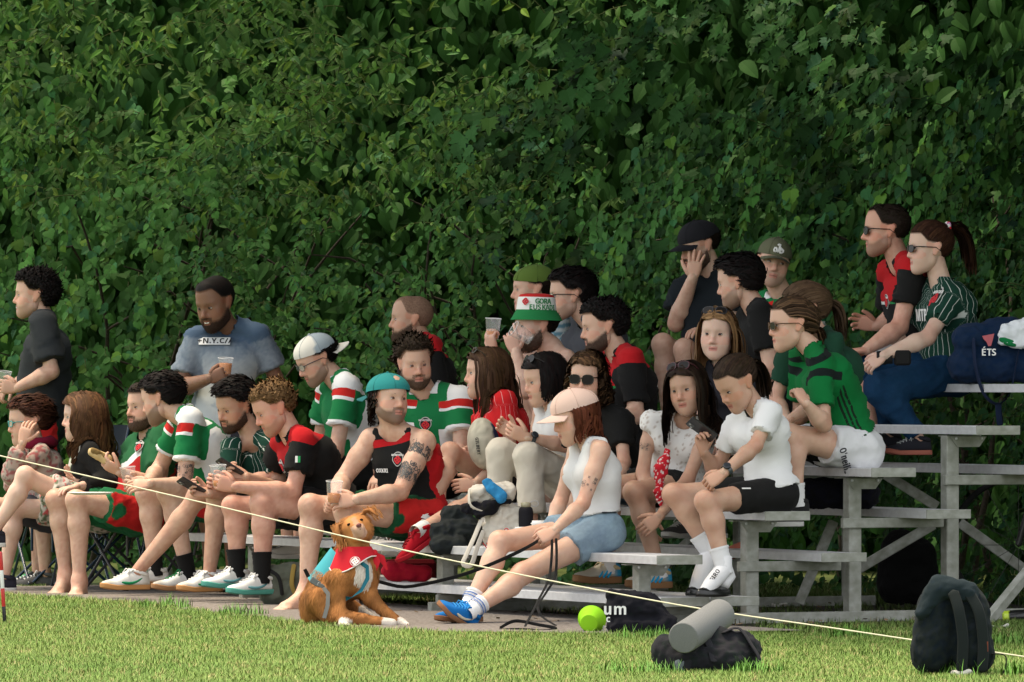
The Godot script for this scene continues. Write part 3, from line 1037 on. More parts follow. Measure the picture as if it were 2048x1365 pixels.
func add_hair(h: MB, P: Dictionary, HX: Transform3D, rng: RandomNumberGenerator, up: Vector3, left: Vector3, fwd: Vector3) -> void:
	var H: Dictionary = P.hair
	var src: PackedVector3Array = head_v[P.sex]
	var nor: PackedVector3Array = head_n[P.sex]
	var HB := HX.basis.orthonormalized()
	var inv := HB.inverse()
	var hc: Color = H.col
	var style: String = H.style
	var thick: float = H.get("thick", 0.012)
	var rec: float = H.get("recede", 0.0)
	var capped: bool = P.has("cap") or P.get("bucket", false)
	var mapped := PackedInt32Array(); mapped.resize(src.size()); mapped.fill(-1)
	var picks := []
	for q in src.size():
		var p := src[q]
		if absf(p.x) > 0.079 and p.y < 0.03: continue
		var m := scalp(p, rec)
		if style == "buzz" or style == "short":
			if p.z < -0.02 and p.y < -0.03: m = p.y + 0.03
		if m > -0.002:
			var lift := 0.0015 + thick * clampf(m / 0.03, 0.0, 1.0)
			if style == "curly": lift *= 1.0 + 0.5 * fold.get_noise_3dv(p * 200.0)
			elif style == "short": lift *= 1.0 + 0.25 * fold.get_noise_3dv(p * 70.0)
			if style == "long" or style == "pony": lift *= 0.45
			if capped:
				if p.y > 0.072: continue
				lift = minf(lift, 0.005)
			h.col = (P.skin as Color).lerp(hc * rng.randf_range(0.55, 0.95), clampf((m + 0.002) / 0.011, 0.25, 1.0))
			mapped[q] = h.vert(HX * (p + nor[q] * lift))
			if m > 0.004: picks.append(q)
	var ii: PackedInt32Array = head_i[P.sex]
	for k in range(0, ii.size(), 3):
		var a := mapped[ii[k]]; var b := mapped[ii[k + 1]]; var c := mapped[ii[k + 2]]
		if a >= 0 and b >= 0 and c >= 0: h.tri(a, b, c)
	if style == "buzz": return
	var length: float = H.get("len", 0.04)
	var count: int = H.get("n", 620) * (1 if style == "curly" else 2)
	var wid: float = H.get("wid", 0.0022 if style == "short" else 0.0035)
	var J: Dictionary = P.j
	var tie: Vector3 = H.get("tie", Vector3(0, 0.05, -0.115))
	for k in count:
		var q: int = picks[rng.randi() % picks.size()]
		var p := src[q]
		if capped and p.y > 0.045: continue
		var nn := nor[q]
		h.col = hc * rng.randf_range(0.75, 1.3)
		if H.has("col2") and rng.randf() < 0.3: h.col = hc.lerp(H.col2, rng.randf_range(0.3, 1.0))
		var nw := (HB * nn).normalized()
		if style == "short" or style == "curly":
			var comb: Vector3 = H.get("comb", Vector3(0, 0.2, -0.6))
			var d := (nn * 0.7 + comb + Vector3(rng.randf_range(-1, 1), rng.randf_range(-1, 1), rng.randf_range(-1, 1)) * 0.9).normalized()
			if style == "short":
				var lay := comb + Vector3(signf(p.x) * 0.15, -0.15, 0)
				lay -= nn * lay.dot(nn)
				d = (lay.normalized() + nn * 0.22 + Vector3(rng.randf_range(-1, 1), rng.randf_range(-1, 1), rng.randf_range(-1, 1)) * 0.22).normalized()
			var edge := clampf(scalp(p, rec) / 0.05, 0.25, 1.0)
			var L := length * edge * rng.randf_range(0.6, 1.15)
			var root := p + nn * thick * (0.55 if style == "curly" else 0.95)
			var pts := []
			var cu := Vector3(rng.randf_range(-1, 1), rng.randf_range(-1, 1), rng.randf_range(-1, 1)) * (1.6 if style == "curly" else 0.35)
			for s in 5:
				pts.append(HX * root)
				root += d * L * 0.25
				d = (d + cu * 0.4 - nn * (0.3 if style == "curly" else 0.22) + comb * 0.15).normalized()
				if style == "curly": cu = cu.rotated(nn, 1.3)
			h.ribbon(pts, [wid, wid * 1.25, wid * 1.2, wid * 1.05, wid * 0.5], HB * Vector3(rng.randf_range(-1, 1), rng.randf_range(-1, 1), rng.randf_range(-1, 1)), nw, HX.origin)
		elif style == "pony":
			var pts := []
			var r0 := p.length()
			for s in 6:
				var t := s / 5.0
				var dv := p.normalized().slerp(tie.normalized(), t)
				pts.append(HX * (dv * (lerpf(r0, tie.length(), t) + thick * 0.8 + 0.014 * sin(t * PI) * rng.randf_range(0.5, 1.0))))
			h.ribbon(pts, [wid * 0.7, wid * 0.8, wid * 0.8, wid * 0.8, wid * 0.7, wid * 0.6], HB * nn.cross(tie - p), nw, HX.origin)
		else:
			# long hair falls by its weight over head, neck and shoulders
			var part_x := signf(p.x + 0.0001 + H.get("part", 0.0))
			var pos := HX * (p + nn * (thick * rng.randf_range(0.55, 1.15)))
			var flow := Vector3(part_x * 0.55, -0.35, H.get("sweep", -0.35))
			flow = (flow - nn * flow.dot(nn)).normalized()
			var d := (HB * flow).normalized()
			var L := length * rng.randf_range(0.7, 1.05) + 0.5 * maxf(p.y, 0.0)
			var pts := []
			var ws := []
			var steps := 14
			var wave: float = H.get("wave", 0.0)
			var ph := rng.randf() * 1.2 + p.x * 40.0
			var sd := (HB * nn).cross(d)
			var shell := 1.0 + (thick * rng.randf_range(0.3, 1.2)) / 0.09
			for s in steps:
				pts.append(pos + HB * Vector3(cos(ph + s * 0.95), 0, sin(ph + s * 0.95)) * wave * smoothstep(2.0, 9.0, s))
				ws.append(wid * (1.0 if s < 3 else (1.35 if s < steps - 3 else 0.8)))
				pos += d * L / steps
				d = (d * 0.7 + Vector3(0, -0.6, 0) + H.get("drift", Vector3.ZERO)).normalized()
				# keep outside head, neck and trunk
				var lp := inv * (pos - HX.origin) / HX.basis.y.length()
				var ev := Vector3(lp.x / 0.08, (lp.y - 0.036) / 0.094, (lp.z + 0.008) / 0.1) / shell
				if lp.y < 0.036: ev.y *= 0.5
				if ev.length() < 1.0 and lp.y > -0.13:
					var e2 := ev.normalized() * shell
					lp = Vector3(e2.x * 0.08, e2.y * (0.094 if lp.y >= 0.036 else 0.188) + 0.036, e2.z * 0.1 - 0.008)
				if lp.z > 0.035 and lp.y < 0.075 and lp.y > -0.16 and absf(lp.x) < 0.078: lp.z = minf(lp.z, 0.035) ; lp.x = signf(lp.x + 0.0001) * maxf(absf(lp.x), 0.07)
				pos = HX.origin + HB * (lp * HX.basis.y.length())
				for seg in [[J.neck, J.head, 0.062], [J.shL, J.shR, 0.072], [J.chest, J.pelvis, 0.125]]:
					var ab: Vector3 = seg[1] - seg[0]
					var tt := clampf((pos - seg[0]).dot(ab) / ab.length_squared(), 0.0, 1.0)
					var cp: Vector3 = seg[0] + ab * tt
					var dd := pos.distance_to(cp)
					if dd < seg[2] + 0.004: pos = cp + (pos - cp).normalized() * (seg[2] + 0.004 + rng.randf() * 0.006)
			h.ribbon(pts, ws, sd if sd.length() > 0.1 else HB.x, nw, HX.origin)
	if style == "pony":
		var tl: float = H.get("tail", 0.25)
		for k in int(H.get("tail_n", 150)):
			var pos := HX * (tie + Vector3(rng.randf_range(-1, 1), rng.randf_range(-1, 1), rng.randf_range(-0.5, 0.5)) * 0.012)
			var d: Vector3 = (HB * (H.get("tail_dir", Vector3(0, 0.25, -1)) as Vector3 + Vector3(rng.randf_range(-1, 1), rng.randf_range(-1, 1), rng.randf_range(-1, 1)) * H.get("spread", 0.28))).normalized()
			var L := tl * rng.randf_range(0.6, 1.05)
			var pts := []
			h.col = hc * rng.randf_range(0.6, 1.5)
			if H.has("col2") and rng.randf() < 0.4: h.col = (H.col2 as Color) * rng.randf_range(0.8, 1.2)
			for s in 8:
				pts.append(pos)
				pos += d * L / 8.0
				d = (d + Vector3(0, -0.75, 0) + H.get("drift", Vector3.ZERO)).normalized()
				for seg in [[J.neck, J.head, 0.062], [J.shL, J.shR, 0.085], [J.chest, J.pelvis, 0.14]]:
					var ab: Vector3 = seg[1] - seg[0]
					var tt := clampf((pos - seg[0]).dot(ab) / ab.length_squared(), 0.0, 1.0)
					var cp: Vector3 = seg[0] + ab * tt
					if pos.distance_to(cp) < seg[2]: pos = cp + (pos - cp).normalized() * seg[2]
			h.ribbon(pts, [wid, wid * 1.6, wid * 1.6, wid * 1.6, wid * 1.5, wid * 1.3, wid, wid * 0.3], HB * Vector3(rng.randf_range(-1, 1), rng.randf_range(-0.4, 0.4), rng.randf_range(-1, 1)), Vector3.ZERO, HX * Vector3(0, -0.05, -0.06))
# ---------------------------------------------------------------- what people wear
func cap_parts(P: Dictionary, HX: Transform3D, node: Node3D) -> void:
	var C: Dictionary = P.cap
	var back: bool = C.get("back", false)
	var ty := Basis(Vector3.UP, PI if back else 0.0) * Basis(Vector3.RIGHT, C.get("tilt", -0.05))
	ty = Basis(Vector3.UP, C.get("turn", 0.0)) * ty
	var xf := HX * Transform3D(ty, Vector3(0, 0.038, -0.012))
	var r := Vector3(0.0885 * C.get("wide", 1.0), 0.102, 0.12)
	var m := MB.new()
	var rings := []
	var ne := 10
	var na := 36
	for e in ne:
		var el := lerpf(0.02, 1.5, float(e) / (ne - 1))
		var ring := []
		for k in na:
			var a := -TAU * k / na
			var bul := 1.0 + 0.04 * sin(el * 2.0) - 0.008 * pow(absf(cos(3.0 * a)), 12.0)
			ring.append(xf * Vector3(sin(a) * cos(el) * r.x * bul, sin(el) * r.y * (0.96 + 0.08 * cos(a) * cos(el)), cos(a) * cos(el) * r.z * bul))
		rings.append(ring)
	for ring in rings: ring.reverse()
	m.loft(rings, false, true)
	var c1: Color = C.col
	var c2: Color = C.get("col2", c1)
	for k in m.v.size():
		var lp := xf.affine_inverse() * m.v[k]
		m.c[k] = c2 if lp.z < -0.03 + 0.25 * lp.y and C.has("col2") else c1
	# seams, sweatband and button
	m.col = c1 * 0.8
	for k in 6:
		var a := TAU * (k + 0.5) / 6
		var pts := []
		var rad := []
		for e in 8:
			var el := lerpf(0.03, 1.45, e / 7.0)
			pts.append(xf * Vector3(sin(a) * cos(el) * r.x * 1.03, sin(el) * r.y * (0.965 + 0.08 * cos(a) * cos(el)), cos(a) * cos(el) * r.z * 1.03))
			rad.append(0.0016)
		m.tube(pts, rad, 4)
	m.col = c1
	m.ball(xf * Vector3(0, r.y * 0.985, 0), Vector3(0.008, 0.005, 0.008), xf.basis.orthonormalized(), 8, 5)
	var cap := part("cap", m, mat_cloth, node)
	if C.has("label"): cap.set_meta("label", C.label)
	# visor
	var vis := MB.new()
	vis.col = C.get("brim", c1)
	var L: float = C.get("brim_len", 0.078)
	for side in 2:
		var first := vis.v.size()
		for i in 17:
			var a := lerpf(-1.05, 1.05, i / 16.0)
			for j in 6:
				var t := j / 5.0
				var reach := L * t * pow(maxf(0.0, cos(a * 1.38)), 0.55)
				var x := sin(a) * r.x * (1.0 + 0.12 * t)
				var p := Vector3(x, 0.002 - 0.4 * t * 0.03 - x * x * C.get("curve", 3.4) - 0.003 * side, cos(a) * r.z * 0.99 + reach)
				vis.vert(xf * p)
		for i in 16:
			for j in 5:
				var q := first + i * 6 + j
				if side == 0: vis.quad(q, q + 1, q + 7, q + 6)
				else: vis.quad(q, q + 6, q + 7, q + 1)
	part("visor", vis, mat_cloth, cap)
	if C.get("emblem", false): cap_emblem(cap, xf, r)

func bucket_hat(P: Dictionary, HX: Transform3D, node: Node3D) -> void:
	var xf := HX * Transform3D(Basis(Vector3.RIGHT, -0.06), Vector3(0, 0.074, -0.01))
	var prof := [[0.122, -0.046, 0.138, 0], [0.108, -0.02, 0.123, 0], [0.094, 0.004, 0.108, 0], [0.0925, 0.008, 0.107, 1], [0.09, 0.03, 0.104, 1], [0.0865, 0.06, 0.1, 1], [0.083, 0.074, 0.096, 2], [0.074, 0.087, 0.086, 2], [0.04, 0.093, 0.048, 2], [0.003, 0.094, 0.003, 2]]
	var cols := [Color(0.02, 0.19, 0.06), Color(0.76, 0.76, 0.74), Color(0.5, 0.025, 0.025)]
	var hat := MB.new()
	for e in prof.size() - 1:
		hat.col = cols[prof[e][3] if e != 2 else 0]
		if e == 5: hat.col = cols[1]
		var ra := []
		var rb := []
		for k in 40:
			var a := TAU * k / 40
			var wob := 1.0 + (0.02 * sin(a * 3.0) if e < 2 else 0.0)
			ra.append(xf * Vector3(sin(a) * prof[e][0] * wob, prof[e][1], cos(a) * prof[e][2] * wob))
			var wob2 := 1.0 + (0.02 * sin(a * 3.0) if e < 1 else 0.0)
			rb.append(xf * Vector3(sin(a) * prof[e + 1][0] * wob2, prof[e + 1][1], cos(a) * prof[e + 1][2] * wob2))
		hat.loft([ra, rb], false, false)
	var o := part("bucket_hat", hat, mat_cloth, node)
	o.set_meta("label", "white bucket hat with green brim and red crown")
	# printed words and the red swirl round the white band
	var ang0: float = P.hat_turn
	for row in 2:
		var word: String = ["GORA", "EUSKADI"][row]
		var letters := word.length()
		for k in letters:
			var a := ang0 + (k - (letters - 1) * 0.5) * 0.215
			var y := 0.052 - row * 0.031
			var rr: float = 0.0905 - row * -0.002
			var at := Vector3(sin(a) * rr * 1.0, y, cos(a) * rr * 1.155)
			var zz := Vector3(sin(a) / rr, 0.1 / rr, cos(a) / (rr * 1.3)).normalized()
			word_on(word[k], 0.027, xf * Transform3D(Basis(Vector3.UP.cross(zz).normalized(), zz.cross(Vector3.UP.cross(zz).normalized()), zz), at), mat_print_green, o, true)
	var a2 := ang0 - 0.95
	var at2 := Vector3(sin(a2) * 0.093, 0.05, cos(a2) * 0.107)
	var z2 := Vector3(sin(a2), 0.1, cos(a2)).normalized()
	var x2 := Vector3.UP.cross(z2).normalized()
	swirl(xf * Transform3D(Basis(x2, z2.cross(x2), z2), at2), 0.016, mat_print_red, o)

# four-armed curl, the emblem on hat, shirts and scarf
func swirl(xf: Transform3D, r: float, m: Material, node: Node3D) -> void:
	var b := MB.new()
	for k in 4:
		var pts := []
		var rad := []
		for s in 8:
			var t := s / 7.0
			var a := k * PI / 2 + t * 2.3
			pts.append(xf * Vector3(cos(a) * r * (0.08 + 0.9 * sin(t * 2.2)), sin(a) * r * (0.08 + 0.9 * sin(t * 2.2)), 0))
			rad.append(r * (0.16 + 0.14 * sin(t * PI)))
		b.tube(pts, rad, 5, true, xf.basis.z, 0.3)
	part("emblem", b, m, node)

func word_on(text: String, height: float, xf: Transform3D, m: Material, node: Node3D, bold := false, called := "lettering") -> MeshInstance3D:
	var tm := TextMesh.new()
	var f := SystemFont.new()
	f.font_names = PackedStringArray(["Droid Sans"])
	if bold: f.font_weight = 700
	tm.font = f
	tm.text = text
	tm.font_size = 32
	tm.pixel_size = height / 23.0
	tm.depth = 0.0016
	tm.curve_step = 2.0
	tm.material = m
	var o := MeshInstance3D.new()
	o.mesh = tm
	o.name = called
	node.add_child(o, true)
	o.transform = xf
	return o

func shades(P: Dictionary, HX: Transform3D, node: Node3D) -> void:
	var G: Dictionary = P.glasses
	var up_on_head: bool = G.get("on_head", false)
	var xf := HX
	if up_on_head: xf = HX * Transform3D(Basis(Vector3.RIGHT, -0.62 + G.get("tilt", 0.0)), Vector3(0, 0.058 + G.get("lift", 0.0), -0.014))
	var fr := MB.new()
	fr.col = G.get("frame", Color(0.01, 0.01, 0.01))
	var ln := MB.new()
	var hw := 0.027
	var hh: float = G.get("h", 0.019)
	for s in [-1.0, 1.0]:
		var outline := PackedVector2Array()
		var ring := []
		for k in 18:
			var a := TAU * k / 18
			var x := signf(cos(a)) * pow(absf(cos(a)), 0.7) * hw
			var y: float = signf(sin(a)) * pow(absf(sin(a)), 0.75) * hh
			outline.append(Vector2(x, y))
		var lx := xf * Transform3D(Basis(Vector3.UP, s * 0.2), Vector3(s * 0.033, 0.0, 0.104))
		ln.slab(outline, 0.003, lx)
		for k in 19: ring.append(lx * Vector3(outline[k % 18].x, outline[k % 18].y, 0))
		var rad := []
		for k in 19: rad.append(G.get("rim", 0.0028))
		fr.tube(ring, rad, 5, false)
		fr.tube([lx * Vector3(s * hw, hh * 0.45, 0), xf * Vector3(s * 0.074, 0.01, 0.075), xf * Vector3(s * 0.083, 0.006, -0.01), xf * Vector3(s * 0.083, -0.012, -0.035)], [0.003, 0.0028, 0.0024, 0.002], 5)
	fr.tube([xf * Vector3(-0.009, 0.004, 0.106), xf * Vector3(0, 0.007, 0.109), xf * Vector3(0.009, 0.004, 0.106)], [0.0025, 0.0025, 0.0025], 5)
	var o := part("sunglasses" if not G.get("clear", false) else "glasses", fr, mat_gloss, node)
	part("lens", ln, mat_clear if G.get("clear", false) else mat_dark_lens, o)

# a trainer: sole slab, arched upper, collar, laces and side marks
func shoe(A: Vector3, toe: Vector3, upv: Vector3, S: Dictionary, node: Node3D) -> void:
	var sc: float = S.get("size", 1.0)
	var fd := toe - A
	upv = upv.normalized()
	fd = (fd - upv * fd.dot(upv)).normalized()
	var x := upv.cross(fd)
	var xf := Transform3D(Basis(x, upv, fd) * Basis.from_scale(Vector3(sc, sc, sc)), A)
	var zz := [-0.072, -0.066, -0.045, -0.01, 0.04, 0.09, 0.13, 0.165, 0.188, 0.2]
	var hw := [0.018, 0.029, 0.036, 0.037, 0.04, 0.046, 0.048, 0.043, 0.031, 0.014]
	var th: float = S.get("sole_h", 0.026)
	var so := MB.new()
	so.col = S.get("sole", Color(0.6, 0.6, 0.58))
	var rings := []
	for q in 4:
		var r := []
		var g: float = [0.97, 1.06, 1.06, 1.0][q]
		for k in range(zz.size()): r.append(xf * Vector3(hw[k] * g, [0.0, 0.005, th - 0.004, th][q] + 0.012 * smoothstep(0.13, 0.2, zz[k]), zz[k] * (1.0 + 0.01 * (g - 1.0) * 10.0)))
		for k in range(zz.size() - 1, -1, -1): r.append(xf * Vector3(-hw[k] * g, [0.0, 0.005, th - 0.004, th][q] + 0.012 * smoothstep(0.13, 0.2, zz[k]), zz[k] * (1.0 + 0.01 * (g - 1.0) * 10.0)))
		r.reverse()
		rings.append(r)
	so.loft(rings)
	var u := MB.new()
	u.col = S.col
	var top := [0.07, 0.09, 0.1, 0.1, 0.094, 0.074, 0.058, 0.048, 0.038, 0.028]
	var ur := []
	for k in range(zz.size()):
		var r := []
		var hgt: float = top[k] - 0.02
		for q in 14:
			var a := PI * q / 13.0
			var cx := signf(cos(a)) * pow(absf(cos(a)), 0.6)
			var narrow := 1.0 - 0.28 * sin(a) * smoothstep(0.05, -0.02, zz[k])
			r.append(xf * Vector3(cx * hw[k] * 0.97 * narrow, th - 0.006 + pow(maxf(sin(a), 0.0), 0.8) * hgt + 0.008 * smoothstep(0.13, 0.2, zz[k]), zz[k] * 0.985))
		ur.append(r)
	u.loft(ur, true, true)
	if S.has("toe_col"):
		for k in u.v.size():
			if (xf.affine_inverse() * u.v[k]).z > 0.13: u.c[k] = S.toe_col
	if S.has("heel_col"):
		for k in u.v.size():
			if (xf.affine_inverse() * u.v[k]).z < -0.04: u.c[k] = S.heel_col
	# collar and tongue
	u.col = S.get("tongue", S.col)
	var cr := []
	for k in 13:
		var a := TAU * k / 12
		cr.append(xf * Vector3(sin(a) * 0.03, 0.088 + 0.012 * cos(a * 1.0), -0.018 + cos(a) * 0.042))
	u.tube(cr, [0.011, 0.011, 0.011, 0.011, 0.011, 0.011, 0.011, 0.011, 0.011, 0.011, 0.011, 0.011, 0.011], 6, false)
	u.box(xf * Vector3(0, 0.094, 0.043), Vector3(0.05, 0.012, 0.045) * sc, xf.basis.orthonormalized() * Basis(Vector3.RIGHT, 0.55), 0.004)
	var o := part("shoe", u, mat_cloth, node)
	part("sole", so, mat_rubber, o)
	var l := MB.new()
	l.col = S.get("lace", Color(0.7, 0.7, 0.68))
	for k in 5:
		var z := 0.045 + k * 0.018
		var y := lerpf(0.099, 0.062, (z - 0.04) / 0.09)
		l.tube([xf * Vector3(-0.024, y - 0.012, z), xf * Vector3(-0.012, y - 0.001, z + 0.004), xf * Vector3(0.012, y - 0.001, z - 0.004), xf * Vector3(0.024, y - 0.012, z)], [0.003, 0.0035, 0.0035, 0.003], 5)
	for s in [-1.0, 1.0]:
		l.tube([xf * Vector3(0, 0.104, 0.043), xf * Vector3(s * 0.02, 0.11, 0.05), xf * Vector3(s * 0.034, 0.088, 0.062), xf * Vector3(s * 0.03, 0.075, 0.055)], [0.003, 0.003, 0.003, 0.002], 5)
	part("laces", l, mat_cloth, o)
	if S.has("mark"):
		for s in [-1.0, 1.0]:
			var k := MB.new()
			k.col = S.mark
			if S.get("mark_kind", "tick") == "tick":
				var pts := []
				var rad := []
				for q in 9:
					var t := q / 8.0
					var z := lerpf(0.1, -0.055, t)
					var y := 0.04 + 0.045 * t * t - 0.012 * sin(t * PI)
					var wdt := lerpf(0.046, 0.034, t)
					pts.append(xf * Vector3(s * (wdt * 0.97 - 0.35 * (y - 0.03)), y, z)); rad.append((0.0105 if q > 0 else 0.006) * sin(PI * clampf(1.0 - t * 0.93, 0.05, 1.0) * 0.5 + 0.1) * sc)
				k.tube(pts, rad, 6, true, Vector3.UP, 0.8)
			else:
				for q in 3:
					var z0 := 0.07 - q * 0.026
					k.tube([xf * Vector3(s * 0.0415, 0.032, z0 + 0.005), xf * Vector3(s * 0.0385, 0.052, z0 - 0.012), xf * Vector3(s * 0.028, 0.074, z0 - 0.03)], [0.0062 * sc, 0.0062 * sc, 0.005 * sc], 6, true, Vector3.UP, 1.0)
			part("side_mark", k, mat_cloth, o)

func sock(an: Vector3, kn: Vector3, frac: float, r0: float, r1: float, S: Dictionary, node: Node3D) -> void:
	var m := MB.new()
	m.col = S.col
	var d := (kn - an)
	var pts := []
	var rad := []
	for k in 13:
		var t := k / 12.0
		pts.append(an - d.normalized() * 0.035 + d * frac * t + d.normalized() * 0.035 * t)
		rad.append(lerpf(r0, r1, t) + 0.0012 * sin(k * 2.6))
	m.tube(pts, rad, 14, false)
	m.col = S.get("top", S.col)
	m.tube([pts[12] - d.normalized() * 0.012, pts[12]], [r1 + 0.002, r1 + 0.002], 14, false)
	for q in S.get("bands", []):
		m.col = S.band
		var c: Vector3 = pts[12] - d.normalized() * float(q)
		m.tube([c, c + d.normalized() * 0.006], [r1 + 0.0035, r1 + 0.0035], 14, false)
	part("sock", m, mat_cloth, node)

# nearest place on a mesh seen from a given side, to print on it
func surface_at(mb: MB, near: Vector3, dir: Vector3) -> Transform3D:
	var best := -1.0e9
	var at := near
	var nn := dir
	for q in mb.v.size():
		var r := mb.v[q] - near
		var along := r.dot(dir)
		var across := (r - dir * along).length()
		var score := along - across * 6.0
		if across < 0.06 and score > best:
			best = score; at = mb.v[q]; nn = mb.n[q]
	var sum := Vector3.ZERO
	for q in mb.v.size():
		if mb.v[q].distance_to(at) < 0.035: sum += mb.n[q]
	nn = sum.normalized() if sum.length() > 0.01 else dir
	return Transform3D(Basis(), at + nn * 0.004).looking_at(at - nn, Vector3.UP) if absf(nn.y) < 0.98 else Transform3D(Basis(), at)

func crest(mb: MB, near: Vector3, dir: Vector3, size: float, node: Node3D) -> void:
	var xf := surface_at(mb, near, dir)
	xf.basis = xf.basis.orthonormalized()
	var o: MeshInstance3D
	for k in 2:
		var b := MB.new()
		b.col = [Color(0.5, 0.5, 0.48), Color(0.02, 0.02, 0.02)][k]
		var poly := PackedVector2Array()
		var s: float = size * [1.0, 0.88][k]
		for q in 24:
			var a := TAU * q / 24
			var y := sin(a)
			poly.append(Vector2(cos(a) * s * 0.42 * (1.0 if y > -0.2 else 1.0 + (y + 0.2) * 0.55), y * s * 0.5))
		b.slab(poly, 0.003, xf * Transform3D(Basis(), Vector3(0, 0, 0.001 * k)))
		if k == 0: o = part("crest", b, mat_cloth, node)
		else: part("crest_field", b, mat_cloth, o)
	swirl(xf * Transform3D(Basis(), Vector3(0, -size * 0.06, 0.003)), size * 0.24, mat_print_red, o)
	word_on("MONTREAL", size * 0.13, xf * Transform3D(Basis(), Vector3(0, size * 0.27, 0.003)), mat_print_white, o, true)
# ---------------------------------------------------------------- ground
func make_ground() -> void:
	var g := MB.new()
	# lawn, finer near the benches, out to the horizon
	g.fquad(Vector3(-300, 0, 300), Vector3(300, 0, 300), Vector3(300, 0, -300), Vector3(-300, 0, -300))
	var lawn := pmat(0.16, 0.22, 0.05, 1.0)
	textured(lawn, noise_tex(0.03, Color(0.55, 0.55, 0.42), Color(1, 1, 1), 5, 512, 6), 0.9, true)
	structure("lawn", g, lawn)
	# worn earth under and behind the benches, with an uneven outline
	var n := FastNoiseLite.new(); n.seed = 12; n.frequency = 0.9
	var earth := MB.new()
	var poly := []
	for k in 64:
		var a := TAU * k / 64
		var u := cos(a); var w := sin(a)
		var sq := maxf(absf(u), absf(w))
		var p := CORNER + BACK * (1.5 + u / sq * 2.0) + ALONG * (2.5 + w / sq * 3.3)
		p += Vector3(n.get_noise_2d(p.x * 3, p.z * 3), 0, n.get_noise_2d(p.x * 3 + 50, p.z * 3)) * 0.35
		poly.append(Vector3(p.x, 0.004, p.z))
	var mid := earth.vert(CORNER + BACK * 1.5 + ALONG * 2.5 + Vector3(0, 0.004, 0))
	for p in poly: earth.vert(p)
	for k in 64: earth.tri(mid, mid + 1 + k, mid + 1 + (k + 1) % 64)
	var soil := pmat(0.075, 0.055, 0.04, 1.0)
	textured(soil, noise_tex(0.05, Color(0.35, 0.35, 0.35), Color(1, 1, 1), 5, 512, 7), 1.4, true)
	bumpy(soil, bump_tex(0.08, 4.0, 4, 256, 17), 0.9)
	structure("earth", earth, soil)
	# the paved strip on which the front row keeps its feet
	var pad := MB.new()
	var edge := []
	var inner := []
	for k in 41:
		var s := lerpf(-0.85, 7.2, k / 40.0)
		var off := n.get_noise_2d(s * 6.0, 3.0) * 0.1
		var front := lerpf(-1.36, -0.95, smoothstep(0.4, 4.6, s)) + off
		if s < 0.0: front = lerpf(-1.36, -0.7, smoothstep(0.0, -0.9, s)) + off
		edge.append(CORNER + BACK * front + ALONG * s + Vector3(0, 0.012, 0))
		inner.append(CORNER + BACK * (0.32 + off * 0.7) + ALONG * s + Vector3(0, 0.012, 0))
	for k in 40: pad.fquad(edge[k], inner[k], inner[k + 1], edge[k + 1])
	var paving := pmat(0.3, 0.27, 0.25, 0.95)
	textured(paving, noise_tex(0.06, Color(0.6, 0.58, 0.56), Color(1, 1, 1), 5, 512, 15), 1.1, true)
	bumpy(paving, bump_tex(0.2, 3.0, 3, 256, 5), 0.6)
	structure("pavement", pad, paving)
	# dead leaves and crumbs lying under the benches
	var lit := MB.new()
	var rng := RandomNumberGenerator.new(); rng.seed = 4
	for k in 420:
		var p := CORNER + BACK * rng.randf_range(-0.35, 2.4) + ALONG * rng.randf_range(-0.6, 4.6) + Vector3(0, 0.02, 0)
		lit.col = Color(0.2, 0.14, 0.08) * rng.randf_range(0.4, 1.3)
		var a := rng.randf() * TAU
		var x := Vector3(cos(a), rng.randf_range(-0.2, 0.2), sin(a)) * rng.randf_range(0.008, 0.024)
		var z := Vector3(-sin(a), rng.randf_range(-0.1, 0.5), cos(a)) * rng.randf_range(0.006, 0.014)
		lit.fquad(p - x, p - z, p + x, p + z)
	var lo := part("dead_leaves", lit, vmat(0.9, 0.2), self)
	lo.set_meta("label", "scattered dry brown leaf litter on the ground under the benches"); lo.set_meta("category", "leaf litter"); lo.set_meta("kind", "stuff")

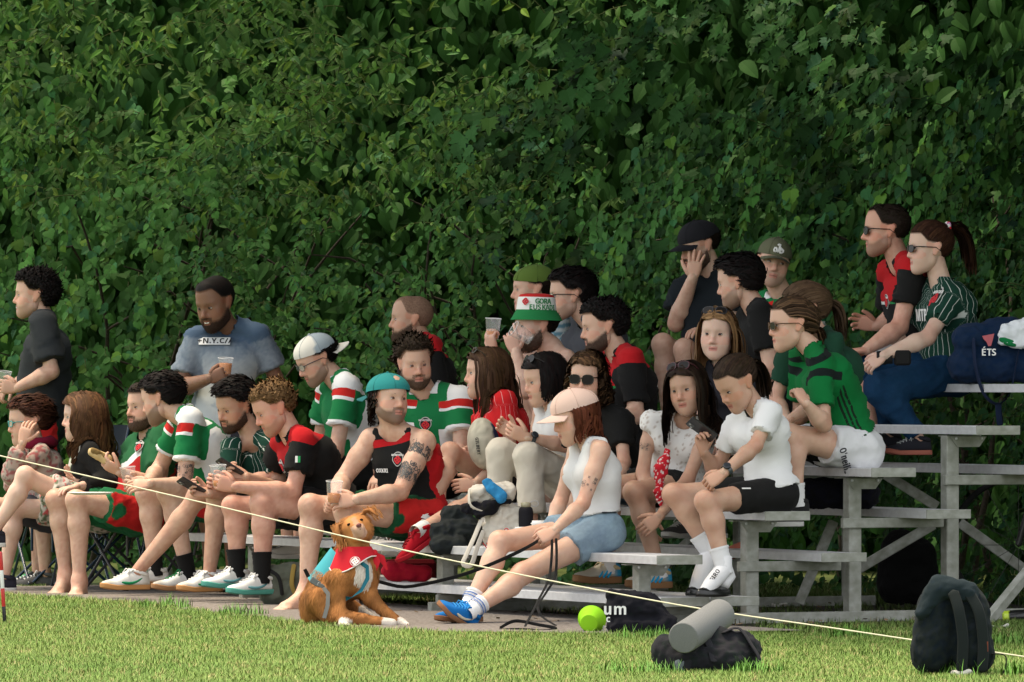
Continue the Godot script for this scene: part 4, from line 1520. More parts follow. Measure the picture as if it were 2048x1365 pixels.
func make_grass() -> void:
	var rng := RandomNumberGenerator.new(); rng.seed = 21
	var n := FastNoiseLite.new(); n.seed = 31; n.frequency = 0.55
	# a tuft of bent blades, five variants
	var tufts := []
	for q in 5:
		var t := MB.new()
		for k in 9:
			var a := rng.randf() * TAU
			var o := Vector3(rng.randf_range(-1, 1), 0, rng.randf_range(-1, 1)) * 0.02
			var lean := Vector3(cos(a), 0, sin(a)) * rng.randf_range(0.1, 0.75)
			var L := rng.randf_range(0.5, 1.15) * 0.029
			var side := Vector3(-sin(a), 0, cos(a))
			var sh := rng.randf_range(0.8, 1.2)
			t.col = Color(sh, sh, sh)
			t.ribbon([o, o + (Vector3.UP + lean * 0.4) * L * 0.5, o + (Vector3.UP * 0.9 + lean) * L], [0.0013, 0.0011, 0.0002], side, (Vector3.UP + lean * 0.3).normalized())
		tufts.append(t.mesh(mat_leaf_grass()))
	var spots := [[], [], [], [], []]
	var cols := [[], [], [], [], []]
	for k in 150000:
		var z := rng.randf_range(-6.5, 6.6)
		var half := (33.2 - z) * 0.0735 + 0.6
		var x := rng.randf_range(-half, half)
		var p := Vector3(x, 0.0, z)
		var rel := p - CORNER
		var bk := rel.dot(BACK); var al := rel.dot(ALONG)
		var ragged := n.get_noise_2d(x * 4.0, z * 4.0) * 0.16
		var front := -1.36
		if al > 0.4: front = lerpf(-1.36, -0.95, smoothstep(0.4, 4.6, al))
		if al < 0.0: front = lerpf(-1.36, -0.7, smoothstep(0.0, -0.9, al))
		var on_pad: bool = bk > front + ragged + 0.05 and bk < 0.3 and al > -0.85 + ragged and al < 7.2
		if on_pad: continue
		var under: bool = bk > 0.25 and bk < 3.2 and al > -0.32 + ragged and al < 5.6
		if under and rng.randf() < (0.93 if al < 2.5 else 0.6): continue
		var bare_patch := n.get_noise_2d(x * 1.4 + 40, z * 1.4)
		if al < 0.0 and bk > 0.0 and bk < 1.6 and al > -1.5 and bare_patch > 0.05 and rng.randf() < 0.75: continue
		var q := rng.randi() % 5
		var near_edge := clampf(1.0 - absf(bk - front) * 5.0, 0.0, 1.0)
		var sc := rng.randf_range(0.55, 1.0) * (1.0 + 0.25 * n.get_noise_2d(x * 2.0, z * 2.0)) * (1.0 + 0.45 * near_edge * rng.randf())
		if z < -2.6 and bk < -0.4: sc *= 1.3
		if bk > 0.3: sc *= 1.5
		var b := Basis(Vector3.UP, rng.randf() * TAU) * Basis.from_scale(Vector3(sc, sc, sc))
		spots[q].append(Transform3D(b, p))
		var tone := 0.5 + 0.5 * n.get_noise_2d(x * 0.9, z * 1.7) + rng.randf_range(-0.18, 0.18)
		var c := Color(0.115, 0.24, 0.042).lerp(Color(0.24, 0.335, 0.09), clampf(tone, 0.0, 1.0))
		if rng.randf() < 0.09: c = Color(0.42, 0.37, 0.17)
		cols[q].append(c * rng.randf_range(0.75, 1.15))
	# long tufts left standing round the bags and along the pavement's edge
	for c in [Vector3(0.62, 0, 1.55), Vector3(0.5, 0, 5.3), Vector3(0.95, 0, 5.25), Vector3(1.7, 0, 5.4), Vector3(1.95, 0, 5.45), Vector3(-1.35, 0, -1.6), Vector3(-1.75, 0, -2.7), Vector3(1.5, 0, 1.4), Vector3(2.1, 0, 2.3)]:
		for k in 26:
			var q := rng.randi() % 5
			var sc := rng.randf_range(1.4, 2.8)
			spots[q].append(Transform3D(Basis(Vector3.UP, rng.randf() * TAU) * Basis.from_scale(Vector3(sc * 0.7, sc, sc * 0.7)), c + Vector3(rng.randfn(0.0, 0.07), 0, rng.randfn(0.0, 0.07))))
			cols[q].append(Color(0.1, 0.25, 0.04) * rng.randf_range(0.8, 1.3))
	for q in 5:
		scatter("grass", tufts[q], spots[q], cols[q], self, "short green grass of the mown field", "grass")

func mat_leaf_grass() -> StandardMaterial3D:
	var m := vmat(0.6, 0.35)
	m.backlight_enabled = true
	m.backlight = Color(0.12, 0.16, 0.02)
	return m

func scatter(called: String, mesh: Mesh, spots: Array, cols: Array, parent: Node3D, label := "", category := "") -> MultiMeshInstance3D:
	var mm := MultiMesh.new()
	mm.transform_format = MultiMesh.TRANSFORM_3D
	mm.use_colors = true
	mm.mesh = mesh
	mm.instance_count = spots.size()
	for i in spots.size():
		mm.set_instance_transform(i, spots[i])
		mm.set_instance_color(i, cols[i])
	var o := MultiMeshInstance3D.new()
	o.multimesh = mm
	o.name = numbered(called) if parent == self else called
	parent.add_child(o, true)
	o.set_meta("kind", "stuff")
	if label:
		o.set_meta("label", label); o.set_meta("category", category)
	return o

# ---------------------------------------------------------------- bleacher
func on_end(back: float, y: float, along := 0.0) -> Vector3:
	return CORNER + BACK * back + ALONG * along + Vector3(0, y, 0)
func plank(called: String, node: Node3D, back: float, wide: float, top: float, from := 0.0, to := 5.45) -> void:
	# extruded board: ribbed top, thin lips hanging at both edges, closed ends
	var m := MB.new()
	var prof := []
	var ribs := 9
	var th := 0.04
	prof.append(Vector2(0, -th)); prof.append(Vector2(0, -0.003)); prof.append(Vector2(0.003, 0))
	for k in ribs:
		var a := lerpf(0.012, wide - 0.012, float(k) / (ribs - 1))
		prof.append(Vector2(a - 0.004, 0)); prof.append(Vector2(a - 0.0025, -0.003)); prof.append(Vector2(a + 0.0025, -0.003)); prof.append(Vector2(a + 0.004, 0))
	prof.append(Vector2(wide - 0.003, 0)); prof.append(Vector2(wide, -0.003)); prof.append(Vector2(wide, -th))
	var r0 := []
	var r1 := []
	for q in prof:
		r0.append(on_end(back + q.x, top + q.y, from)); r1.append(on_end(back + q.x, top + q.y, to))
	for k in prof.size() - 1: m.fquad(r0[k], r1[k], r1[k + 1], r0[k + 1])
	m.fquad(r0[prof.size() - 1], r1[prof.size() - 1], r1[0], r0[0])
	var o := part(called, m, mat_alu, node)
	# end caps stand a touch proud of the board
	var bs := Basis(BACK, Vector3.UP, -ALONG)
	for e in 2:
		var c := MB.new()
		c.box(on_end(back + wide * 0.5, top - th * 0.5, from - 0.003 if e == 0 else to + 0.003), Vector3(wide + 0.004, th + 0.004, 0.006), bs, 0.0015)
		part("end_cap", c, mat_steel, o)
func beam(called: String, node: Node3D, a: Vector3, b: Vector3, w: float, h: float, m: Material) -> void:
	var d := (b - a)
	var z := d.normalized()
	var x := Vector3.UP.cross(z)
	x = (ALONG if x.length() < 0.05 else x).normalized()
	var mb := MB.new()
	mb.box((a + b) * 0.5, Vector3(w, h, d.length()), Basis(x, z.cross(x), z), 0.003)
	part(called, mb, m, node)
func make_bleacher() -> void:
	var t := thing("bleacher", "five-row aluminium bleacher with ribbed benches carrying the spectators", "bleacher")
	var seat_y := [0.336, 0.536, 0.737, 0.935, 1.135]
	for k in 5: plank("seat", t, k * 0.571, 0.236, seat_y[k])
	plank("footboard", t, 0.02, 0.252, 0.139); plank("footboard", t, 0.284, 0.252, 0.139)
	plank("footboard", t, 0.874, 0.237, 0.338); plank("footboard", t, 1.44, 0.238, 0.537); plank("footboard", t, 2.0, 0.238, 0.742)
	for f in [0.32, 2.45, 4.75]:
		var bs := Basis(BACK, Vector3.UP, -ALONG)
		# posts of one frame, one under each seat
		var px := [0.085, 0.66, 1.215, 1.75, 2.38]
		for k in 5:
			var m := MB.new()
			var top: float = seat_y[k] - 0.047
			m.box(on_end(px[k], top * 0.5 + 0.0, f), Vector3(0.068, top, 0.064), bs, 0.004)
			part("post", m, mat_steel, t)
			# angle plate under the seat and its two bolts
			var g := MB.new()
			g.box(on_end(k * 0.571 + 0.118, top - 0.002, f + 0.045), Vector3(0.21, 0.006, 0.05), bs, 0.001)
			g.slab(PackedVector2Array([Vector2(-0.1, 0), Vector2(0.1, 0), Vector2(0.06, -0.05), Vector2(-0.06, -0.05)]), 0.006, Transform3D(bs, on_end(k * 0.571 + 0.118, top - 0.005, f - 0.037)))
			var gp := part("bracket", g, mat_steel, t)
			for s in [-0.07, 0.07]:
				var bolt := MB.new()
				bolt.box(on_end(k * 0.571 + 0.118 + s, top - 0.014, f - 0.045), Vector3(0.012, 0.012, 0.012), bs, 0.003)
				part("bolt", bolt, mat_alu, gp)
		# rails under the footboards and the sleeper on the ground
		beam("rail", t, on_end(0.02, 0.07, f - 0.034), on_end(0.545, 0.07, f - 0.034), 0.03, 0.04, mat_steel)
		beam("rail", t, on_end(0.58, 0.272, f - 0.034), on_end(1.13, 0.272, f - 0.034), 0.03, 0.048, mat_steel)
		beam("rail", t, on_end(1.14, 0.473, f - 0.034), on_end(1.69, 0.473, f - 0.034), 0.03, 0.048, mat_steel)
		beam("rail", t, on_end(1.7, 0.675, f - 0.034), on_end(2.33, 0.675, f - 0.034), 0.03, 0.048, mat_steel)
		beam("sleeper", t, on_end(-0.02, 0.027, f - 0.036), on_end(2.5, 0.027, f - 0.036), 0.045, 0.052, mat_steel)
	# slanting braces between the frames
	beam("brace", t, Vector3(1.408, 0.057, -1.800), Vector3(1.579, 0.464, -1.800), 0.04, 0.05, mat_steel)
	beam("brace", t, Vector3(1.721, 0.218, -2.200), Vector3(2.093, 0.437, -2.200), 0.04, 0.05, mat_steel)
	beam("brace", t, Vector3(1.858, 0.684, -2.250), Vector3(2.114, 0.525, -2.250), 0.04, 0.05, mat_steel)
	beam("brace", t, Vector3(2.241, 0.441, -2.500), Vector3(2.629, 0.160, -2.500), 0.04, 0.05, mat_steel)
	beam("brace", t, Vector3(2.212, 0.017, -0.100), Vector3(2.470, 0.287, -0.500), 0.04, 0.05, mat_steel)
	beam("brace", t, on_end(2.36, 0.06, 4.7), on_end(2.36, 1.05, 2.5), 0.04, 0.05, mat_steel)

# ---------------------------------------------------------------- thicket
func leaf_mesh(kind: int) -> ArrayMesh:
	# leaves lie in x (across) and z (stalk to tip), unit length, folded along the midrib
	var m := MB.new()
	m.col = Color(1, 1, 1)
	var out := []
	match kind:
		0: out = [[0.0, 0.0], [0.13, 0.06], [0.25, 0.22], [0.3, 0.42], [0.26, 0.62], [0.15, 0.84], [0.0, 1.0]]
		1: out = [[0.0, 0.0], [0.18, -0.06], [0.36, 0.02], [0.55, 0.1], [0.38, 0.2], [0.62, 0.42], [0.4, 0.44], [0.34, 0.52], [0.42, 0.78], [0.24, 0.66], [0.14, 0.76], [0.1, 0.9], [0.0, 1.0]]
		2: out = [[0.0, 0.06], [0.16, -0.06], [0.38, 0.04], [0.5, 0.26], [0.46, 0.36], [0.48, 0.54], [0.32, 0.64], [0.24, 0.78], [0.12, 0.84], [0.0, 1.0]]
		3: out = [[0.0, 0.0], [0.08, 0.08], [0.16, 0.28], [0.19, 0.46], [0.15, 0.68], [0.07, 0.88], [0.0, 1.0]]
	for s in [1.0, -1.0]:
		var mids := []
		var sides := []
		for q in out:
			var y: float = -0.28 * q[1] * q[1] + 0.04
			m.col = Color(1, 1, 1)
			mids.append(m.vert(Vector3(0, y, q[1])))
			var x: float = q[0]
			m.col = Color(0.93, 0.96, 0.93)
			sides.append(m.vert(Vector3(x * s, y + x * 0.28 - 0.3 * x * x * (1.0 if kind == 1 else 0.4), q[1])))
		for k in out.size() - 1:
			if s > 0: m.quad(mids[k], mids[k + 1], sides[k + 1], sides[k])
			else: m.quad(mids[k], sides[k], sides[k + 1], mids[k + 1])
	return m.mesh(mat_leaf)

var hedge_line := [Vector3(4.6, 0, 0.4), Vector3(3.45, 0, -2.2), Vector3(2.2, 0, -5.2), Vector3(0.9, 0, -7.3), Vector3(-1.0, 0, -8.8), Vector3(-4.2, 0, -10.4), Vector3(-6.0, 0, -11.0)]
var hedge_len := []
func hedge_at(s: float) -> Array:
	# point on the thicket's front line and the way it faces
	var k := 0
	while k < hedge_line.size() - 2 and s > hedge_len[k + 1]: k += 1
	var t: float = (s - hedge_len[k]) / (hedge_len[k + 1] - hedge_len[k])
	var d: Vector3 = (hedge_line[k + 1] - hedge_line[k]).normalized()
	var d2: Vector3 = (hedge_line[mini(k + 2, hedge_line.size() - 1)] - hedge_line[mini(k + 1, hedge_line.size() - 2)]).normalized()
	d = d.lerp(d2, clampf(t - 0.5, 0.0, 0.5)).normalized()
	return [hedge_line[k].lerp(hedge_line[k + 1], t), Vector3(d.z, 0, -d.x)]

func make_thicket() -> void:
	hedge_len = [0.0]
	for k in hedge_line.size() - 1: hedge_len.append(hedge_len[k] + hedge_line[k].distance_to(hedge_line[k + 1]))
	var total: float = hedge_len[hedge_len.size() - 1]
	var rng := RandomNumberGenerator.new(); rng.seed = 99
	var bulge := FastNoiseLite.new(); bulge.seed = 8; bulge.frequency = 0.5; bulge.fractal_octaves = 3
	var leaves := [leaf_mesh(0), leaf_mesh(1), leaf_mesh(2), leaf_mesh(3)]
	# the plants, from the right end of the thicket to the left
	var kinds := [
		{"s0": 0.0, "s1": 3.4, "leaf": 0, "size": 0.115, "y0": 0.1, "y1": 2.2, "name": "broadleaf_shrub", "label": "shrub with large pointed leaves behind the top row's denim-clad woman", "cat": "shrub", "col": Color(0.04, 0.12, 0.022), "push": 0.15},
		{"s0": 3.2, "s1": 6.3, "leaf": 0, "size": 0.062, "y0": 0.0, "y1": 2.3, "name": "dark_shrub", "label": "small-leaved dark shrub behind the man in the olive cap", "cat": "shrub", "col": Color(0.03, 0.095, 0.022), "push": 0.0},
		{"s0": 5.6, "s1": 8.4, "leaf": 2, "size": 0.078, "y0": 0.0, "y1": 2.8, "name": "vine", "label": "grapevine with heart-shaped leaves climbing beside the man in the black cap", "cat": "vine", "col": Color(0.043, 0.13, 0.025), "push": 0.3},
		{"s0": 7.6, "s1": 9.8, "leaf": 0, "size": 0.064, "y0": 0.0, "y1": 1.9, "name": "round_leaf_shrub", "label": "round-leaved shrub behind the shaven-headed bearded man", "cat": "shrub", "col": Color(0.043, 0.125, 0.025), "push": 0.15},
		{"s0": 9.4, "s1": 12.2, "leaf": 0, "size": 0.066, "y0": 0.0, "y1": 2.6, "name": "leafy_bush", "label": "leafy bush just behind the standing man in the faded blue shirt", "cat": "bush", "col": Color(0.04, 0.12, 0.024), "push": 0.1},
		{"s0": 11.6, "s1": 14.6, "leaf": 2, "size": 0.075, "y0": 0.0, "y1": 3.0, "name": "vine", "label": "broad-leaved vine hanging over the curly-haired standing man", "cat": "vine", "col": Color(0.046, 0.13, 0.025), "push": 0.1},
		{"s0": 0.0, "s1": 6.4, "leaf": 1, "size": 0.135, "y0": 1.6, "y1": 4.2, "name": "maple_tree", "label": "dark maple whose lobed leaves hang above the right half of the bleacher", "cat": "tree", "col": Color(0.026, 0.085, 0.022), "push": -0.75},
		{"s0": 6.2, "s1": 10.0, "leaf": 1, "size": 0.125, "y0": 1.9, "y1": 4.2, "name": "maple_tree", "label": "maple with lobed leaves over a dark hollow behind the bucket hat man", "cat": "tree", "col": Color(0.03, 0.095, 0.024), "push": -0.35},
		{"s0": 9.6, "s1": 15.0, "leaf": 3, "size": 0.095, "y0": 2.2, "y1": 4.2, "name": "ash_tree", "label": "tall tree with narrow leaves coloured yellow-green as if sunlit, rising over the camp chairs", "cat": "tree", "col": Color(0.055, 0.135, 0.02), "push": 0.0},  # leaf colour yellowed to stand in for sunlight on the leaves
	]
	for P in kinds:
		var h: Array = hedge_at((P.s0 + P.s1) * 0.5)
		var base: Vector3 = h[0] - h[1] * (3.6 if P.cat == "tree" else 1.2)
		var t := thing(P.name, P.label, P.cat, base, "")
		# stems
		var stems := 1 if P.cat == "tree" else 4
		for k in stems:
			var m := MB.new()
			var foot := Vector3(rng.randf_range(-0.5, 0.5), 0, rng.randf_range(-0.3, 0.1)) * (0.3 if stems == 1 else 1.0)
			var pts := []
			var rad := []
			var p := foot
			var dir := Vector3(rng.randf_range(-0.25, 0.25), 1, rng.randf_range(-0.1, 0.2))
			var steps := 9
			for s in steps:
				pts.append(p)
				rad.append((0.11 if stems == 1 else 0.022) * (1.0 - 0.75 * s / (steps - 1.0)))
				p += dir.normalized() * maxf(P.y1, 2.0) * (1.6 if stems == 1 else 0.95) / steps
				dir += Vector3(rng.randf_range(-0.25, 0.25), 0, rng.randf_range(-0.2, 0.25))
			m.tube(pts, rad, 7)
			part("trunk" if stems == 1 else "stem", m, mat_bark, t)
			for b in 5:
				var bm := MB.new()
				var q: Vector3 = pts[2 + b % 6]
				var d2: Vector3 = (h[1] * rng.randf_range(0.3, 1.0) + Vector3(rng.randf_range(-1, 1), rng.randf_range(0.2, 0.8), 0)).normalized()
				var L := rng.randf_range(0.7, 1.3)
				bm.tube([q, q + d2 * L * 0.4, q + d2 * L * 0.75 + Vector3(0, 0.06, 0), q + d2 * L], [0.02 if stems == 1 else 0.009, 0.014 if stems == 1 else 0.007, 0.008, 0.004], 6)
				part("limb", bm, mat_bark, t)
		var spots := []
		var cols := []
		var proud := []
		var twig := MB.new()
		twig.col = Color(0.07, 0.09, 0.035)
		var area: float = (P.s1 - P.s0) * (P.y1 - P.y0)
		var per := 9 if P.size < 0.09 else (7 if P.size < 0.12 else 6)
		var twigs := int(area * 1.9 / (P.size * P.size * (0.24 if P.leaf == 3 else 0.42)) / per)
		for k in twigs:
			var s: float = rng.randf_range(P.s0, P.s1)
			var y: float = rng.randf_range(P.y0, P.y1)
			var g := hedge_at(clampf(s, 0.01, total - 0.01))
			var face: Vector3 = g[1]
			var surf: float = bulge.get_noise_2d(s * 1.5, y * 1.7) * 1.7 + bulge.get_noise_2d(s * 4.0 + 30, y * 4.0) * 0.35 + P.push
			# hollows are thin, so that one looks into the shade
			if bulge.get_noise_2d(s * 1.5, y * 1.7) < -0.08 and rng.randf() < 0.7: continue
			# the tops of shrubs fall back, so that the trees show behind them
			if P.cat != "tree": surf -= 0.5 * smoothstep(P.y1 - 0.7, P.y1, y)
			var depth := absf(rng.randfn(0.0, 0.3))
			if rng.randf() < 0.3: depth += rng.randf_range(0.2, 0.9)
			var p: Vector3 = g[0] + face * (surf - depth) + Vector3(0, y, 0)
			var tang := Vector3.UP.cross(face)
			var dir: Vector3 = (face * rng.randf_range(0.1, 0.9) + tang * rng.randf_range(-1, 1) + Vector3.UP * rng.randf_range(-0.5, 0.8)).normalized()
			if P.cat == "vine": dir = (face * 0.3 + tang * rng.randf_range(-0.5, 0.5) + Vector3.UP * rng.randf_range(-1.2, 0.2)).normalized()
			var n := 9 if P.size < 0.09 else (7 if P.size < 0.12 else 6)
			var step: float = P.size * (0.55 if P.leaf == 0 else 0.5)
			var tone := rng.randf_range(0.6, 1.35)
			var pts := [p]
			for q in n:
				p += dir * step
				dir = (dir + Vector3(rng.randf_range(-0.25, 0.25), -0.1, rng.randf_range(-0.25, 0.25))).normalized()
				pts.append(p)
				var sgn := 1.0 if q % 2 == 0 else -1.0
				var axis: Vector3 = (tang * sgn * rng.randf_range(0.4, 1.1) + dir * 0.4 + Vector3.DOWN * rng.randf_range(0.1, 0.9) + face * 0.3).normalized()
				var nrm := (face * rng.randf_range(0.5, 1.1) + Vector3.UP * rng.randf_range(0.15, 0.8) + Vector3(rng.randf_range(-0.45, 0.45), 0, rng.randf_range(-0.45, 0.45)))
				nrm = (nrm - axis * nrm.dot(axis)).normalized()
				var L: float = P.size * rng.randf_range(0.6, 1.15) * (1.0 - 0.3 * q / n)
				var b := Basis(nrm.cross(axis), nrm, axis) * Basis.from_scale(Vector3(L * rng.randf_range(0.85, 1.2), L, L))
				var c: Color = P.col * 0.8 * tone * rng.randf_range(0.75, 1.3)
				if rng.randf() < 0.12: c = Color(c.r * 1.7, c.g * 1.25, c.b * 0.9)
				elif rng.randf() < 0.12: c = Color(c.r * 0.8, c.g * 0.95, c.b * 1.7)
				spots.append(Transform3D(b, p - base))
				cols.append(c)
				proud.append(surf - depth - P.push)
			if rng.randf() < 0.6:
				var loc := []
				var rad := []
				for q in pts.size():
					loc.append(pts[q] - base); rad.append(0.0035 - 0.0028 * q / pts.size())
				twig.tube(loc, rad, 4, false)
		if P.cat == "tree":
			# unseen crown above the picture, thickened and leaned out to shade the thicket
			for k in int((P.s1 - P.s0) * (330 if P.s0 > 9.0 else (1000 if P.s0 > 1.0 else 1700))):
				var s: float = rng.randf_range(P.s0, P.s1)
				var y := rng.randf_range(3.9 if P.s0 > 1.0 else 3.4, 8.6)
				var g := hedge_at(clampf(s, 0.01, total - 0.01))
				var out := clampf((y - 2.8) * 0.75, 0.0, 2.4) if P.s0 > 9.0 else clampf((y - 3.0) * 1.2, 0.0, 3.4 if P.s0 > 1.0 else 4.2)
				var p: Vector3 = g[0] + g[1] * (rng.randf_range(-1.6, 0.7) + out) + Vector3(0, y, 0)
				var axis := (Vector3.DOWN * rng.randf_range(0.2, 1.0) + Vector3(rng.randf_range(-1, 1), 0, rng.randf_range(-1, 1))).normalized()
				var nrm := (Vector3.UP + Vector3(rng.randf_range(-0.8, 0.8), 0, rng.randf_range(-0.8, 0.8)))
				nrm = (nrm - axis * nrm.dot(axis)).normalized()
				var L := rng.randf_range(0.22, 0.4)
				spots.append(Transform3D(Basis(nrm.cross(axis), nrm, axis) * Basis.from_scale(Vector3(L, L, L)), p - base))
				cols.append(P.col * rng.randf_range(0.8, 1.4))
				proud.append(-99.0)
		# the leaves that stand out furthest are pieces of their own, the rest make up the crown
		var order := range(spots.size())
		order.sort_custom(func(a, b): return proud[a] > proud[b])
		var ones := 130
		var rest_s := []
		var rest_c := []
		var shades := {}
		for k in order.size():
			var i: int = order[k]
			if k < ones:
				var o := MeshInstance3D.new()
				o.mesh = leaves[P.leaf]
				var key := k % 7
				if not shades.has(key):
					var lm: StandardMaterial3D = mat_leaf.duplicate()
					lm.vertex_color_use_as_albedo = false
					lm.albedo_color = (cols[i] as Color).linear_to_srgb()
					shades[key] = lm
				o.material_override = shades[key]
				o.transform = spots[i]
				o.name = "leaf"
				t.add_child(o, true)
			else:
				rest_s.append(spots[i]); rest_c.append(cols[i])
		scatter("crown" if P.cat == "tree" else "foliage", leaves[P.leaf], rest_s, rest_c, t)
		var tw := part("twigs", twig, vmat(0.8, 0.2), t)
		tw.set_meta("kind", "stuff")
	# the wood behind, one dark mass of leaves
	var bs := []
	var bc := []
	for k in 62000:
		var s := rng.randf_range(0.0, total)
		var g := hedge_at(s)
		var p: Vector3 = g[0] - (g[1] as Vector3) * rng.randf_range(1.9, 3.6) + Vector3(0, pow(rng.randf(), 0.9) * 7.0, 0)
		var L := rng.randf_range(0.09, 0.17)
		var nrm: Vector3 = ((g[1] as Vector3) + Vector3(rng.randf_range(-0.6, 0.6), rng.randf_range(-0.2, 0.8), rng.randf_range(-0.6, 0.6))).normalized()
		var axis := (Vector3.DOWN + Vector3(rng.randf_range(-1, 1), 0, rng.randf_range(-1, 1))).normalized()
		axis = (axis - nrm * axis.dot(nrm)).normalized()
		bs.append(Transform3D(Basis(nrm.cross(axis), nrm, axis) * Basis.from_scale(Vector3(L, L, L)), p))
		bc.append(Color(0.034, 0.1, 0.02) * rng.randf_range(0.75, 1.25))
	for k in 38000:
		var s := rng.randf_range(0.0, total)
		var g := hedge_at(s)
		var p: Vector3 = g[0] - (g[1] as Vector3) * rng.randf_range(3.6, 6.8) + Vector3(0, rng.randf() * 7.8, 0)
		var L := rng.randf_range(0.2, 0.4)
		var nrm: Vector3 = ((g[1] as Vector3) + Vector3(rng.randf_range(-0.5, 0.5), rng.randf_range(-0.2, 0.6), rng.randf_range(-0.5, 0.5))).normalized()
		var axis := (Vector3.DOWN + Vector3(rng.randf_range(-1, 1), 0, rng.randf_range(-1, 1))).normalized()
		axis = (axis - nrm * axis.dot(nrm)).normalized()
		bs.append(Transform3D(Basis(nrm.cross(axis), nrm, axis) * Basis.from_scale(Vector3(L, L, L)), p))
		bc.append(Color(0.034, 0.1, 0.02) * rng.randf_range(0.75, 1.25))
	scatter("undergrowth", leaves[0], bs, bc, self, "dark mass of leaves deep in the wood behind the shrubs", "undergrowth")
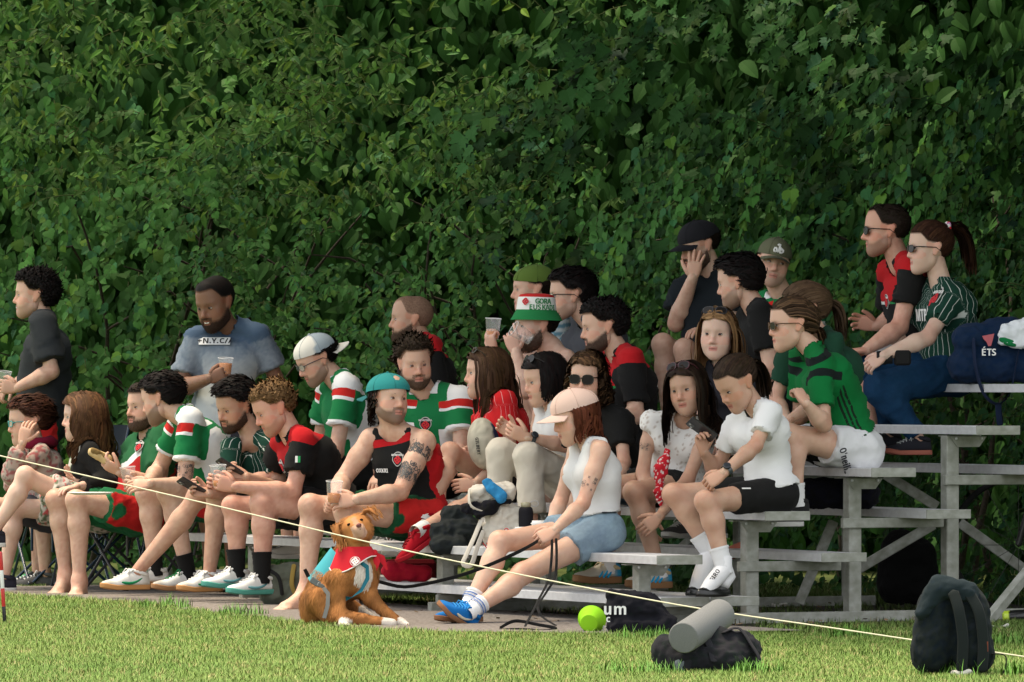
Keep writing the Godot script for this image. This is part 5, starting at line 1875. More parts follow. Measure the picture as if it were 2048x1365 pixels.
func add_people() -> void:
	people.append({"at": V(-2.647,0.000,-6.900), "label": "man standing at the camp chairs with curly black hair, charcoal T-shirt and a plastic cup", "sex": "m", "hf": V(-0.999,0.035,0.035), "hu": V(0.035,0.999,-0.001), "j": {"pelvis": V(0.000,0.914,0.000), "neck": V(0.017,1.510,-0.000), "head": V(-0.040,1.628,0.001), "chest": V(0.031,1.307,-0.001), "shL": V(0.017,1.470,0.178), "shR": V(0.004,1.470,-0.178), "hipL": V(0.003,0.904,0.090), "hipR": V(-0.003,0.904,-0.090), "elL": V(0.074,1.201,0.228), "wrL": V(-0.117,1.111,0.258), "elR": V(-0.052,1.198,-0.278), "wrR": V(-0.181,1.114,-0.178), "knL": V(0.016,0.484,0.110), "anL": V(0.029,0.063,0.090), "toeL": V(-0.161,-0.007,0.097), "knR": V(-0.027,0.480,-0.110), "anR": V(-0.027,0.057,-0.110), "toeR": V(-0.217,-0.013,-0.103)}, "standing": true, "handL": {"d": V(-1.000,0.100,0.000), "n": V(0.000,0.000,-1.000), "c": [0.55, 0.75, 0.8, 0.85, 0.85]}, "handR": {"c": [0.55, 0.75, 0.8, 0.85, 0.85]}, "skin": Color(0.57, 0.36, 0.265), "hair": {"style": "curly", "col": Color(0.01, 0.008, 0.008), "len": 0.045, "thick": 0.032, "n": 1300, "comb": Vector3(0,0.5,-0.2)}, "stubble": 0.25, "smile": 1, "shirt": {"col": Color(0.035, 0.037, 0.042), "loose": 0.03, "hem": 0.02, "sleeve": 0.75}, "shorts": {"col": Color(0.01, 0.045, 0.03), "len": 0.75, "pat": "red_side", "loose": 0.03}, "shoes": {"col": Color(0.1, 0.1, 0.1)}, "w": 1})
	people.append({"at": V(-2.564,0.000,-5.900), "label": "woman in a camp chair resting her cheek on her hand, floral blouse and teal glasses", "sex": "f", "hf": V(-0.968,-0.070,0.241), "hu": V(-0.068,0.998,0.017), "j": {"pelvis": V(0.000,0.433,0.000), "neck": V(-0.036,0.800,0.030), "head": V(-0.085,0.921,0.042), "chest": V(-0.005,0.677,0.016), "shL": V(-0.005,0.751,0.174), "shR": V(-0.070,0.769,-0.118), "hipL": V(0.019,0.423,0.088), "hipR": V(-0.019,0.423,-0.088), "elL": V(-0.160,0.639,0.294), "wrL": V(-0.097,0.817,0.344), "elR": V(-0.147,0.633,-0.218), "wrR": V(-0.195,0.524,-0.118), "knL": V(-0.309,0.474,0.188), "anL": V(-0.309,0.093,0.188), "toeL": V(-0.495,0.023,0.228), "knR": V(-0.357,0.456,-0.088), "anR": V(-0.357,0.085,-0.088), "toeR": V(-0.543,0.015,-0.049)}, "handL": {"d": V(0.300,1.000,0.000), "n": V(0.300,0.000,-1.000), "c": 0.35}, "skin": Color(0.57, 0.36, 0.265), "hair": {"style": "short", "col": Color(0.04, 0.016, 0.01), "col2": Color(0.09, 0.035, 0.02), "len": 0.065, "thick": 0.024, "n": 900, "comb": Vector3(0,0.1,-0.7)}, "glasses": {"clear": true, "frame": Color(0.02, 0.25, 0.25), "h": 0.016}, "shirt": {"col": Color(0.4, 0.31, 0.27), "pat": "floral", "sleeve": 1.75, "loose": 0.022, "c2": Color(0.3, 0.1, 0.1), "c3": Color(0.2, 0.2, 0.17)}, "shorts": {"col": Color(0.05, 0.05, 0.06), "len": 0.6}, "scarf": Color(0.16, 0.008, 0.03), "shoes": {"col": Color(0.03, 0.03, 0.04)}, "w": 0.8928})
	people.append({"at": V(-2.246,0.000,-5.600), "label": "long-haired woman in a camp chair, black cardigan over a floral dress", "sex": "f", "hf": V(-0.995,0.000,0.105), "hu": V(0.000,1.000,0.000), "j": {"pelvis": V(0.000,0.433,0.000), "neck": V(-0.069,0.808,0.030), "head": V(-0.085,0.950,0.035), "chest": V(-0.026,0.684,0.016), "shL": V(-0.040,0.762,0.170), "shR": V(-0.093,0.775,-0.114), "hipL": V(0.016,0.423,0.089), "hipR": V(-0.016,0.423,-0.089), "elL": V(0.051,0.602,0.230), "wrL": V(-0.108,0.577,0.370), "elR": V(-0.116,0.609,-0.214), "wrR": V(-0.241,0.502,-0.114), "knL": V(-0.380,0.638,0.329), "anL": V(-0.550,0.334,0.359), "toeL": V(-0.737,0.264,0.392), "knR": V(-0.465,0.463,0.031), "anR": V(-0.514,0.083,0.031), "toeR": V(-0.701,0.013,0.064)}, "handL": {"n": V(0.000,-1.000,0.000), "c": 0.3}, "skin": Color(0.62, 0.42, 0.33), "hair": {"style": "long", "col": Color(0.075, 0.038, 0.02), "col2": Color(0.17, 0.085, 0.04), "len": 0.36, "thick": 0.02, "n": 760, "wave": 0.016, "wid": 0.005, "sweep": -0.5}, "shirt": {"col": Color(0.012, 0.012, 0.014), "pat": "lapel", "sleeve": 1.7, "loose": 0.022}, "shorts": {"col": Color(0.5, 0.47, 0.42), "pat": "floral", "len": 0.7, "loose": 0.025}, "shoes": {"col": Color(0.03, 0.03, 0.04)}, "w": 0.9149})
	people.append({"at": V(-2.018,0.000,-5.300), "label": "bearded man in a camp chair eating, green jersey with a white chevron", "sex": "m", "hf": V(-0.788,0.000,0.616), "hu": V(0.000,1.000,0.000), "j": {"pelvis": V(0.000,0.438,0.000), "neck": V(0.059,0.858,-0.120), "head": V(0.033,1.007,-0.089), "chest": V(0.056,0.711,-0.088), "shL": V(0.139,0.852,0.046), "shR": V(-0.041,0.790,-0.259), "hipL": V(0.042,0.428,0.079), "hipR": V(-0.042,0.428,-0.079), "elL": V(0.121,0.578,0.166), "wrL": V(-0.077,0.662,0.366), "elR": V(-0.128,0.544,-0.309), "wrR": V(-0.276,0.608,-0.189), "knL": V(-0.313,0.509,0.359), "anL": V(-0.295,0.088,0.379), "toeL": V(-0.321,0.005,0.479), "knR": V(-0.436,0.510,0.101), "anR": V(-0.387,0.107,0.101), "toeR": V(-0.450,0.008,0.221)}, "handL": {"d": V(-0.900,0.500,0.100), "n": V(-0.200,0.800,-0.500), "c": 0.55}, "handR": {"d": V(-1.000,0.300,0.100), "n": V(0.200,0.800,0.600), "c": 0.2, "spread": 0.1}, "barefoot": true, "skin": Color(0.57, 0.36, 0.265), "hair": {"style": "short", "col": Color(0.022, 0.015, 0.011), "len": 0.03, "thick": 0.012}, "beard": 0.004, "stubble": 0.8, "shirt": {"col": Color(0.02, 0.11, 0.045), "pat": "green_chevron", "loose": 0.022}, "shorts": {"col": Color(0.015, 0.12, 0.045), "pat": "red_side", "len": 0.62, "loose": 0.03}, "w": 1.011, "crest": V(0.017,0.792,0.012)})
	people.append({"at": V(-1.532,0.000,-4.756), "label": "dark-haired man turned away at the front bench's far end, green jersey with white sides", "sex": "m", "hf": V(-0.900,-0.242,-0.363), "hu": V(-0.224,0.970,-0.091), "j": {"pelvis": V(0.000,0.486,0.000), "neck": V(-0.217,0.975,0.020), "head": V(-0.335,1.050,0.001), "chest": V(-0.126,0.817,0.009), "shL": V(-0.171,0.945,0.198), "shR": V(-0.240,0.929,-0.159), "hipL": V(0.019,0.476,0.088), "hipR": V(-0.019,0.476,-0.088), "elL": V(-0.201,0.588,0.258), "wrL": V(-0.372,0.609,0.418), "elR": V(-0.359,0.674,-0.259), "wrR": V(-0.429,0.583,-0.059), "knL": V(-0.287,0.562,0.288), "anL": V(-0.179,0.131,0.268), "toeL": V(-0.350,0.043,0.328), "knR": V(-0.412,0.550,0.052), "anR": V(-0.364,0.147,0.052), "toeR": V(-0.489,0.079,0.112)}, "handL": {"d": V(-1.000,-0.100,0.100), "n": V(0.000,-0.600,-0.800), "c": 0.45}, "handR": {"d": V(-1.000,0.200,0.000), "n": V(0.000,0.200,1.000), "c": [0.55, 0.75, 0.8, 0.85, 0.85]}, "skin": Color(0.57, 0.36, 0.265), "hair": {"style": "short", "col": Color(0.01, 0.008, 0.008), "len": 0.05, "thick": 0.022, "n": 900, "comb": Vector3(0,0.1,-0.9)}, "stubble": 0.7, "shirt": {"col": Color(0.012, 0.17, 0.055), "pat": "green_white", "loose": 0.018, "cell": 0.0095}, "shorts": {"col": Color(0.01, 0.1, 0.04), "pat": "red_side", "len": 0.6}, "socks": {"col": Color(0.012, 0.012, 0.014), "f": 0.24}, "shoes": {"col": Color(0.7, 0.7, 0.68), "sole": Color(0.32, 0.17, 0.08), "lace": Color(0.01, 0.15, 0.05), "toe_col": Color(0.42, 0.41, 0.38)}, "w": 1.023})
	people.append({"at": V(-1.580,0.000,-5.400), "label": "standing bearded man in a faded blue T-shirt lettered N.Y.C, smiling over a beer", "sex": "m", "hf": V(-0.565,-0.276,0.778), "hu": V(-0.218,0.959,0.181), "j": {"pelvis": V(0.000,0.907,0.000), "neck": V(0.030,1.460,-0.070), "head": V(-0.027,1.567,0.010), "chest": V(0.026,1.269,-0.065), "shL": V(0.209,1.405,-0.040), "shR": V(-0.138,1.384,-0.050), "hipL": V(0.086,0.897,0.028), "hipR": V(-0.086,0.897,-0.028), "elL": V(0.300,1.156,-0.090), "wrL": V(0.355,0.912,-0.070), "elR": V(-0.220,1.107,0.030), "wrR": V(-0.050,1.161,0.230), "knL": V(0.057,0.508,0.078), "anL": V(0.071,0.103,0.078), "toeL": V(0.012,0.033,0.259), "knR": V(-0.040,0.507,0.022), "anR": V(-0.053,0.102,0.022), "toeR": V(-0.112,0.032,0.203)}, "standing": true, "hs": 1.1, "handR": {"d": V(0.900,0.300,0.200), "n": V(0.100,0.000,-1.000), "c": [0.55, 0.75, 0.8, 0.85, 0.85]}, "handL": {"d": V(0.100,-1.000,0.100), "n": V(-1.000,0.000,0.000), "c": 0.4}, "w": 1.02, "skin": Color(0.2, 0.105, 0.065), "hair": {"style": "buzz", "col": Color(0.01, 0.008, 0.008), "thick": 0.006, "recede": 0.4}, "stubble": 0.6, "beard": 0.002, "smile": 1, "shirt": {"col": Color(0.1, 0.14, 0.2), "pat": "fade", "loose": 0.014, "hem": 0.02, "sleeve": 0.72}, "shorts": {"col": Color(0.05, 0.05, 0.06), "len": 0.8}, "shoes": {"col": Color(0.1, 0.1, 0.1)}})
	people.append({"at": V(-1.171,0.000,-4.023), "label": "dark-haired man with short beard looking at a phone, green pinstriped shirt", "sex": "m", "hf": V(-0.729,-0.309,0.611), "hu": V(-0.168,0.946,0.278), "j": {"pelvis": V(0.000,0.499,0.000), "neck": V(-0.176,0.854,0.100), "head": V(-0.269,1.021,0.132), "chest": V(-0.102,0.743,0.057), "shL": V(-0.070,0.820,0.244), "shR": V(-0.289,0.792,0.150), "hipL": V(0.048,0.489,0.076), "hipR": V(-0.048,0.489,-0.076), "elL": V(-0.029,0.574,0.324), "wrL": V(-0.197,0.655,0.524), "elR": V(-0.286,0.573,0.230), "wrR": V(-0.392,0.568,0.410), "knL": V(-0.361,0.574,0.296), "anL": V(-0.396,0.148,0.316), "toeL": V(-0.521,0.073,0.416), "knR": V(-0.461,0.553,0.124), "anR": V(-0.783,0.153,0.144), "toeR": V(-0.974,0.057,0.244)}, "handL": {"d": V(-0.900,0.400,0.100), "n": V(-0.100,0.500,0.800), "c": [0.55, 0.75, 0.8, 0.85, 0.85]}, "handR": {"d": V(-0.950,0.200,0.100), "n": V(0.000,0.600,0.700), "c": [0.55, 0.75, 0.8, 0.85, 0.85]}, "skin": Color(0.47, 0.285, 0.2), "hair": {"style": "short", "col": Color(0.01, 0.008, 0.008), "len": 0.05, "thick": 0.024, "n": 1000, "comb": Vector3(-0.3,0.3,0.5)}, "stubble": 0.75, "beard": 0.003, "shirt": {"col": Color(0.01, 0.045, 0.03), "loose": 0.02, "neck": "v", "vdrop": 0.06, "tex": "pin"}, "shorts": {"col": Color(0.012, 0.012, 0.015), "len": 0.8}, "shoes": {"col": Color(0.72, 0.72, 0.7), "sole": Color(0.45, 0.23, 0.09), "mark": Color(0.01, 0.2, 0.08), "toe_col": Color(0.5, 0.48, 0.43), "heel_col": Color(0.5, 0.48, 0.43)}, "w": 1})
	people.append({"at": V(-0.916,0.000,-3.503), "label": "blond man bent over a cup, red and black jersey and black socks", "sex": "m", "hf": V(-0.869,-0.407,0.282), "hu": V(-0.387,0.914,0.126), "j": {"pelvis": V(0.000,0.492,0.000), "neck": V(-0.219,0.879,0.064), "head": V(-0.306,1.007,0.080), "chest": V(-0.129,0.758,0.037), "shL": V(-0.144,0.847,0.232), "shR": V(-0.263,0.837,-0.112), "hipL": V(0.031,0.482,0.085), "hipR": V(-0.031,0.482,-0.085), "elL": V(-0.203,0.582,0.272), "wrL": V(-0.494,0.612,0.392), "elR": V(-0.325,0.638,-0.262), "wrR": V(-0.553,0.609,-0.122), "knL": V(-0.364,0.524,0.335), "anL": V(-0.358,0.150,0.355), "toeL": V(-0.537,0.064,0.455), "knR": V(-0.517,0.504,0.065), "anR": V(-0.496,0.175,0.065), "toeR": V(-0.672,0.076,0.165)}, "handL": {"d": V(-1.000,0.250,0.000), "n": V(0.000,0.100,-1.000), "c": [0.55, 0.75, 0.8, 0.85, 0.85]}, "handR": {"d": V(-1.000,0.250,0.000), "n": V(0.000,0.100,1.000), "c": [0.55, 0.75, 0.8, 0.85, 0.85]}, "skin": Color(0.58, 0.32, 0.235), "hair": {"style": "curly", "col": Color(0.14, 0.08, 0.035), "col2": Color(0.22, 0.13, 0.06), "len": 0.035, "thick": 0.016, "n": 900, "comb": Vector3(0,0.5,0.1)}, "stubble": 0.35, "shirt": {"col": Color(0.012, 0.012, 0.014), "pat": "red_black", "loose": 0.018, "cell": 0.0095}, "shorts": {"col": Color(0.012, 0.012, 0.014), "len": 0.55, "pat": "plain", "loose": 0.03}, "socks": {"col": Color(0.012, 0.012, 0.014), "f": 0.34}, "shoes": {"col": Color(0.7, 0.72, 0.7), "sole": Color(0.08, 0.3, 0.24), "mark": Color(0.12, 0.3, 0.33)}, "w": 1.023, "crest": V(-0.294,0.720,0.137)})
	people.append({"at": V(-0.816,0.136,-4.594), "label": "man in a backwards white and grey cap reading, green jersey with white sides", "sex": "m", "hf": V(-0.833,-0.438,0.337), "hu": V(-0.406,0.899,0.164), "j": {"pelvis": V(0.000,0.522,0.000), "neck": V(-0.105,1.026,0.028), "head": V(-0.221,1.126,0.046), "chest": V(-0.051,0.859,0.012), "shL": V(-0.047,0.988,0.196), "shR": V(-0.156,0.983,-0.142), "hipL": V(0.028,0.512,0.086), "hipR": V(-0.028,0.512,-0.086), "elL": V(-0.110,0.639,0.276), "wrL": V(-0.269,0.562,0.396), "elR": V(-0.208,0.674,-0.242), "wrR": V(-0.338,0.568,-0.142), "knL": V(-0.309,0.573,0.286), "anL": V(-0.299,0.166,0.286), "toeL": V(-0.479,0.096,0.344), "knR": V(-0.386,0.570,0.014), "anR": V(-0.373,0.160,0.014), "toeR": V(-0.554,0.090,0.073)}, "skin": Color(0.57, 0.36, 0.265), "hair": {"style": "short", "col": Color(0.01, 0.008, 0.008), "len": 0.045, "thick": 0.014, "n": 700}, "stubble": 0.6, "glasses": {"clear": true, "frame": Color(0.05, 0.04, 0.04), "h": 0.017, "rim": 0.0016}, "cap": {"col": Color(0.32, 0.38, 0.42), "col2": Color(0.68, 0.66, 0.6), "brim": Color(0.68, 0.66, 0.6), "back": true, "tilt": 0.1, "label": "white and grey mesh cap worn backwards"}, "shirt": {"col": Color(0.012, 0.17, 0.055), "pat": "green_white", "loose": 0.02, "cell": 0.0095}, "shorts": {"col": Color(0.012, 0.012, 0.014), "len": 0.7}, "shoes": {"col": Color(0.55, 0.52, 0.48), "sole": Color(0.5, 0.48, 0.45)}, "w": 1})
	people.append({"at": V(-0.424,0.241,-5.091), "label": "shaven-headed man with a dark beard in the third row, red and black jersey", "sex": "m", "hf": V(-0.997,0.035,0.070), "hu": V(0.035,0.999,-0.002), "j": {"pelvis": V(0.000,0.580,0.000), "neck": V(-0.054,1.124,0.011), "head": V(-0.118,1.237,0.014), "chest": V(-0.016,0.941,0.002), "shL": V(-0.011,1.085,0.188), "shR": V(-0.098,1.083,-0.166), "hipL": V(0.022,0.570,0.087), "hipR": V(-0.022,0.570,-0.087), "elL": V(0.040,0.728,0.238), "wrL": V(-0.172,0.676,0.338), "elR": V(-0.141,0.753,-0.266), "wrR": V(-0.261,0.672,-0.166), "knL": V(-0.384,0.590,0.188), "anL": V(-0.354,0.160,0.181), "toeL": V(-0.539,0.090,0.227), "knR": V(-0.427,0.590,0.014), "anR": V(-0.398,0.160,0.006), "toeR": V(-0.582,0.090,0.052)}, "skin": Color(0.47, 0.285, 0.2), "hair": {"style": "buzz", "col": Color(0.25, 0.15, 0.105), "thick": 0.001, "recede": 1}, "stubble": 0.85, "beard": 0.005, "beard_col": Color(0.02, 0.014, 0.01), "shirt": {"col": Color(0.012, 0.012, 0.014), "pat": "red_black", "loose": 0.02}, "shorts": {"col": Color(0.012, 0.012, 0.014), "len": 0.6}, "shoes": {"col": Color(0.1, 0.1, 0.1)}, "w": 1.023})
	people.append({"at": V(-0.482,0.000,-2.622), "label": "barefoot man in a backwards teal cap and black sleeveless jersey with a tattooed arm", "sex": "m", "hf": V(0.558,0.070,0.827), "hu": V(0.019,0.995,-0.097), "j": {"pelvis": V(0.000,0.478,0.000), "neck": V(-0.105,0.910,0.000), "head": V(-0.135,1.056,0.030), "chest": V(-0.055,0.767,-0.013), "shL": V(0.041,0.846,0.100), "shR": V(-0.227,0.854,-0.060), "hipL": V(0.060,0.468,0.067), "hipR": V(-0.060,0.468,-0.067), "elL": V(-0.076,0.596,0.300), "wrL": V(-0.291,0.561,0.460), "elR": V(-0.372,0.648,-0.040), "wrR": V(-0.397,0.567,0.200), "knL": V(-0.348,0.505,0.367), "anL": V(-0.327,0.113,0.387), "toeL": V(-0.443,0.013,0.507), "knR": V(-0.527,0.527,0.173), "anR": V(-0.547,0.107,0.173), "toeR": V(-0.683,0.016,0.293)}, "handL": {"d": V(-1.000,-0.050,0.100), "n": V(0.000,-0.400,-0.900), "c": 0.45}, "handR": {"d": V(-0.500,-0.300,0.600), "n": V(0.700,0.000,-0.300), "c": [0.55, 0.75, 0.8, 0.85, 0.85]}, "barefoot": true, "skin": Color(0.57, 0.36, 0.265), "hair": {"style": "long", "col": Color(0.022, 0.015, 0.011), "len": 0.08, "thick": 0.01, "n": 420, "wave": 0.006, "sweep": -0.7}, "stubble": 0.75, "cap": {"col": Color(0.03, 0.23, 0.23), "brim": Color(0.02, 0.12, 0.13), "back": true, "tilt": 0.06, "turn": 0.2, "wide": 1.14, "label": "teal cap worn backwards"}, "shirt": {"col": Color(0.012, 0.012, 0.014), "pat": "tank_red", "neck": "tank", "loose": 0.016, "sleeve": 0, "vdrop": 0.1, "strap": 0.62}, "shorts": {"col": Color(0.01, 0.07, 0.03), "pat": "red_side", "len": 0.5, "loose": 0.03}, "w": 1.034, "crest": V(-0.079,0.750,0.087)})
	people.append({"at": V(-0.420,0.172,-3.789), "label": "curly-haired man with short beard turning round, green jersey with red and white shoulders", "sex": "m", "hf": V(0.207,-0.105,0.973), "hu": V(-0.047,0.992,0.116), "j": {"pelvis": V(0.000,0.492,0.000), "neck": V(-0.025,0.927,0.056), "head": V(-0.082,1.067,0.105), "chest": V(-0.011,0.782,0.018), "shL": V(0.156,0.881,0.106), "shR": V(-0.160,0.894,0.036), "hipL": V(0.086,0.482,0.028), "hipR": V(-0.086,0.482,-0.028), "elL": V(0.157,0.611,0.206), "wrL": V(0.076,0.472,0.406), "elR": V(-0.185,0.648,0.086), "wrR": V(-0.259,0.496,0.286), "knL": V(-0.156,0.522,0.328), "anL": V(-0.156,0.162,0.328), "toeL": V(-0.214,0.092,0.509), "knR": V(-0.235,0.521,0.222), "anR": V(-0.234,0.160,0.222), "toeR": V(-0.293,0.090,0.403)}, "skin": Color(0.57, 0.36, 0.265), "hair": {"style": "curly", "col": Color(0.03, 0.02, 0.013), "len": 0.045, "thick": 0.024, "n": 1000, "comb": Vector3(0,0.6,0.2)}, "stubble": 0.55, "beard": 0.002, "shirt": {"col": Color(0.012, 0.17, 0.055), "pat": "green_white", "loose": 0.02, "cell": 0.0095}, "shorts": {"col": Color(0.012, 0.012, 0.014), "len": 0.6}, "shoes": {"col": Color(0.1, 0.1, 0.1)}, "w": 1.034, "crest": V(-0.009,0.747,0.118)})
	people.append({"at": V(-0.030,0.303,-2.998), "label": "woman in a red shirt and red trainers with a rugby ball in her lap", "sex": "f", "hf": V(-0.994,0.035,0.104), "hu": V(0.035,0.999,-0.004), "j": {"pelvis": V(0.000,0.325,0.000), "neck": V(-0.046,0.777,0.012), "head": V(-0.096,0.883,0.017), "chest": V(-0.011,0.625,0.002), "shL": V(-0.001,0.737,0.153), "shR": V(-0.092,0.735,-0.128), "hipL": V(0.028,0.315,0.086), "hipR": V(-0.028,0.315,-0.086), "elL": V(0.025,0.487,0.213), "wrL": V(-0.155,0.331,0.413), "elR": V(-0.133,0.521,-0.248), "wrR": V(-0.153,0.496,-0.148), "knL": V(-0.155,0.239,0.446), "anL": V(-0.431,0.104,0.806), "toeL": V(-0.594,0.090,0.856), "knR": V(-0.282,0.485,0.254), "anR": V(-0.409,0.163,0.554), "toeR": V(-0.513,0.159,0.604)}, "handL": {"d": V(-1.000,-0.100,0.100), "n": V(-0.200,-0.200,-0.900), "c": 0.45}, "handR": {"d": V(-0.600,-0.200,0.600), "n": V(0.700,0.000,0.600), "c": 0.4}, "skin": Color(0.57, 0.36, 0.265), "hair": {"style": "long", "col": Color(0.045, 0.024, 0.013), "col2": Color(0.09, 0.05, 0.028), "len": 0.34, "thick": 0.014, "n": 620, "wave": 0.006, "wid": 0.005, "sweep": -0.6}, "glasses": {"on_head": true, "frame": Color(0.03, 0.02, 0.01), "h": 0.017}, "smile": 1, "shirt": {"col": Color(0.55, 0.018, 0.02), "loose": 0.02, "hem": 0.08, "tex": "pinw"}, "shorts": {"col": Color(0.012, 0.012, 0.015), "len": 0.45}, "socks": {"col": Color(0.7, 0.7, 0.68), "f": 0.1}, "shoes": {"col": Color(0.3, 0.006, 0.015), "sole": Color(0.32, 0.008, 0.016), "lace": Color(0.35, 0.02, 0.03), "up": Vector3(-0.55,0.8,0.1)}, "w": 0.9369})
	people.append({"at": V(0.243,0.245,-3.735), "label": "shirtless man drinking, in a white bucket hat with a green brim", "sex": "m", "hf": V(-0.927,-0.035,0.374), "hu": V(-0.032,0.999,0.013), "j": {"pelvis": V(0.000,0.580,0.000), "neck": V(-0.036,1.071,0.015), "head": V(-0.124,1.190,0.034), "chest": V(-0.006,0.906,0.001), "shL": V(0.035,1.009,0.135), "shR": V(-0.119,1.025,-0.105), "hipL": V(0.042,0.570,0.079), "hipR": V(-0.042,0.570,-0.079), "elL": V(-0.171,0.854,0.235), "wrL": V(-0.223,1.055,0.205), "elR": V(-0.274,0.890,-0.055), "wrR": V(-0.342,1.061,-0.005), "knL": V(-0.327,0.590,0.276), "anL": V(-0.300,0.160,0.262), "toeL": V(-0.468,0.090,0.351), "knR": V(-0.411,0.590,0.117), "anR": V(-0.385,0.160,0.103), "toeR": V(-0.552,0.090,0.192)}, "handL": {"d": V(-0.250,0.800,-0.100), "n": V(-0.100,0.100,-1.000), "c": [0.2, 0.15, 0.7, 0.85, 0.9]}, "handR": {"d": V(-0.200,0.900,0.200), "n": V(0.500,0.100,-0.400), "c": [0.55, 0.75, 0.8, 0.85, 0.85]}, "skin": Color(0.62, 0.4, 0.31), "hair": {"style": "short", "col": Color(0.022, 0.015, 0.011), "len": 0.03, "thick": 0.01, "n": 300}, "stubble": 0.95, "beard": 0.011, "bucket": true, "hat_turn": 1.6, "shorts": {"col": Color(0.012, 0.012, 0.014), "len": 0.6}, "shoes": {"col": Color(0.1, 0.1, 0.1)}, "w": 1.023})
	people.append({"at": V(0.278,0.479,-4.958), "label": "man at the back in a moss-green cap worn backwards and a checked shirt", "sex": "m", "hf": V(-0.995,0.000,0.105), "hu": V(0.000,1.000,0.000), "j": {"pelvis": V(0.000,0.570,0.000), "neck": V(-0.080,1.051,0.023), "head": V(-0.166,1.158,0.029), "chest": V(-0.034,0.891,0.009), "shL": V(-0.018,1.013,0.190), "shR": V(-0.139,1.009,-0.144), "hipL": V(0.031,0.560,0.085), "hipR": V(-0.031,0.560,-0.085), "elL": V(-0.023,0.717,0.240), "wrL": V(-0.236,0.650,0.340), "elR": V(-0.195,0.752,-0.124), "wrR": V(-0.387,0.672,-0.054), "knL": V(-0.353,0.580,0.224), "anL": V(-0.325,0.160,0.214), "toeL": V(-0.503,0.090,0.279), "knR": V(-0.415,0.580,0.055), "anR": V(-0.386,0.160,0.045), "toeR": V(-0.565,0.090,0.110)}, "skin": Color(0.57, 0.36, 0.265), "hair": {"style": "short", "col": Color(0.022, 0.015, 0.011), "len": 0.04, "thick": 0.012}, "cap": {"col": Color(0.1, 0.16, 0.035), "brim": Color(0.1, 0.16, 0.035), "back": true, "tilt": 0.08, "label": "moss-green cap worn backwards"}, "shirt": {"col": Color(0.1, 0.2, 0.26), "pat": "plaid", "c2": Color(0.4, 0.45, 0.46), "loose": 0.02, "cell": 0.0095}, "shorts": {"col": Color(0.012, 0.012, 0.014), "len": 0.6}, "shoes": {"col": Color(0.1, 0.1, 0.1)}, "w": 1})
	people.append({"at": V(0.523,0.466,-4.461), "label": "dark-haired man with thin glasses in a plain grey T-shirt, seated by the checked shirt", "sex": "m", "hf": V(-0.990,-0.035,0.139), "hu": V(-0.035,0.999,0.005), "j": {"pelvis": V(0.000,0.580,0.000), "neck": V(-0.122,1.028,0.028), "head": V(-0.217,1.133,0.035), "chest": V(-0.062,0.881,0.013), "shL": V(-0.066,0.991,0.202), "shR": V(-0.165,0.986,-0.148), "hipL": V(0.025,0.570,0.087), "hipR": V(-0.025,0.570,-0.087), "elL": V(-0.022,0.664,0.252), "wrL": V(-0.219,0.612,0.352), "elR": V(-0.223,0.723,-0.132), "wrR": V(-0.424,0.643,-0.074), "knL": V(-0.377,0.590,0.202), "anL": V(-0.348,0.160,0.193), "toeL": V(-0.531,0.090,0.246), "knR": V(-0.426,0.590,0.029), "anR": V(-0.398,0.160,0.020), "toeR": V(-0.580,0.090,0.073)}, "skin": Color(0.57, 0.36, 0.265), "hair": {"style": "short", "col": Color(0.01, 0.008, 0.008), "len": 0.05, "thick": 0.026, "n": 1000, "comb": Vector3(0,0.5,-0.7)}, "glasses": {"clear": true, "frame": Color(0.02, 0.02, 0.02), "h": 0.016, "rim": 0.0018}, "stubble": 0.3, "shirt": {"col": Color(0.06, 0.065, 0.075), "loose": 0.022}, "shorts": {"col": Color(0.012, 0.012, 0.014), "len": 0.6}, "shoes": {"col": Color(0.1, 0.1, 0.1)}, "w": 1.023})
	people.append({"at": V(0.604,0.247,-3.002), "label": "bearded man with dark curls in a red and black jersey behind the black bob", "sex": "m", "hf": V(-0.985,-0.105,0.138), "hu": V(-0.104,0.995,0.015), "j": {"pelvis": V(0.000,0.584,0.000), "neck": V(-0.056,1.046,0.014), "head": V(-0.142,1.175,0.021), "chest": V(-0.018,0.891,0.003), "shL": V(0.001,1.007,0.190), "shR": V(-0.113,1.004,-0.160), "hipL": V(0.028,0.574,0.086), "hipR": V(-0.028,0.574,-0.086), "elL": V(0.021,0.728,0.250), "wrL": V(-0.187,0.683,0.390), "elR": V(-0.170,0.739,-0.142), "wrR": V(-0.370,0.659,-0.077), "knL": V(-0.374,0.594,0.216), "anL": V(-0.345,0.160,0.207), "toeL": V(-0.526,0.090,0.266), "knR": V(-0.430,0.594,0.045), "anR": V(-0.401,0.160,0.036), "toeR": V(-0.582,0.090,0.094)}, "skin": Color(0.57, 0.36, 0.265), "hair": {"style": "curly", "col": Color(0.01, 0.008, 0.008), "len": 0.035, "thick": 0.024, "n": 1200, "comb": Vector3(0,0.5,-0.2)}, "stubble": 0.75, "beard": 0.003, "shirt": {"col": Color(0.012, 0.012, 0.014), "pat": "red_black", "loose": 0.02, "sleeve": 0.8}, "shorts": {"col": Color(0.012, 0.012, 0.014), "len": 0.6}, "shoes": {"col": Color(0.1, 0.1, 0.1)}, "w": 1.034})
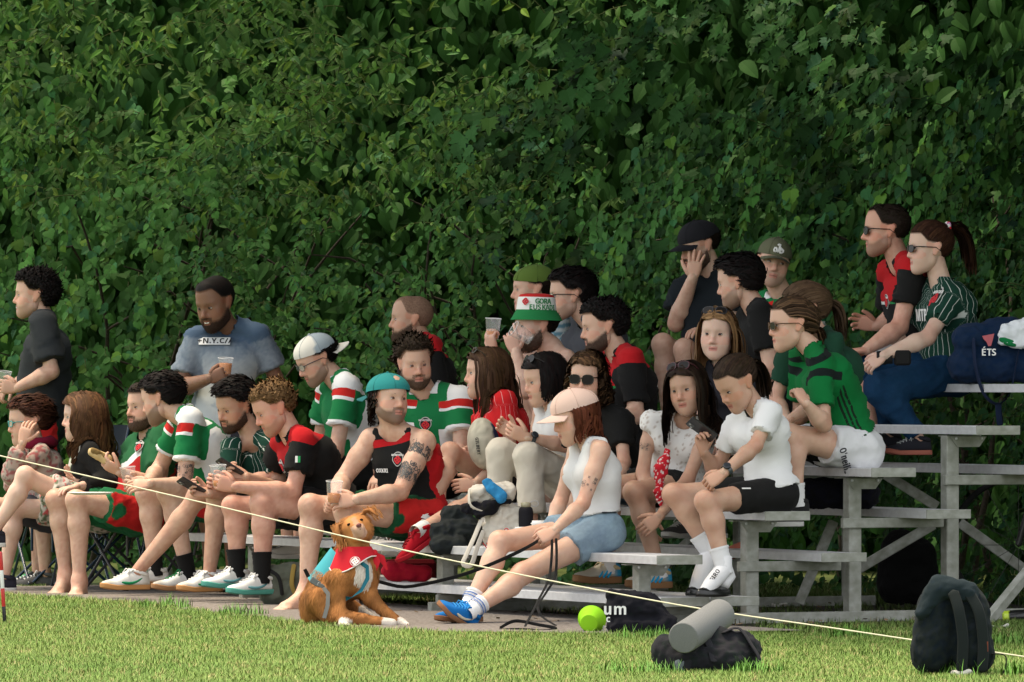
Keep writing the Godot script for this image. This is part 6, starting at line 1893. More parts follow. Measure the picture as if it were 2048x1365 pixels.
	people.append({"at": V(0.289,0.280,-2.349), "label": "woman with a black bob and sunglasses on her head, white top and cream linen trousers", "sex": "f", "hf": V(-0.913,-0.174,0.369), "hu": V(-0.161,0.985,0.065), "j": {"pelvis": V(0.000,0.372,0.000), "neck": V(-0.085,0.751,0.030), "head": V(-0.125,0.876,0.049), "chest": V(-0.038,0.627,0.012), "shL": V(-0.022,0.714,0.163), "shR": V(-0.140,0.709,-0.105), "hipL": V(0.037,0.362,0.082), "hipR": V(-0.037,0.362,-0.082), "elL": V(-0.027,0.549,0.263), "wrL": V(-0.215,0.594,0.343), "elR": V(-0.169,0.550,-0.155), "wrR": V(-0.274,0.606,-0.035), "knL": V(-0.210,0.500,0.332), "anL": V(-0.185,0.160,0.332), "toeL": V(-0.359,0.090,0.409), "knR": V(-0.349,0.515,0.098), "anR": V(-0.363,0.180,0.098), "toeR": V(-0.537,0.110,0.175)}, "handL": {"d": V(-0.900,0.350,0.100), "n": V(0.000,0.300,-1.000), "c": 0.5}, "handR": {"d": V(-0.800,0.500,0.100), "n": V(0.000,0.200,1.000), "c": 0.5}, "skin": Color(0.57, 0.36, 0.265), "hair": {"style": "long", "col": Color(0.01, 0.008, 0.008), "len": 0.16, "thick": 0.014, "n": 560, "wave": 0.004, "sweep": -0.45}, "glasses": {"on_head": true, "frame": Color(0.01, 0.01, 0.01)}, "watch": true, "shirt": {"col": Color(0.63, 0.63, 0.63), "neck": "tank", "sleeve": 0, "loose": 0.014, "strap": 0.5, "vdrop": 0.04}, "shorts": {"col": Color(0.58, 0.53, 0.45), "len": 1.82, "loose": 0.01, "cuff": 0.058, "folds": 0.6}, "shoes": {"col": Color(0.45, 0.42, 0.36)}, "w": 0.9259})
	people.append({"at": V(0.526,0.190,-1.867), "label": "woman in dark sunglasses with wavy brown hair and a black T-shirt", "sex": "f", "hf": V(-0.275,-0.035,0.961), "hu": V(0.024,0.999,0.043), "j": {"pelvis": V(0.000,0.455,0.000), "neck": V(-0.120,0.849,0.177), "head": V(-0.160,0.971,0.225), "chest": V(-0.071,0.724,0.102), "shL": V(0.001,0.776,0.227), "shR": V(-0.237,0.780,0.127), "hipL": V(0.079,0.445,0.042), "hipR": V(-0.079,0.445,-0.042), "elL": V(0.020,0.564,0.307), "wrL": V(-0.039,0.421,0.507), "elR": V(-0.218,0.551,0.227), "wrR": V(-0.147,0.432,0.427), "knL": V(-0.146,0.479,0.342), "anL": V(-0.122,0.163,0.342), "toeL": V(-0.211,0.093,0.510), "knR": V(-0.218,0.477,0.208), "anR": V(-0.194,0.160,0.208), "toeR": V(-0.283,0.090,0.376)}, "skin": Color(0.57, 0.36, 0.265), "hair": {"style": "long", "col": Color(0.05, 0.028, 0.015), "col2": Color(0.16, 0.085, 0.04), "len": 0.2, "thick": 0.016, "n": 640, "wave": 0.02, "wid": 0.005, "sweep": -0.3, "part": 0.02}, "glasses": {"frame": Color(0.01, 0.008, 0.006), "h": 0.022}, "shirt": {"col": Color(0.012, 0.012, 0.014), "loose": 0.016, "sleeve": 0.6}, "shorts": {"col": Color(0.3, 0.42, 0.52), "pat": "denim", "len": 0.5}, "shoes": {"col": Color(0.02, 0.02, 0.025)}, "w": 0.9259})
	people.append({"at": V(0.410,0.000,-0.810), "label": "woman in a peach cap, white sleeveless top and denim shorts holding a dog lead", "sex": "f", "hf": V(-0.940,-0.276,0.200), "hu": V(-0.270,0.961,0.057), "j": {"pelvis": V(0.000,0.446,0.000), "neck": V(-0.043,0.856,0.000), "head": V(-0.110,0.980,0.010), "chest": V(-0.010,0.718,-0.007), "shL": V(0.012,0.821,0.141), "shR": V(-0.099,0.810,-0.137), "hipL": V(0.034,0.436,0.083), "hipR": V(-0.034,0.436,-0.083), "elL": V(-0.074,0.569,0.241), "wrL": V(-0.212,0.445,0.421), "elR": V(-0.175,0.581,-0.157), "wrR": V(-0.233,0.440,-0.057), "knL": V(-0.358,0.239,0.283), "anL": V(-0.598,0.071,0.483), "toeL": V(-0.766,0.074,0.583), "knR": V(-0.467,0.387,0.237), "anR": V(-0.612,0.096,0.387), "toeR": V(-0.776,0.005,0.487)}, "handL": {"d": V(-0.800,-0.400,0.300), "n": V(0.100,-0.400,-0.800), "c": [0.5, 0.8, 0.85, 0.9, 0.9]}, "handR": {"d": V(-0.800,-0.500,0.300), "n": V(0.000,-0.400,0.800), "c": 0.6}, "skin": Color(0.57, 0.36, 0.265), "hair": {"style": "long", "col": Color(0.09, 0.026, 0.013), "col2": Color(0.16, 0.05, 0.024), "len": 0.16, "thick": 0.014, "n": 560, "wave": 0.007, "wid": 0.005, "sweep": -0.35}, "cap": {"col": Color(0.7, 0.5, 0.42), "brim": Color(0.7, 0.5, 0.42), "tilt": 0.02, "brim_len": 0.085, "label": "peach cotton cap"}, "shirt": {"col": Color(0.67, 0.67, 0.66), "neck": "tank", "sleeve": 0, "loose": 0.011, "drop": -0.07, "strap": 0.6, "vdrop": 0, "folds": 0.6, "hole": 0.02}, "shorts": {"col": Color(0.34, 0.46, 0.55), "pat": "denim", "len": 0.42, "loose": 0.01, "rise": 0.13, "flare": 2.2, "folds": 0.7}, "socks": {"col": Color(0.72, 0.72, 0.72), "f": 0.2, "band": Color(0.08, 0.16, 0.4), "bands": [0.03, 0.045]}, "shoes": {"col": Color(0.015, 0.15, 0.45), "sole": Color(0.26, 0.13, 0.07), "lace": Color(0.05, 0.3, 0.65), "mark": Color(0.6, 0.55, 0.42), "upL": Vector3(0.62,0.75,0.1)}, "w": 0.948})
	people.append({"at": V(1.031,0.733,-4.721), "label": "man in a black cap and black T-shirt covering his face with one hand", "sex": "m", "hf": V(-0.849,-0.276,0.451), "hu": V(-0.243,0.961,0.129), "j": {"pelvis": V(0.000,0.498,0.000), "neck": V(0.032,1.008,0.000), "head": V(-0.038,1.135,0.023), "chest": V(0.036,0.833,-0.013), "shL": V(0.151,0.937,0.100), "shR": V(-0.121,0.907,-0.050), "hipL": V(0.058,0.488,0.069), "hipR": V(-0.058,0.488,-0.069), "elL": V(0.149,0.688,0.150), "wrL": V(-0.000,0.687,0.300), "elR": V(-0.159,0.721,0.000), "wrR": V(-0.073,0.963,0.140), "knL": V(-0.121,0.581,0.369), "anL": V(-0.107,0.160,0.369), "toeL": V(-0.253,0.090,0.491), "knR": V(-0.231,0.609,0.111), "anR": V(-0.199,0.185,0.111), "toeR": V(-0.345,0.115,0.233)}, "handR": {"d": V(0.150,1.000,0.000), "n": V(0.200,0.000,-1.000), "c": [0.1, 0.12, 0.1, 0.1, 0.15], "spread": 0.14}, "skin": Color(0.57, 0.36, 0.265), "hair": {"style": "short", "col": Color(0.022, 0.015, 0.011), "len": 0.03, "thick": 0.01}, "stubble": 0.9, "beard": 0.005, "cap": {"col": Color(0.016, 0.017, 0.02), "brim": Color(0.014, 0.015, 0.018), "tilt": 0.04, "label": "plain black cap"}, "shirt": {"col": Color(0.014, 0.016, 0.02), "loose": 0.022}, "shorts": {"col": Color(0.012, 0.012, 0.014), "len": 0.4}, "shoes": {"col": Color(0.1, 0.1, 0.1)}, "w": 1.045})
	people.append({"at": V(1.304,0.465,-2.872), "label": "dark-haired man in a black T-shirt looking away, below the olive cap", "sex": "m", "hf": V(-0.952,-0.139,-0.273), "hu": V(-0.134,0.990,-0.038), "j": {"pelvis": V(0.000,0.575,0.000), "neck": V(-0.071,1.065,0.006), "head": V(-0.156,1.182,-0.008), "chest": V(-0.027,0.901,0.002), "shL": V(-0.051,1.025,0.185), "shR": V(-0.089,1.024,-0.173), "hipL": V(0.009,0.565,0.090), "hipR": V(-0.009,0.565,-0.090), "elL": V(0.004,0.729,0.235), "wrL": V(-0.187,0.653,0.335), "elR": V(-0.148,0.765,-0.167), "wrR": V(-0.354,0.685,-0.145), "knL": V(-0.401,0.585,0.133), "anL": V(-0.372,0.160,0.130), "toeL": V(-0.561,0.090,0.149), "knR": V(-0.420,0.585,-0.046), "anR": V(-0.390,0.160,-0.049), "toeR": V(-0.579,0.090,-0.030)}, "skin": Color(0.57, 0.36, 0.265), "hair": {"style": "short", "col": Color(0.01, 0.008, 0.008), "len": 0.05, "thick": 0.024, "n": 1100, "comb": Vector3(0.1,0.3,0.5)}, "stubble": 0.5, "shirt": {"col": Color(0.012, 0.012, 0.014), "loose": 0.022}, "shorts": {"col": Color(0.012, 0.012, 0.014), "len": 0.6}, "shoes": {"col": Color(0.1, 0.1, 0.1)}, "w": 1.011})
	people.append({"at": V(1.483,0.679,-3.802), "label": "smiling man in an olive cap with a white emblem, green jersey", "sex": "m", "hf": V(0.104,0.035,0.994), "hu": V(0.203,0.978,-0.056), "j": {"pelvis": V(0.000,0.560,0.000), "neck": V(-0.078,0.918,0.000), "head": V(-0.129,1.081,0.050), "chest": V(-0.040,0.799,-0.016), "shL": V(0.039,0.897,0.060), "shR": V(-0.164,0.877,-0.060), "hipL": V(0.075,0.550,0.050), "hipR": V(-0.075,0.550,-0.050), "elL": V(0.084,0.658,0.110), "wrL": V(-0.028,0.632,0.310), "elR": V(-0.171,0.659,-0.010), "wrR": V(-0.100,0.632,0.190), "knL": V(-0.149,0.570,0.381), "anL": V(-0.132,0.160,0.356), "toeL": V(-0.238,0.090,0.514), "knR": V(-0.298,0.570,0.281), "anR": V(-0.281,0.160,0.256), "toeR": V(-0.387,0.090,0.413)}, "skin": Color(0.57, 0.36, 0.265), "hair": {"style": "short", "col": Color(0.022, 0.015, 0.011), "len": 0.025, "thick": 0.008}, "stubble": 0.3, "gaze": Vector3(0.7,0.1,0.7), "cap": {"col": Color(0.12, 0.125, 0.075), "brim": Color(0.12, 0.125, 0.075), "tilt": 0.06, "emblem": true, "label": "olive cap with a white stitched emblem"}, "shirt": {"col": Color(0.012, 0.17, 0.055), "pat": "green_white", "loose": 0.02, "cell": 0.0095}, "shorts": {"col": Color(0.012, 0.012, 0.014), "len": 0.6}, "shoes": {"col": Color(0.1, 0.1, 0.1)}, "w": 0.9773})
	people.append({"at": V(1.118,0.302,-1.956), "label": "woman with long fair hair and sunglasses pushed up, charcoal top, in the third row", "sex": "f", "hf": V(-0.275,-0.035,0.961), "hu": V(0.024,0.999,0.043), "j": {"pelvis": V(0.000,0.539,0.000), "neck": V(-0.082,0.948,0.093), "head": V(-0.107,1.080,0.141), "chest": V(-0.043,0.814,0.046), "shL": V(0.039,0.874,0.153), "shR": V(-0.178,0.884,0.033), "hipL": V(0.075,0.529,0.050), "hipR": V(-0.075,0.529,-0.050), "elL": V(0.072,0.634,0.203), "wrL": V(-0.057,0.562,0.403), "elR": V(-0.194,0.658,0.083), "wrR": V(-0.151,0.561,0.283), "knL": V(-0.137,0.549,0.364), "anL": V(-0.120,0.160,0.339), "toeL": V(-0.226,0.090,0.497), "knR": V(-0.286,0.549,0.263), "anR": V(-0.269,0.160,0.238), "toeR": V(-0.376,0.090,0.396)}, "skin": Color(0.62, 0.42, 0.33), "hair": {"style": "long", "col": Color(0.23, 0.13, 0.06), "col2": Color(0.34, 0.2, 0.1), "len": 0.36, "thick": 0.01, "n": 640, "wave": 0.004, "wid": 0.004, "sweep": -0.45}, "glasses": {"on_head": true, "frame": Color(0.02, 0.02, 0.03)}, "shirt": {"col": Color(0.028, 0.03, 0.036), "loose": 0.018}, "shorts": {"col": Color(0.012, 0.012, 0.014), "len": 0.6}, "shoes": {"col": Color(0.1, 0.1, 0.1)}, "w": 0.9259})
	people.append({"at": V(0.761,0.057,-1.389), "label": "woman with long dark hair and sunglasses pushed up, white eyelet top, leaning towards the phone", "sex": "f", "hf": V(-0.436,-0.105,0.894), "hu": V(-0.170,0.985,0.032), "j": {"pelvis": V(0.000,0.595,0.000), "neck": V(0.080,0.916,0.120), "head": V(0.088,1.056,0.165), "chest": V(0.064,0.810,0.063), "shL": V(0.184,0.858,0.180), "shR": V(-0.089,0.901,0.100), "hipL": V(0.073,0.585,0.053), "hipR": V(-0.073,0.585,-0.053), "elL": V(0.084,0.619,0.330), "wrL": V(-0.060,0.446,0.550), "elR": V(-0.128,0.653,0.130), "wrR": V(-0.088,0.445,0.270), "knL": V(-0.176,0.560,0.393), "anL": V(-0.056,0.179,0.373), "toeL": V(-0.192,0.090,0.453), "knR": V(-0.301,0.581,0.187), "anR": V(-0.298,0.198,0.187), "toeR": V(-0.458,0.109,0.267)}, "handR": {"d": V(0.000,-1.000,0.200), "n": V(0.800,0.000,-0.300), "c": 0.35}, "handL": {"d": V(-0.700,-0.600,0.200), "n": V(-0.200,-0.300,-0.800), "c": 0.4}, "skin": Color(0.47, 0.285, 0.2), "hair": {"style": "long", "col": Color(0.022, 0.014, 0.01), "col2": Color(0.045, 0.026, 0.016), "len": 0.36, "thick": 0.012, "n": 680, "wave": 0.004, "wid": 0.005, "sweep": -0.25, "drift": Vector3(0,0,0.12)}, "glasses": {"on_head": true, "frame": Color(0.06, 0.012, 0.02), "h": 0.022}, "shirt": {"col": Color(0.68, 0.67, 0.65), "pat": "eyelet", "sleeve": 0.2, "loose": 0.014, "neck": "v", "vdrop": 0.03, "flare": 0.4, "folds": 0.7}, "shorts": {"col": Color(0.012, 0.012, 0.014), "len": 0.36}, "socks": {"col": Color(0.7, 0.7, 0.7), "f": 0.09}, "shoes": {"col": Color(0.42, 0.4, 0.34), "sole": Color(0.22, 0.12, 0.055), "sole_h": 0.036, "lace": Color(0.5, 0.42, 0.28), "mark": Color(0.015, 0.28, 0.55), "mark_kind": "stripes", "heel_col": Color(0.03, 0.24, 0.42), "tongue": Color(0.5, 0.4, 0.24)}, "w": 0.9369})
	people.append({"at": V(1.217,0.082,-0.463), "label": "woman in a white T-shirt and black shorts looking down at her phone", "sex": "f", "hf": V(-0.703,-0.530,0.474), "hu": V(-0.439,0.848,0.296), "j": {"pelvis": V(0.000,0.546,0.000), "neck": V(-0.067,0.956,0.023), "head": V(-0.157,1.060,0.051), "chest": V(-0.026,0.820,0.007), "shL": V(-0.004,0.918,0.160), "shR": V(-0.125,0.914,-0.114), "hipL": V(0.037,0.536,0.082), "hipR": V(-0.037,0.536,-0.082), "elL": V(-0.076,0.765,0.280), "wrL": V(-0.234,0.636,0.400), "elR": V(-0.250,0.643,-0.154), "wrR": V(-0.309,0.731,-0.074), "knL": V(-0.312,0.505,0.382), "anL": V(-0.229,0.200,0.402), "toeL": V(-0.316,0.094,0.522), "knR": V(-0.456,0.534,0.118), "anR": V(-0.291,0.263,0.118), "toeR": V(-0.359,0.090,0.218)}, "handL": {"d": V(-0.800,-0.500,0.100), "n": V(0.100,-0.500,-0.800), "c": [0.4, 0.7, 0.8, 0.85, 0.85]}, "handR": {"d": V(-0.200,0.950,0.100), "n": V(0.500,0.000,0.700), "c": [0.55, 0.75, 0.8, 0.85, 0.85]}, "skin": Color(0.47, 0.285, 0.2), "hair": {"style": "pony", "col": Color(0.028, 0.018, 0.012), "col2": Color(0.05, 0.03, 0.02), "thick": 0.007, "n": 560, "tail": 0.26, "tie": Vector3(0,0.035,-0.112), "tail_dir": Vector3(0,-0.2,-0.6)}, "watch": true, "shirt": {"col": Color(0.68, 0.68, 0.68), "loose": 0.016, "sleeve": 0.66, "drop": -0.02}, "shorts": {"col": Color(0.012, 0.012, 0.014), "len": 0.62, "loose": 0.008, "folds": 0.5}, "socks": {"col": Color(0.68, 0.68, 0.69), "f": 0.3, "foot": true}, "shoes": {"slip": true, "col": Color(0.012, 0.012, 0.014)}, "w": 0.948})
	people.append({"at": V(1.635,0.399,-0.907), "label": "woman in sunglasses, white shorts and a green shirt with a black shoulder band", "sex": "f", "hf": V(-0.968,-0.070,0.241), "hu": V(-0.068,0.998,0.017), "j": {"pelvis": V(0.000,0.427,0.000), "neck": V(-0.208,0.919,0.060), "head": V(-0.299,1.020,0.072), "chest": V(-0.120,0.760,0.033), "shL": V(-0.171,0.833,0.200), "shR": V(-0.248,0.877,-0.089), "hipL": V(0.031,0.417,0.085), "hipR": V(-0.031,0.417,-0.085), "elL": V(-0.156,0.544,0.300), "wrL": V(-0.246,0.644,0.400), "elR": V(-0.251,0.577,-0.169), "wrR": V(-0.193,0.661,-0.129), "knL": V(-0.322,0.492,0.285), "anL": V(-0.289,0.188,0.285), "toeL": V(-0.467,0.118,0.350), "knR": V(-0.354,0.471,0.015), "anR": V(-0.330,0.160,0.015), "toeR": V(-0.509,0.090,0.080)}, "w": 1.06, "handL": {"d": V(-0.400,0.700,-0.200), "n": V(-0.600,-0.300,-0.600), "c": 0.95}, "skin": Color(0.57, 0.36, 0.265), "hair": {"style": "pony", "col": Color(0.04, 0.024, 0.014), "col2": Color(0.13, 0.075, 0.04), "thick": 0.008, "n": 560, "tail": 0.14, "tie": Vector3(0,-0.03,-0.118), "tail_dir": Vector3(0,-0.2,-1), "spread": 0.5, "tail_n": 190}, "glasses": {"frame": Color(0.1, 0.05, 0.02), "h": 0.018}, "shirt": {"col": Color(0.006, 0.13, 0.035), "pat": "green_yoke", "loose": 0.018, "sleeve": 0.72, "drop": -0.06, "cell": 0.0095}, "shorts": {"col": Color(0.62, 0.62, 0.64), "len": 0.45, "loose": 0.02}, "socks": {"col": Color(0.7, 0.7, 0.7), "f": 0.25}, "shoes": {"col": Color(0.02, 0.02, 0.02)}})
	people.append({"at": V(1.569,0.372,-1.040), "label": "woman with braided brown hair in a dark green polo shirt", "sex": "f", "hf": V(-0.973,-0.105,0.207), "hu": V(-0.102,0.995,0.022), "j": {"pelvis": V(0.000,0.472,0.000), "neck": V(-0.092,1.005,0.032), "head": V(-0.165,1.115,0.043), "chest": V(-0.043,0.827,0.013), "shL": V(-0.029,0.967,0.171), "shR": V(-0.238,0.880,-0.048), "hipL": V(0.037,0.462,0.082), "hipR": V(-0.037,0.462,-0.082), "elL": V(-0.098,0.689,0.171), "wrL": V(-0.246,0.594,0.271), "elR": V(-0.301,0.688,-0.048), "wrR": V(-0.238,0.569,0.072), "knL": V(-0.266,0.498,0.182), "anL": V(-0.242,0.164,0.182), "toeL": V(-0.416,0.094,0.259), "knR": V(-0.306,0.496,-0.032), "anR": V(-0.282,0.160,-0.032), "toeR": V(-0.456,0.090,0.045)}, "skin": Color(0.57, 0.36, 0.265), "hair": {"style": "pony", "col": Color(0.075, 0.045, 0.026), "col2": Color(0.12, 0.075, 0.045), "thick": 0.014, "n": 700, "tail": 0.24, "tie": Vector3(0,0.02,-0.12), "tail_dir": Vector3(0.0,-0.1,-0.8), "spread": 0.4, "tail_n": 190}, "shirt": {"col": Color(0.012, 0.05, 0.03), "loose": 0.02, "neck": "v", "vdrop": 0.05}, "shorts": {"col": Color(0.012, 0.012, 0.014), "len": 0.6}, "shoes": {"col": Color(0.1, 0.1, 0.1)}, "w": 0.959})
	people.append({"at": V(2.063,0.720,-2.622), "label": "man in sunglasses and a red and black jersey gesturing on the top row", "sex": "m", "hf": V(-0.998,0.000,0.070), "hu": V(0.000,1.000,0.000), "j": {"pelvis": V(0.000,0.516,0.000), "neck": V(-0.112,1.028,0.025), "head": V(-0.187,1.184,0.029), "chest": V(-0.055,0.858,0.011), "shL": V(-0.057,0.990,0.204), "shR": V(-0.159,0.986,-0.154), "hipL": V(0.025,0.506,0.087), "hipR": V(-0.025,0.506,-0.087), "elL": V(-0.129,0.698,0.254), "wrL": V(-0.300,0.585,0.374), "elR": V(-0.132,0.740,-0.354), "wrR": V(-0.219,0.710,-0.334), "knL": V(-0.325,0.516,0.287), "anL": V(-0.268,0.162,0.287), "toeL": V(-0.451,0.092,0.339), "knR": V(-0.342,0.511,0.013), "anR": V(-0.292,0.160,0.013), "toeR": V(-0.475,0.090,0.066)}, "handL": {"d": V(-1.000,-0.100,0.100), "n": V(0.000,-1.000,0.000), "c": 0.35}, "handR": {"d": V(-1.000,0.250,0.000), "n": V(-0.100,-0.300,0.900), "c": [0.2, 0.35, 0.3, 0.45, 0.5], "spread": 0.14}, "skin": Color(0.58, 0.32, 0.235), "hair": {"style": "short", "col": Color(0.022, 0.015, 0.011), "len": 0.022, "thick": 0.008, "recede": 0.9}, "stubble": 0.5, "glasses": {"frame": Color(0.01, 0.01, 0.01), "h": 0.02}, "nose": 1.2, "shirt": {"col": Color(0.012, 0.012, 0.014), "pat": "red_black", "loose": 0.02, "cell": 0.0095}, "shorts": {"col": Color(0.6, 0.6, 0.6), "len": 0.8}, "shoes": {"col": Color(0.03, 0.03, 0.035), "sole": Color(0.35, 0.12, 0.08)}, "w": 1.045, "crest": V(-0.207,0.836,0.111)})
	people.append({"at": V(2.188,0.700,-2.368), "label": "woman with a high ponytail, green pinstriped shirt and jeans on the top row", "sex": "f", "hf": V(-0.978,0.000,0.208), "hu": V(0.000,1.000,0.000), "j": {"pelvis": V(0.000,0.506,0.000), "neck": V(-0.051,0.949,0.016), "head": V(-0.106,1.109,0.026), "chest": V(-0.015,0.801,0.003), "shL": V(-0.005,0.858,0.156), "shR": V(-0.108,0.908,-0.126), "hipL": V(0.034,0.496,0.083), "hipR": V(-0.034,0.496,-0.083), "elL": V(-0.133,0.664,0.316), "wrL": V(-0.357,0.574,0.436), "elR": V(-0.195,0.676,-0.176), "wrR": V(-0.349,0.591,-0.096), "knL": V(-0.362,0.416,0.243), "anL": V(-0.172,0.164,0.213), "toeL": V(-0.324,0.090,0.273), "knR": V(-0.449,0.506,0.017), "anR": V(-0.304,0.182,-0.003), "toeR": V(-0.466,0.095,0.057)}, "w": 1.12, "handL": {"d": V(-0.800,-0.500,0.100), "n": V(0.000,-0.600,-0.700), "c": 0.5}, "handR": {"c": 0.5}, "skin": Color(0.62, 0.42, 0.33), "hair": {"style": "pony", "col": Color(0.04, 0.018, 0.011), "col2": Color(0.075, 0.034, 0.02), "thick": 0.008, "n": 560, "tail": 0.36, "tie": Vector3(0,0.095,-0.085), "tail_dir": Vector3(0,0.4,-0.9), "spread": 0.35, "tail_n": 220, "wid": 0.0042}, "glasses": {"frame": Color(0.012, 0.01, 0.01), "h": 0.017}, "scrunchie": true, "shirt": {"col": Color(0.01, 0.045, 0.03), "pat": "cuffed", "c2": Color(0.6, 0.62, 0.6), "loose": 0.022, "neck": "v", "vdrop": 0.07, "tex": "pin", "hem": 0.1}, "shorts": {"col": Color(0.018, 0.06, 0.13), "pat": "denim", "len": 1.94, "loose": 0.012, "cuff": 0.045, "folds": 0.9}, "shoes": {"col": Color(0.025, 0.027, 0.032), "sole": Color(0.42, 0.14, 0.1), "lace": Color(0.4, 0.42, 0.42)}})
var mat_denim: StandardMaterial3D
var mat_pin: StandardMaterial3D
var mat_pin_red: StandardMaterial3D
func stripe_mat(base: Color, line: Color, gap: float, share: float) -> StandardMaterial3D:
	var im := Image.create(64, 4, false, Image.FORMAT_RGB8)
	for x in 64:
		var c := line if x < int(64 * share) else base
		for y in 4: im.set_pixel(x, y, c.linear_to_srgb())
	var m := StandardMaterial3D.new()
	m.albedo_texture = ImageTexture.create_from_image(im)
	m.uv1_scale = Vector3(1.0 / gap, 1, 1)
	m.roughness = 0.9; m.metallic_specular = 0.25
	return m
func make_people() -> void:
	mat_pin = stripe_mat(Color(0.01, 0.045, 0.03), Color(0.55, 0.58, 0.55), 0.03, 0.1)
	mat_pin_red = stripe_mat(Color(0.5, 0.016, 0.02), Color(0.62, 0.3, 0.3), 0.03, 0.07)
	mat_denim = textured(vmat(0.95, 0.2), noise_tex(0.3, Color(0.62, 0.64, 0.68), Color(1, 1, 1), 3, 256, 71), 11.0)
	bumpy(mat_denim, bump_tex(0.25, 4.0, 2, 256, 72), 0.7)
	make_heads()
	add_people()
	jobs.resize(people.size())
	var id := WorkerThreadPool.add_group_task(person_job, people.size(), 4, true)
	WorkerThreadPool.wait_for_group_task_completion(id)
	for i in people.size():
		var P: Dictionary = people[i]
		var R: Dictionary = jobs[i]
		var node := thing("person", P.label, "person", P.at, "spectators")
		node.remove_meta("group")
		var J: Dictionary = P.j
		part("body", R.body, mat_skin, node)
		var hair: MeshInstance3D
		if R.has("hair"): hair = part("hair", R.hair, mat_hair, node)
		var shirt: MeshInstance3D
		if R.has("shirt"):
			var tex: String = P.shirt.get("tex", "")
			shirt = part("shirt", R.shirt, mat_cloth if tex == "" else (mat_pin if tex == "pin" else mat_pin_red), node)
		if R.has("shorts"): part("shorts" if P.shorts.get("len", 0.6) <= 1.0 else "trousers", R.shorts, mat_denim if P.shorts.get("pat", "") == "denim" else mat_cloth, node)
		var HB := Basis(((P.hf as Vector3).cross(P.hu) * -1.0).normalized(), (P.hu as Vector3).normalized(), (P.hf as Vector3).normalized())
		var hs: float = P.get("hs", 1.0)
		var HX := Transform3D(HB * Basis.from_scale(Vector3(hs, hs, hs)), J.head)
		if P.has("cap"): cap_parts(P, HX, node)
		if P.get("bucket", false): bucket_hat(P, HX, node)
		if P.has("glasses"): shades(P, HX, node)
		if P.has("crest") and shirt: crest(R.shirt, P.crest, Vector3(-0.35, 0.1, 1).normalized(), 0.075, shirt)
		if P.has("scarf"):
			var m := MB.new(); m.col = P.scarf
			var pts := []
			var rad := []
			for k in 13:
				var a := TAU * k / 12
				pts.append(J.neck + Vector3(cos(a) * 0.085, 0.012 + 0.012 * sin(a * 2.0), sin(a) * 0.08)); rad.append(0.026 + 0.006 * sin(k * 2.3))
			m.tube(pts, rad, 8, false)
			part("scarf", m, mat_cloth, node)
		if P.get("scrunchie", false):
			var m := MB.new()
			var c: Vector3 = HX * Vector3(0, 0.1, -0.095)
			var rng := RandomNumberGenerator.new(); rng.seed = 3
			for k in 14:
				var a := TAU * k / 14
				m.col = [Color(0.6, 0.03, 0.05), Color(0.7, 0.68, 0.66), Color(0.5, 0.25, 0.45)][k % 3]
				m.ball(c + HB * Vector3(cos(a) * 0.022, sin(a) * 0.022, rng.randf_range(-0.006, 0.006)), Vector3(0.013, 0.016, 0.012), HB, 8, 5)
			m.col = Color(0.6, 0.03, 0.05)
			m.ribbon([c, c + HB * Vector3(0.03, -0.02, 0.02), c + HB * Vector3(0.035, -0.07, 0.015)], [0.008, 0.016, 0.005], HB.z)
			part("scrunchie", m, mat_cloth, node)
		if P.get("watch", false):
			var ax: Vector3 = ((J.wrL - J.elL) as Vector3).normalized()
			var c: Vector3 = J.wrL - ax * 0.03
			var m := MB.new(); m.col = Color(0.05, 0.06, 0.065)
			m.tube([c - ax * 0.011, c + ax * 0.011], [0.0285, 0.028], 14, false)
			var o := part("watch", m, mat_gloss, node)
			var d := MB.new(); d.col = Color(0.03, 0.035, 0.04)
			var out := (Vector3(-0.1, 0.6, 0.8) - ax * Vector3(-0.1, 0.6, 0.8).dot(ax)).normalized()
			d.lathe([Vector2(0.0185, 0), Vector2(0.0185, 0.008), Vector2(0.016, 0.01), Vector2(0.001, 0.01)], Transform3D(Basis(ax, out, ax.cross(out)), c + out * 0.026), 18)
			part("watch_face", d, mat_gloss, o)
		# socks and shoes
		if P.has("socks"):
			for s in ["L", "R"]:
				var lw: float = P.w
				sock(J["an" + s], J["kn" + s], P.socks.f, 0.039 * lw, lerpf(0.041, 0.053, clampf(P.socks.f * 2.2, 0.0, 1.0)) * lw, P.socks, node)
		if P.has("shoes") and not P.get("barefoot", false):
			for s in ["L", "R"]:
				var S: Dictionary = P.shoes
				var up: Vector3 = S.get("up" + s, S.get("up", Vector3.UP))
				var an: Vector3 = J["an" + s]
				if S.get("slip", false): sock_foot(an, J["toe" + s], P.socks, node, s)
				else:
					var S2: Dictionary = S.duplicate()
					S2.size = 1.0 if P.sex == "m" else 0.92
					shoe(an - up.normalized() * 0.088 * S2.size, J["toe" + s], up, S2, node)
		jobs[i] = {"shirt": R.get("shirt"), "shorts": R.get("shorts"), "node": node, "P": P, "body": R.body, "shirt_node": shirt}

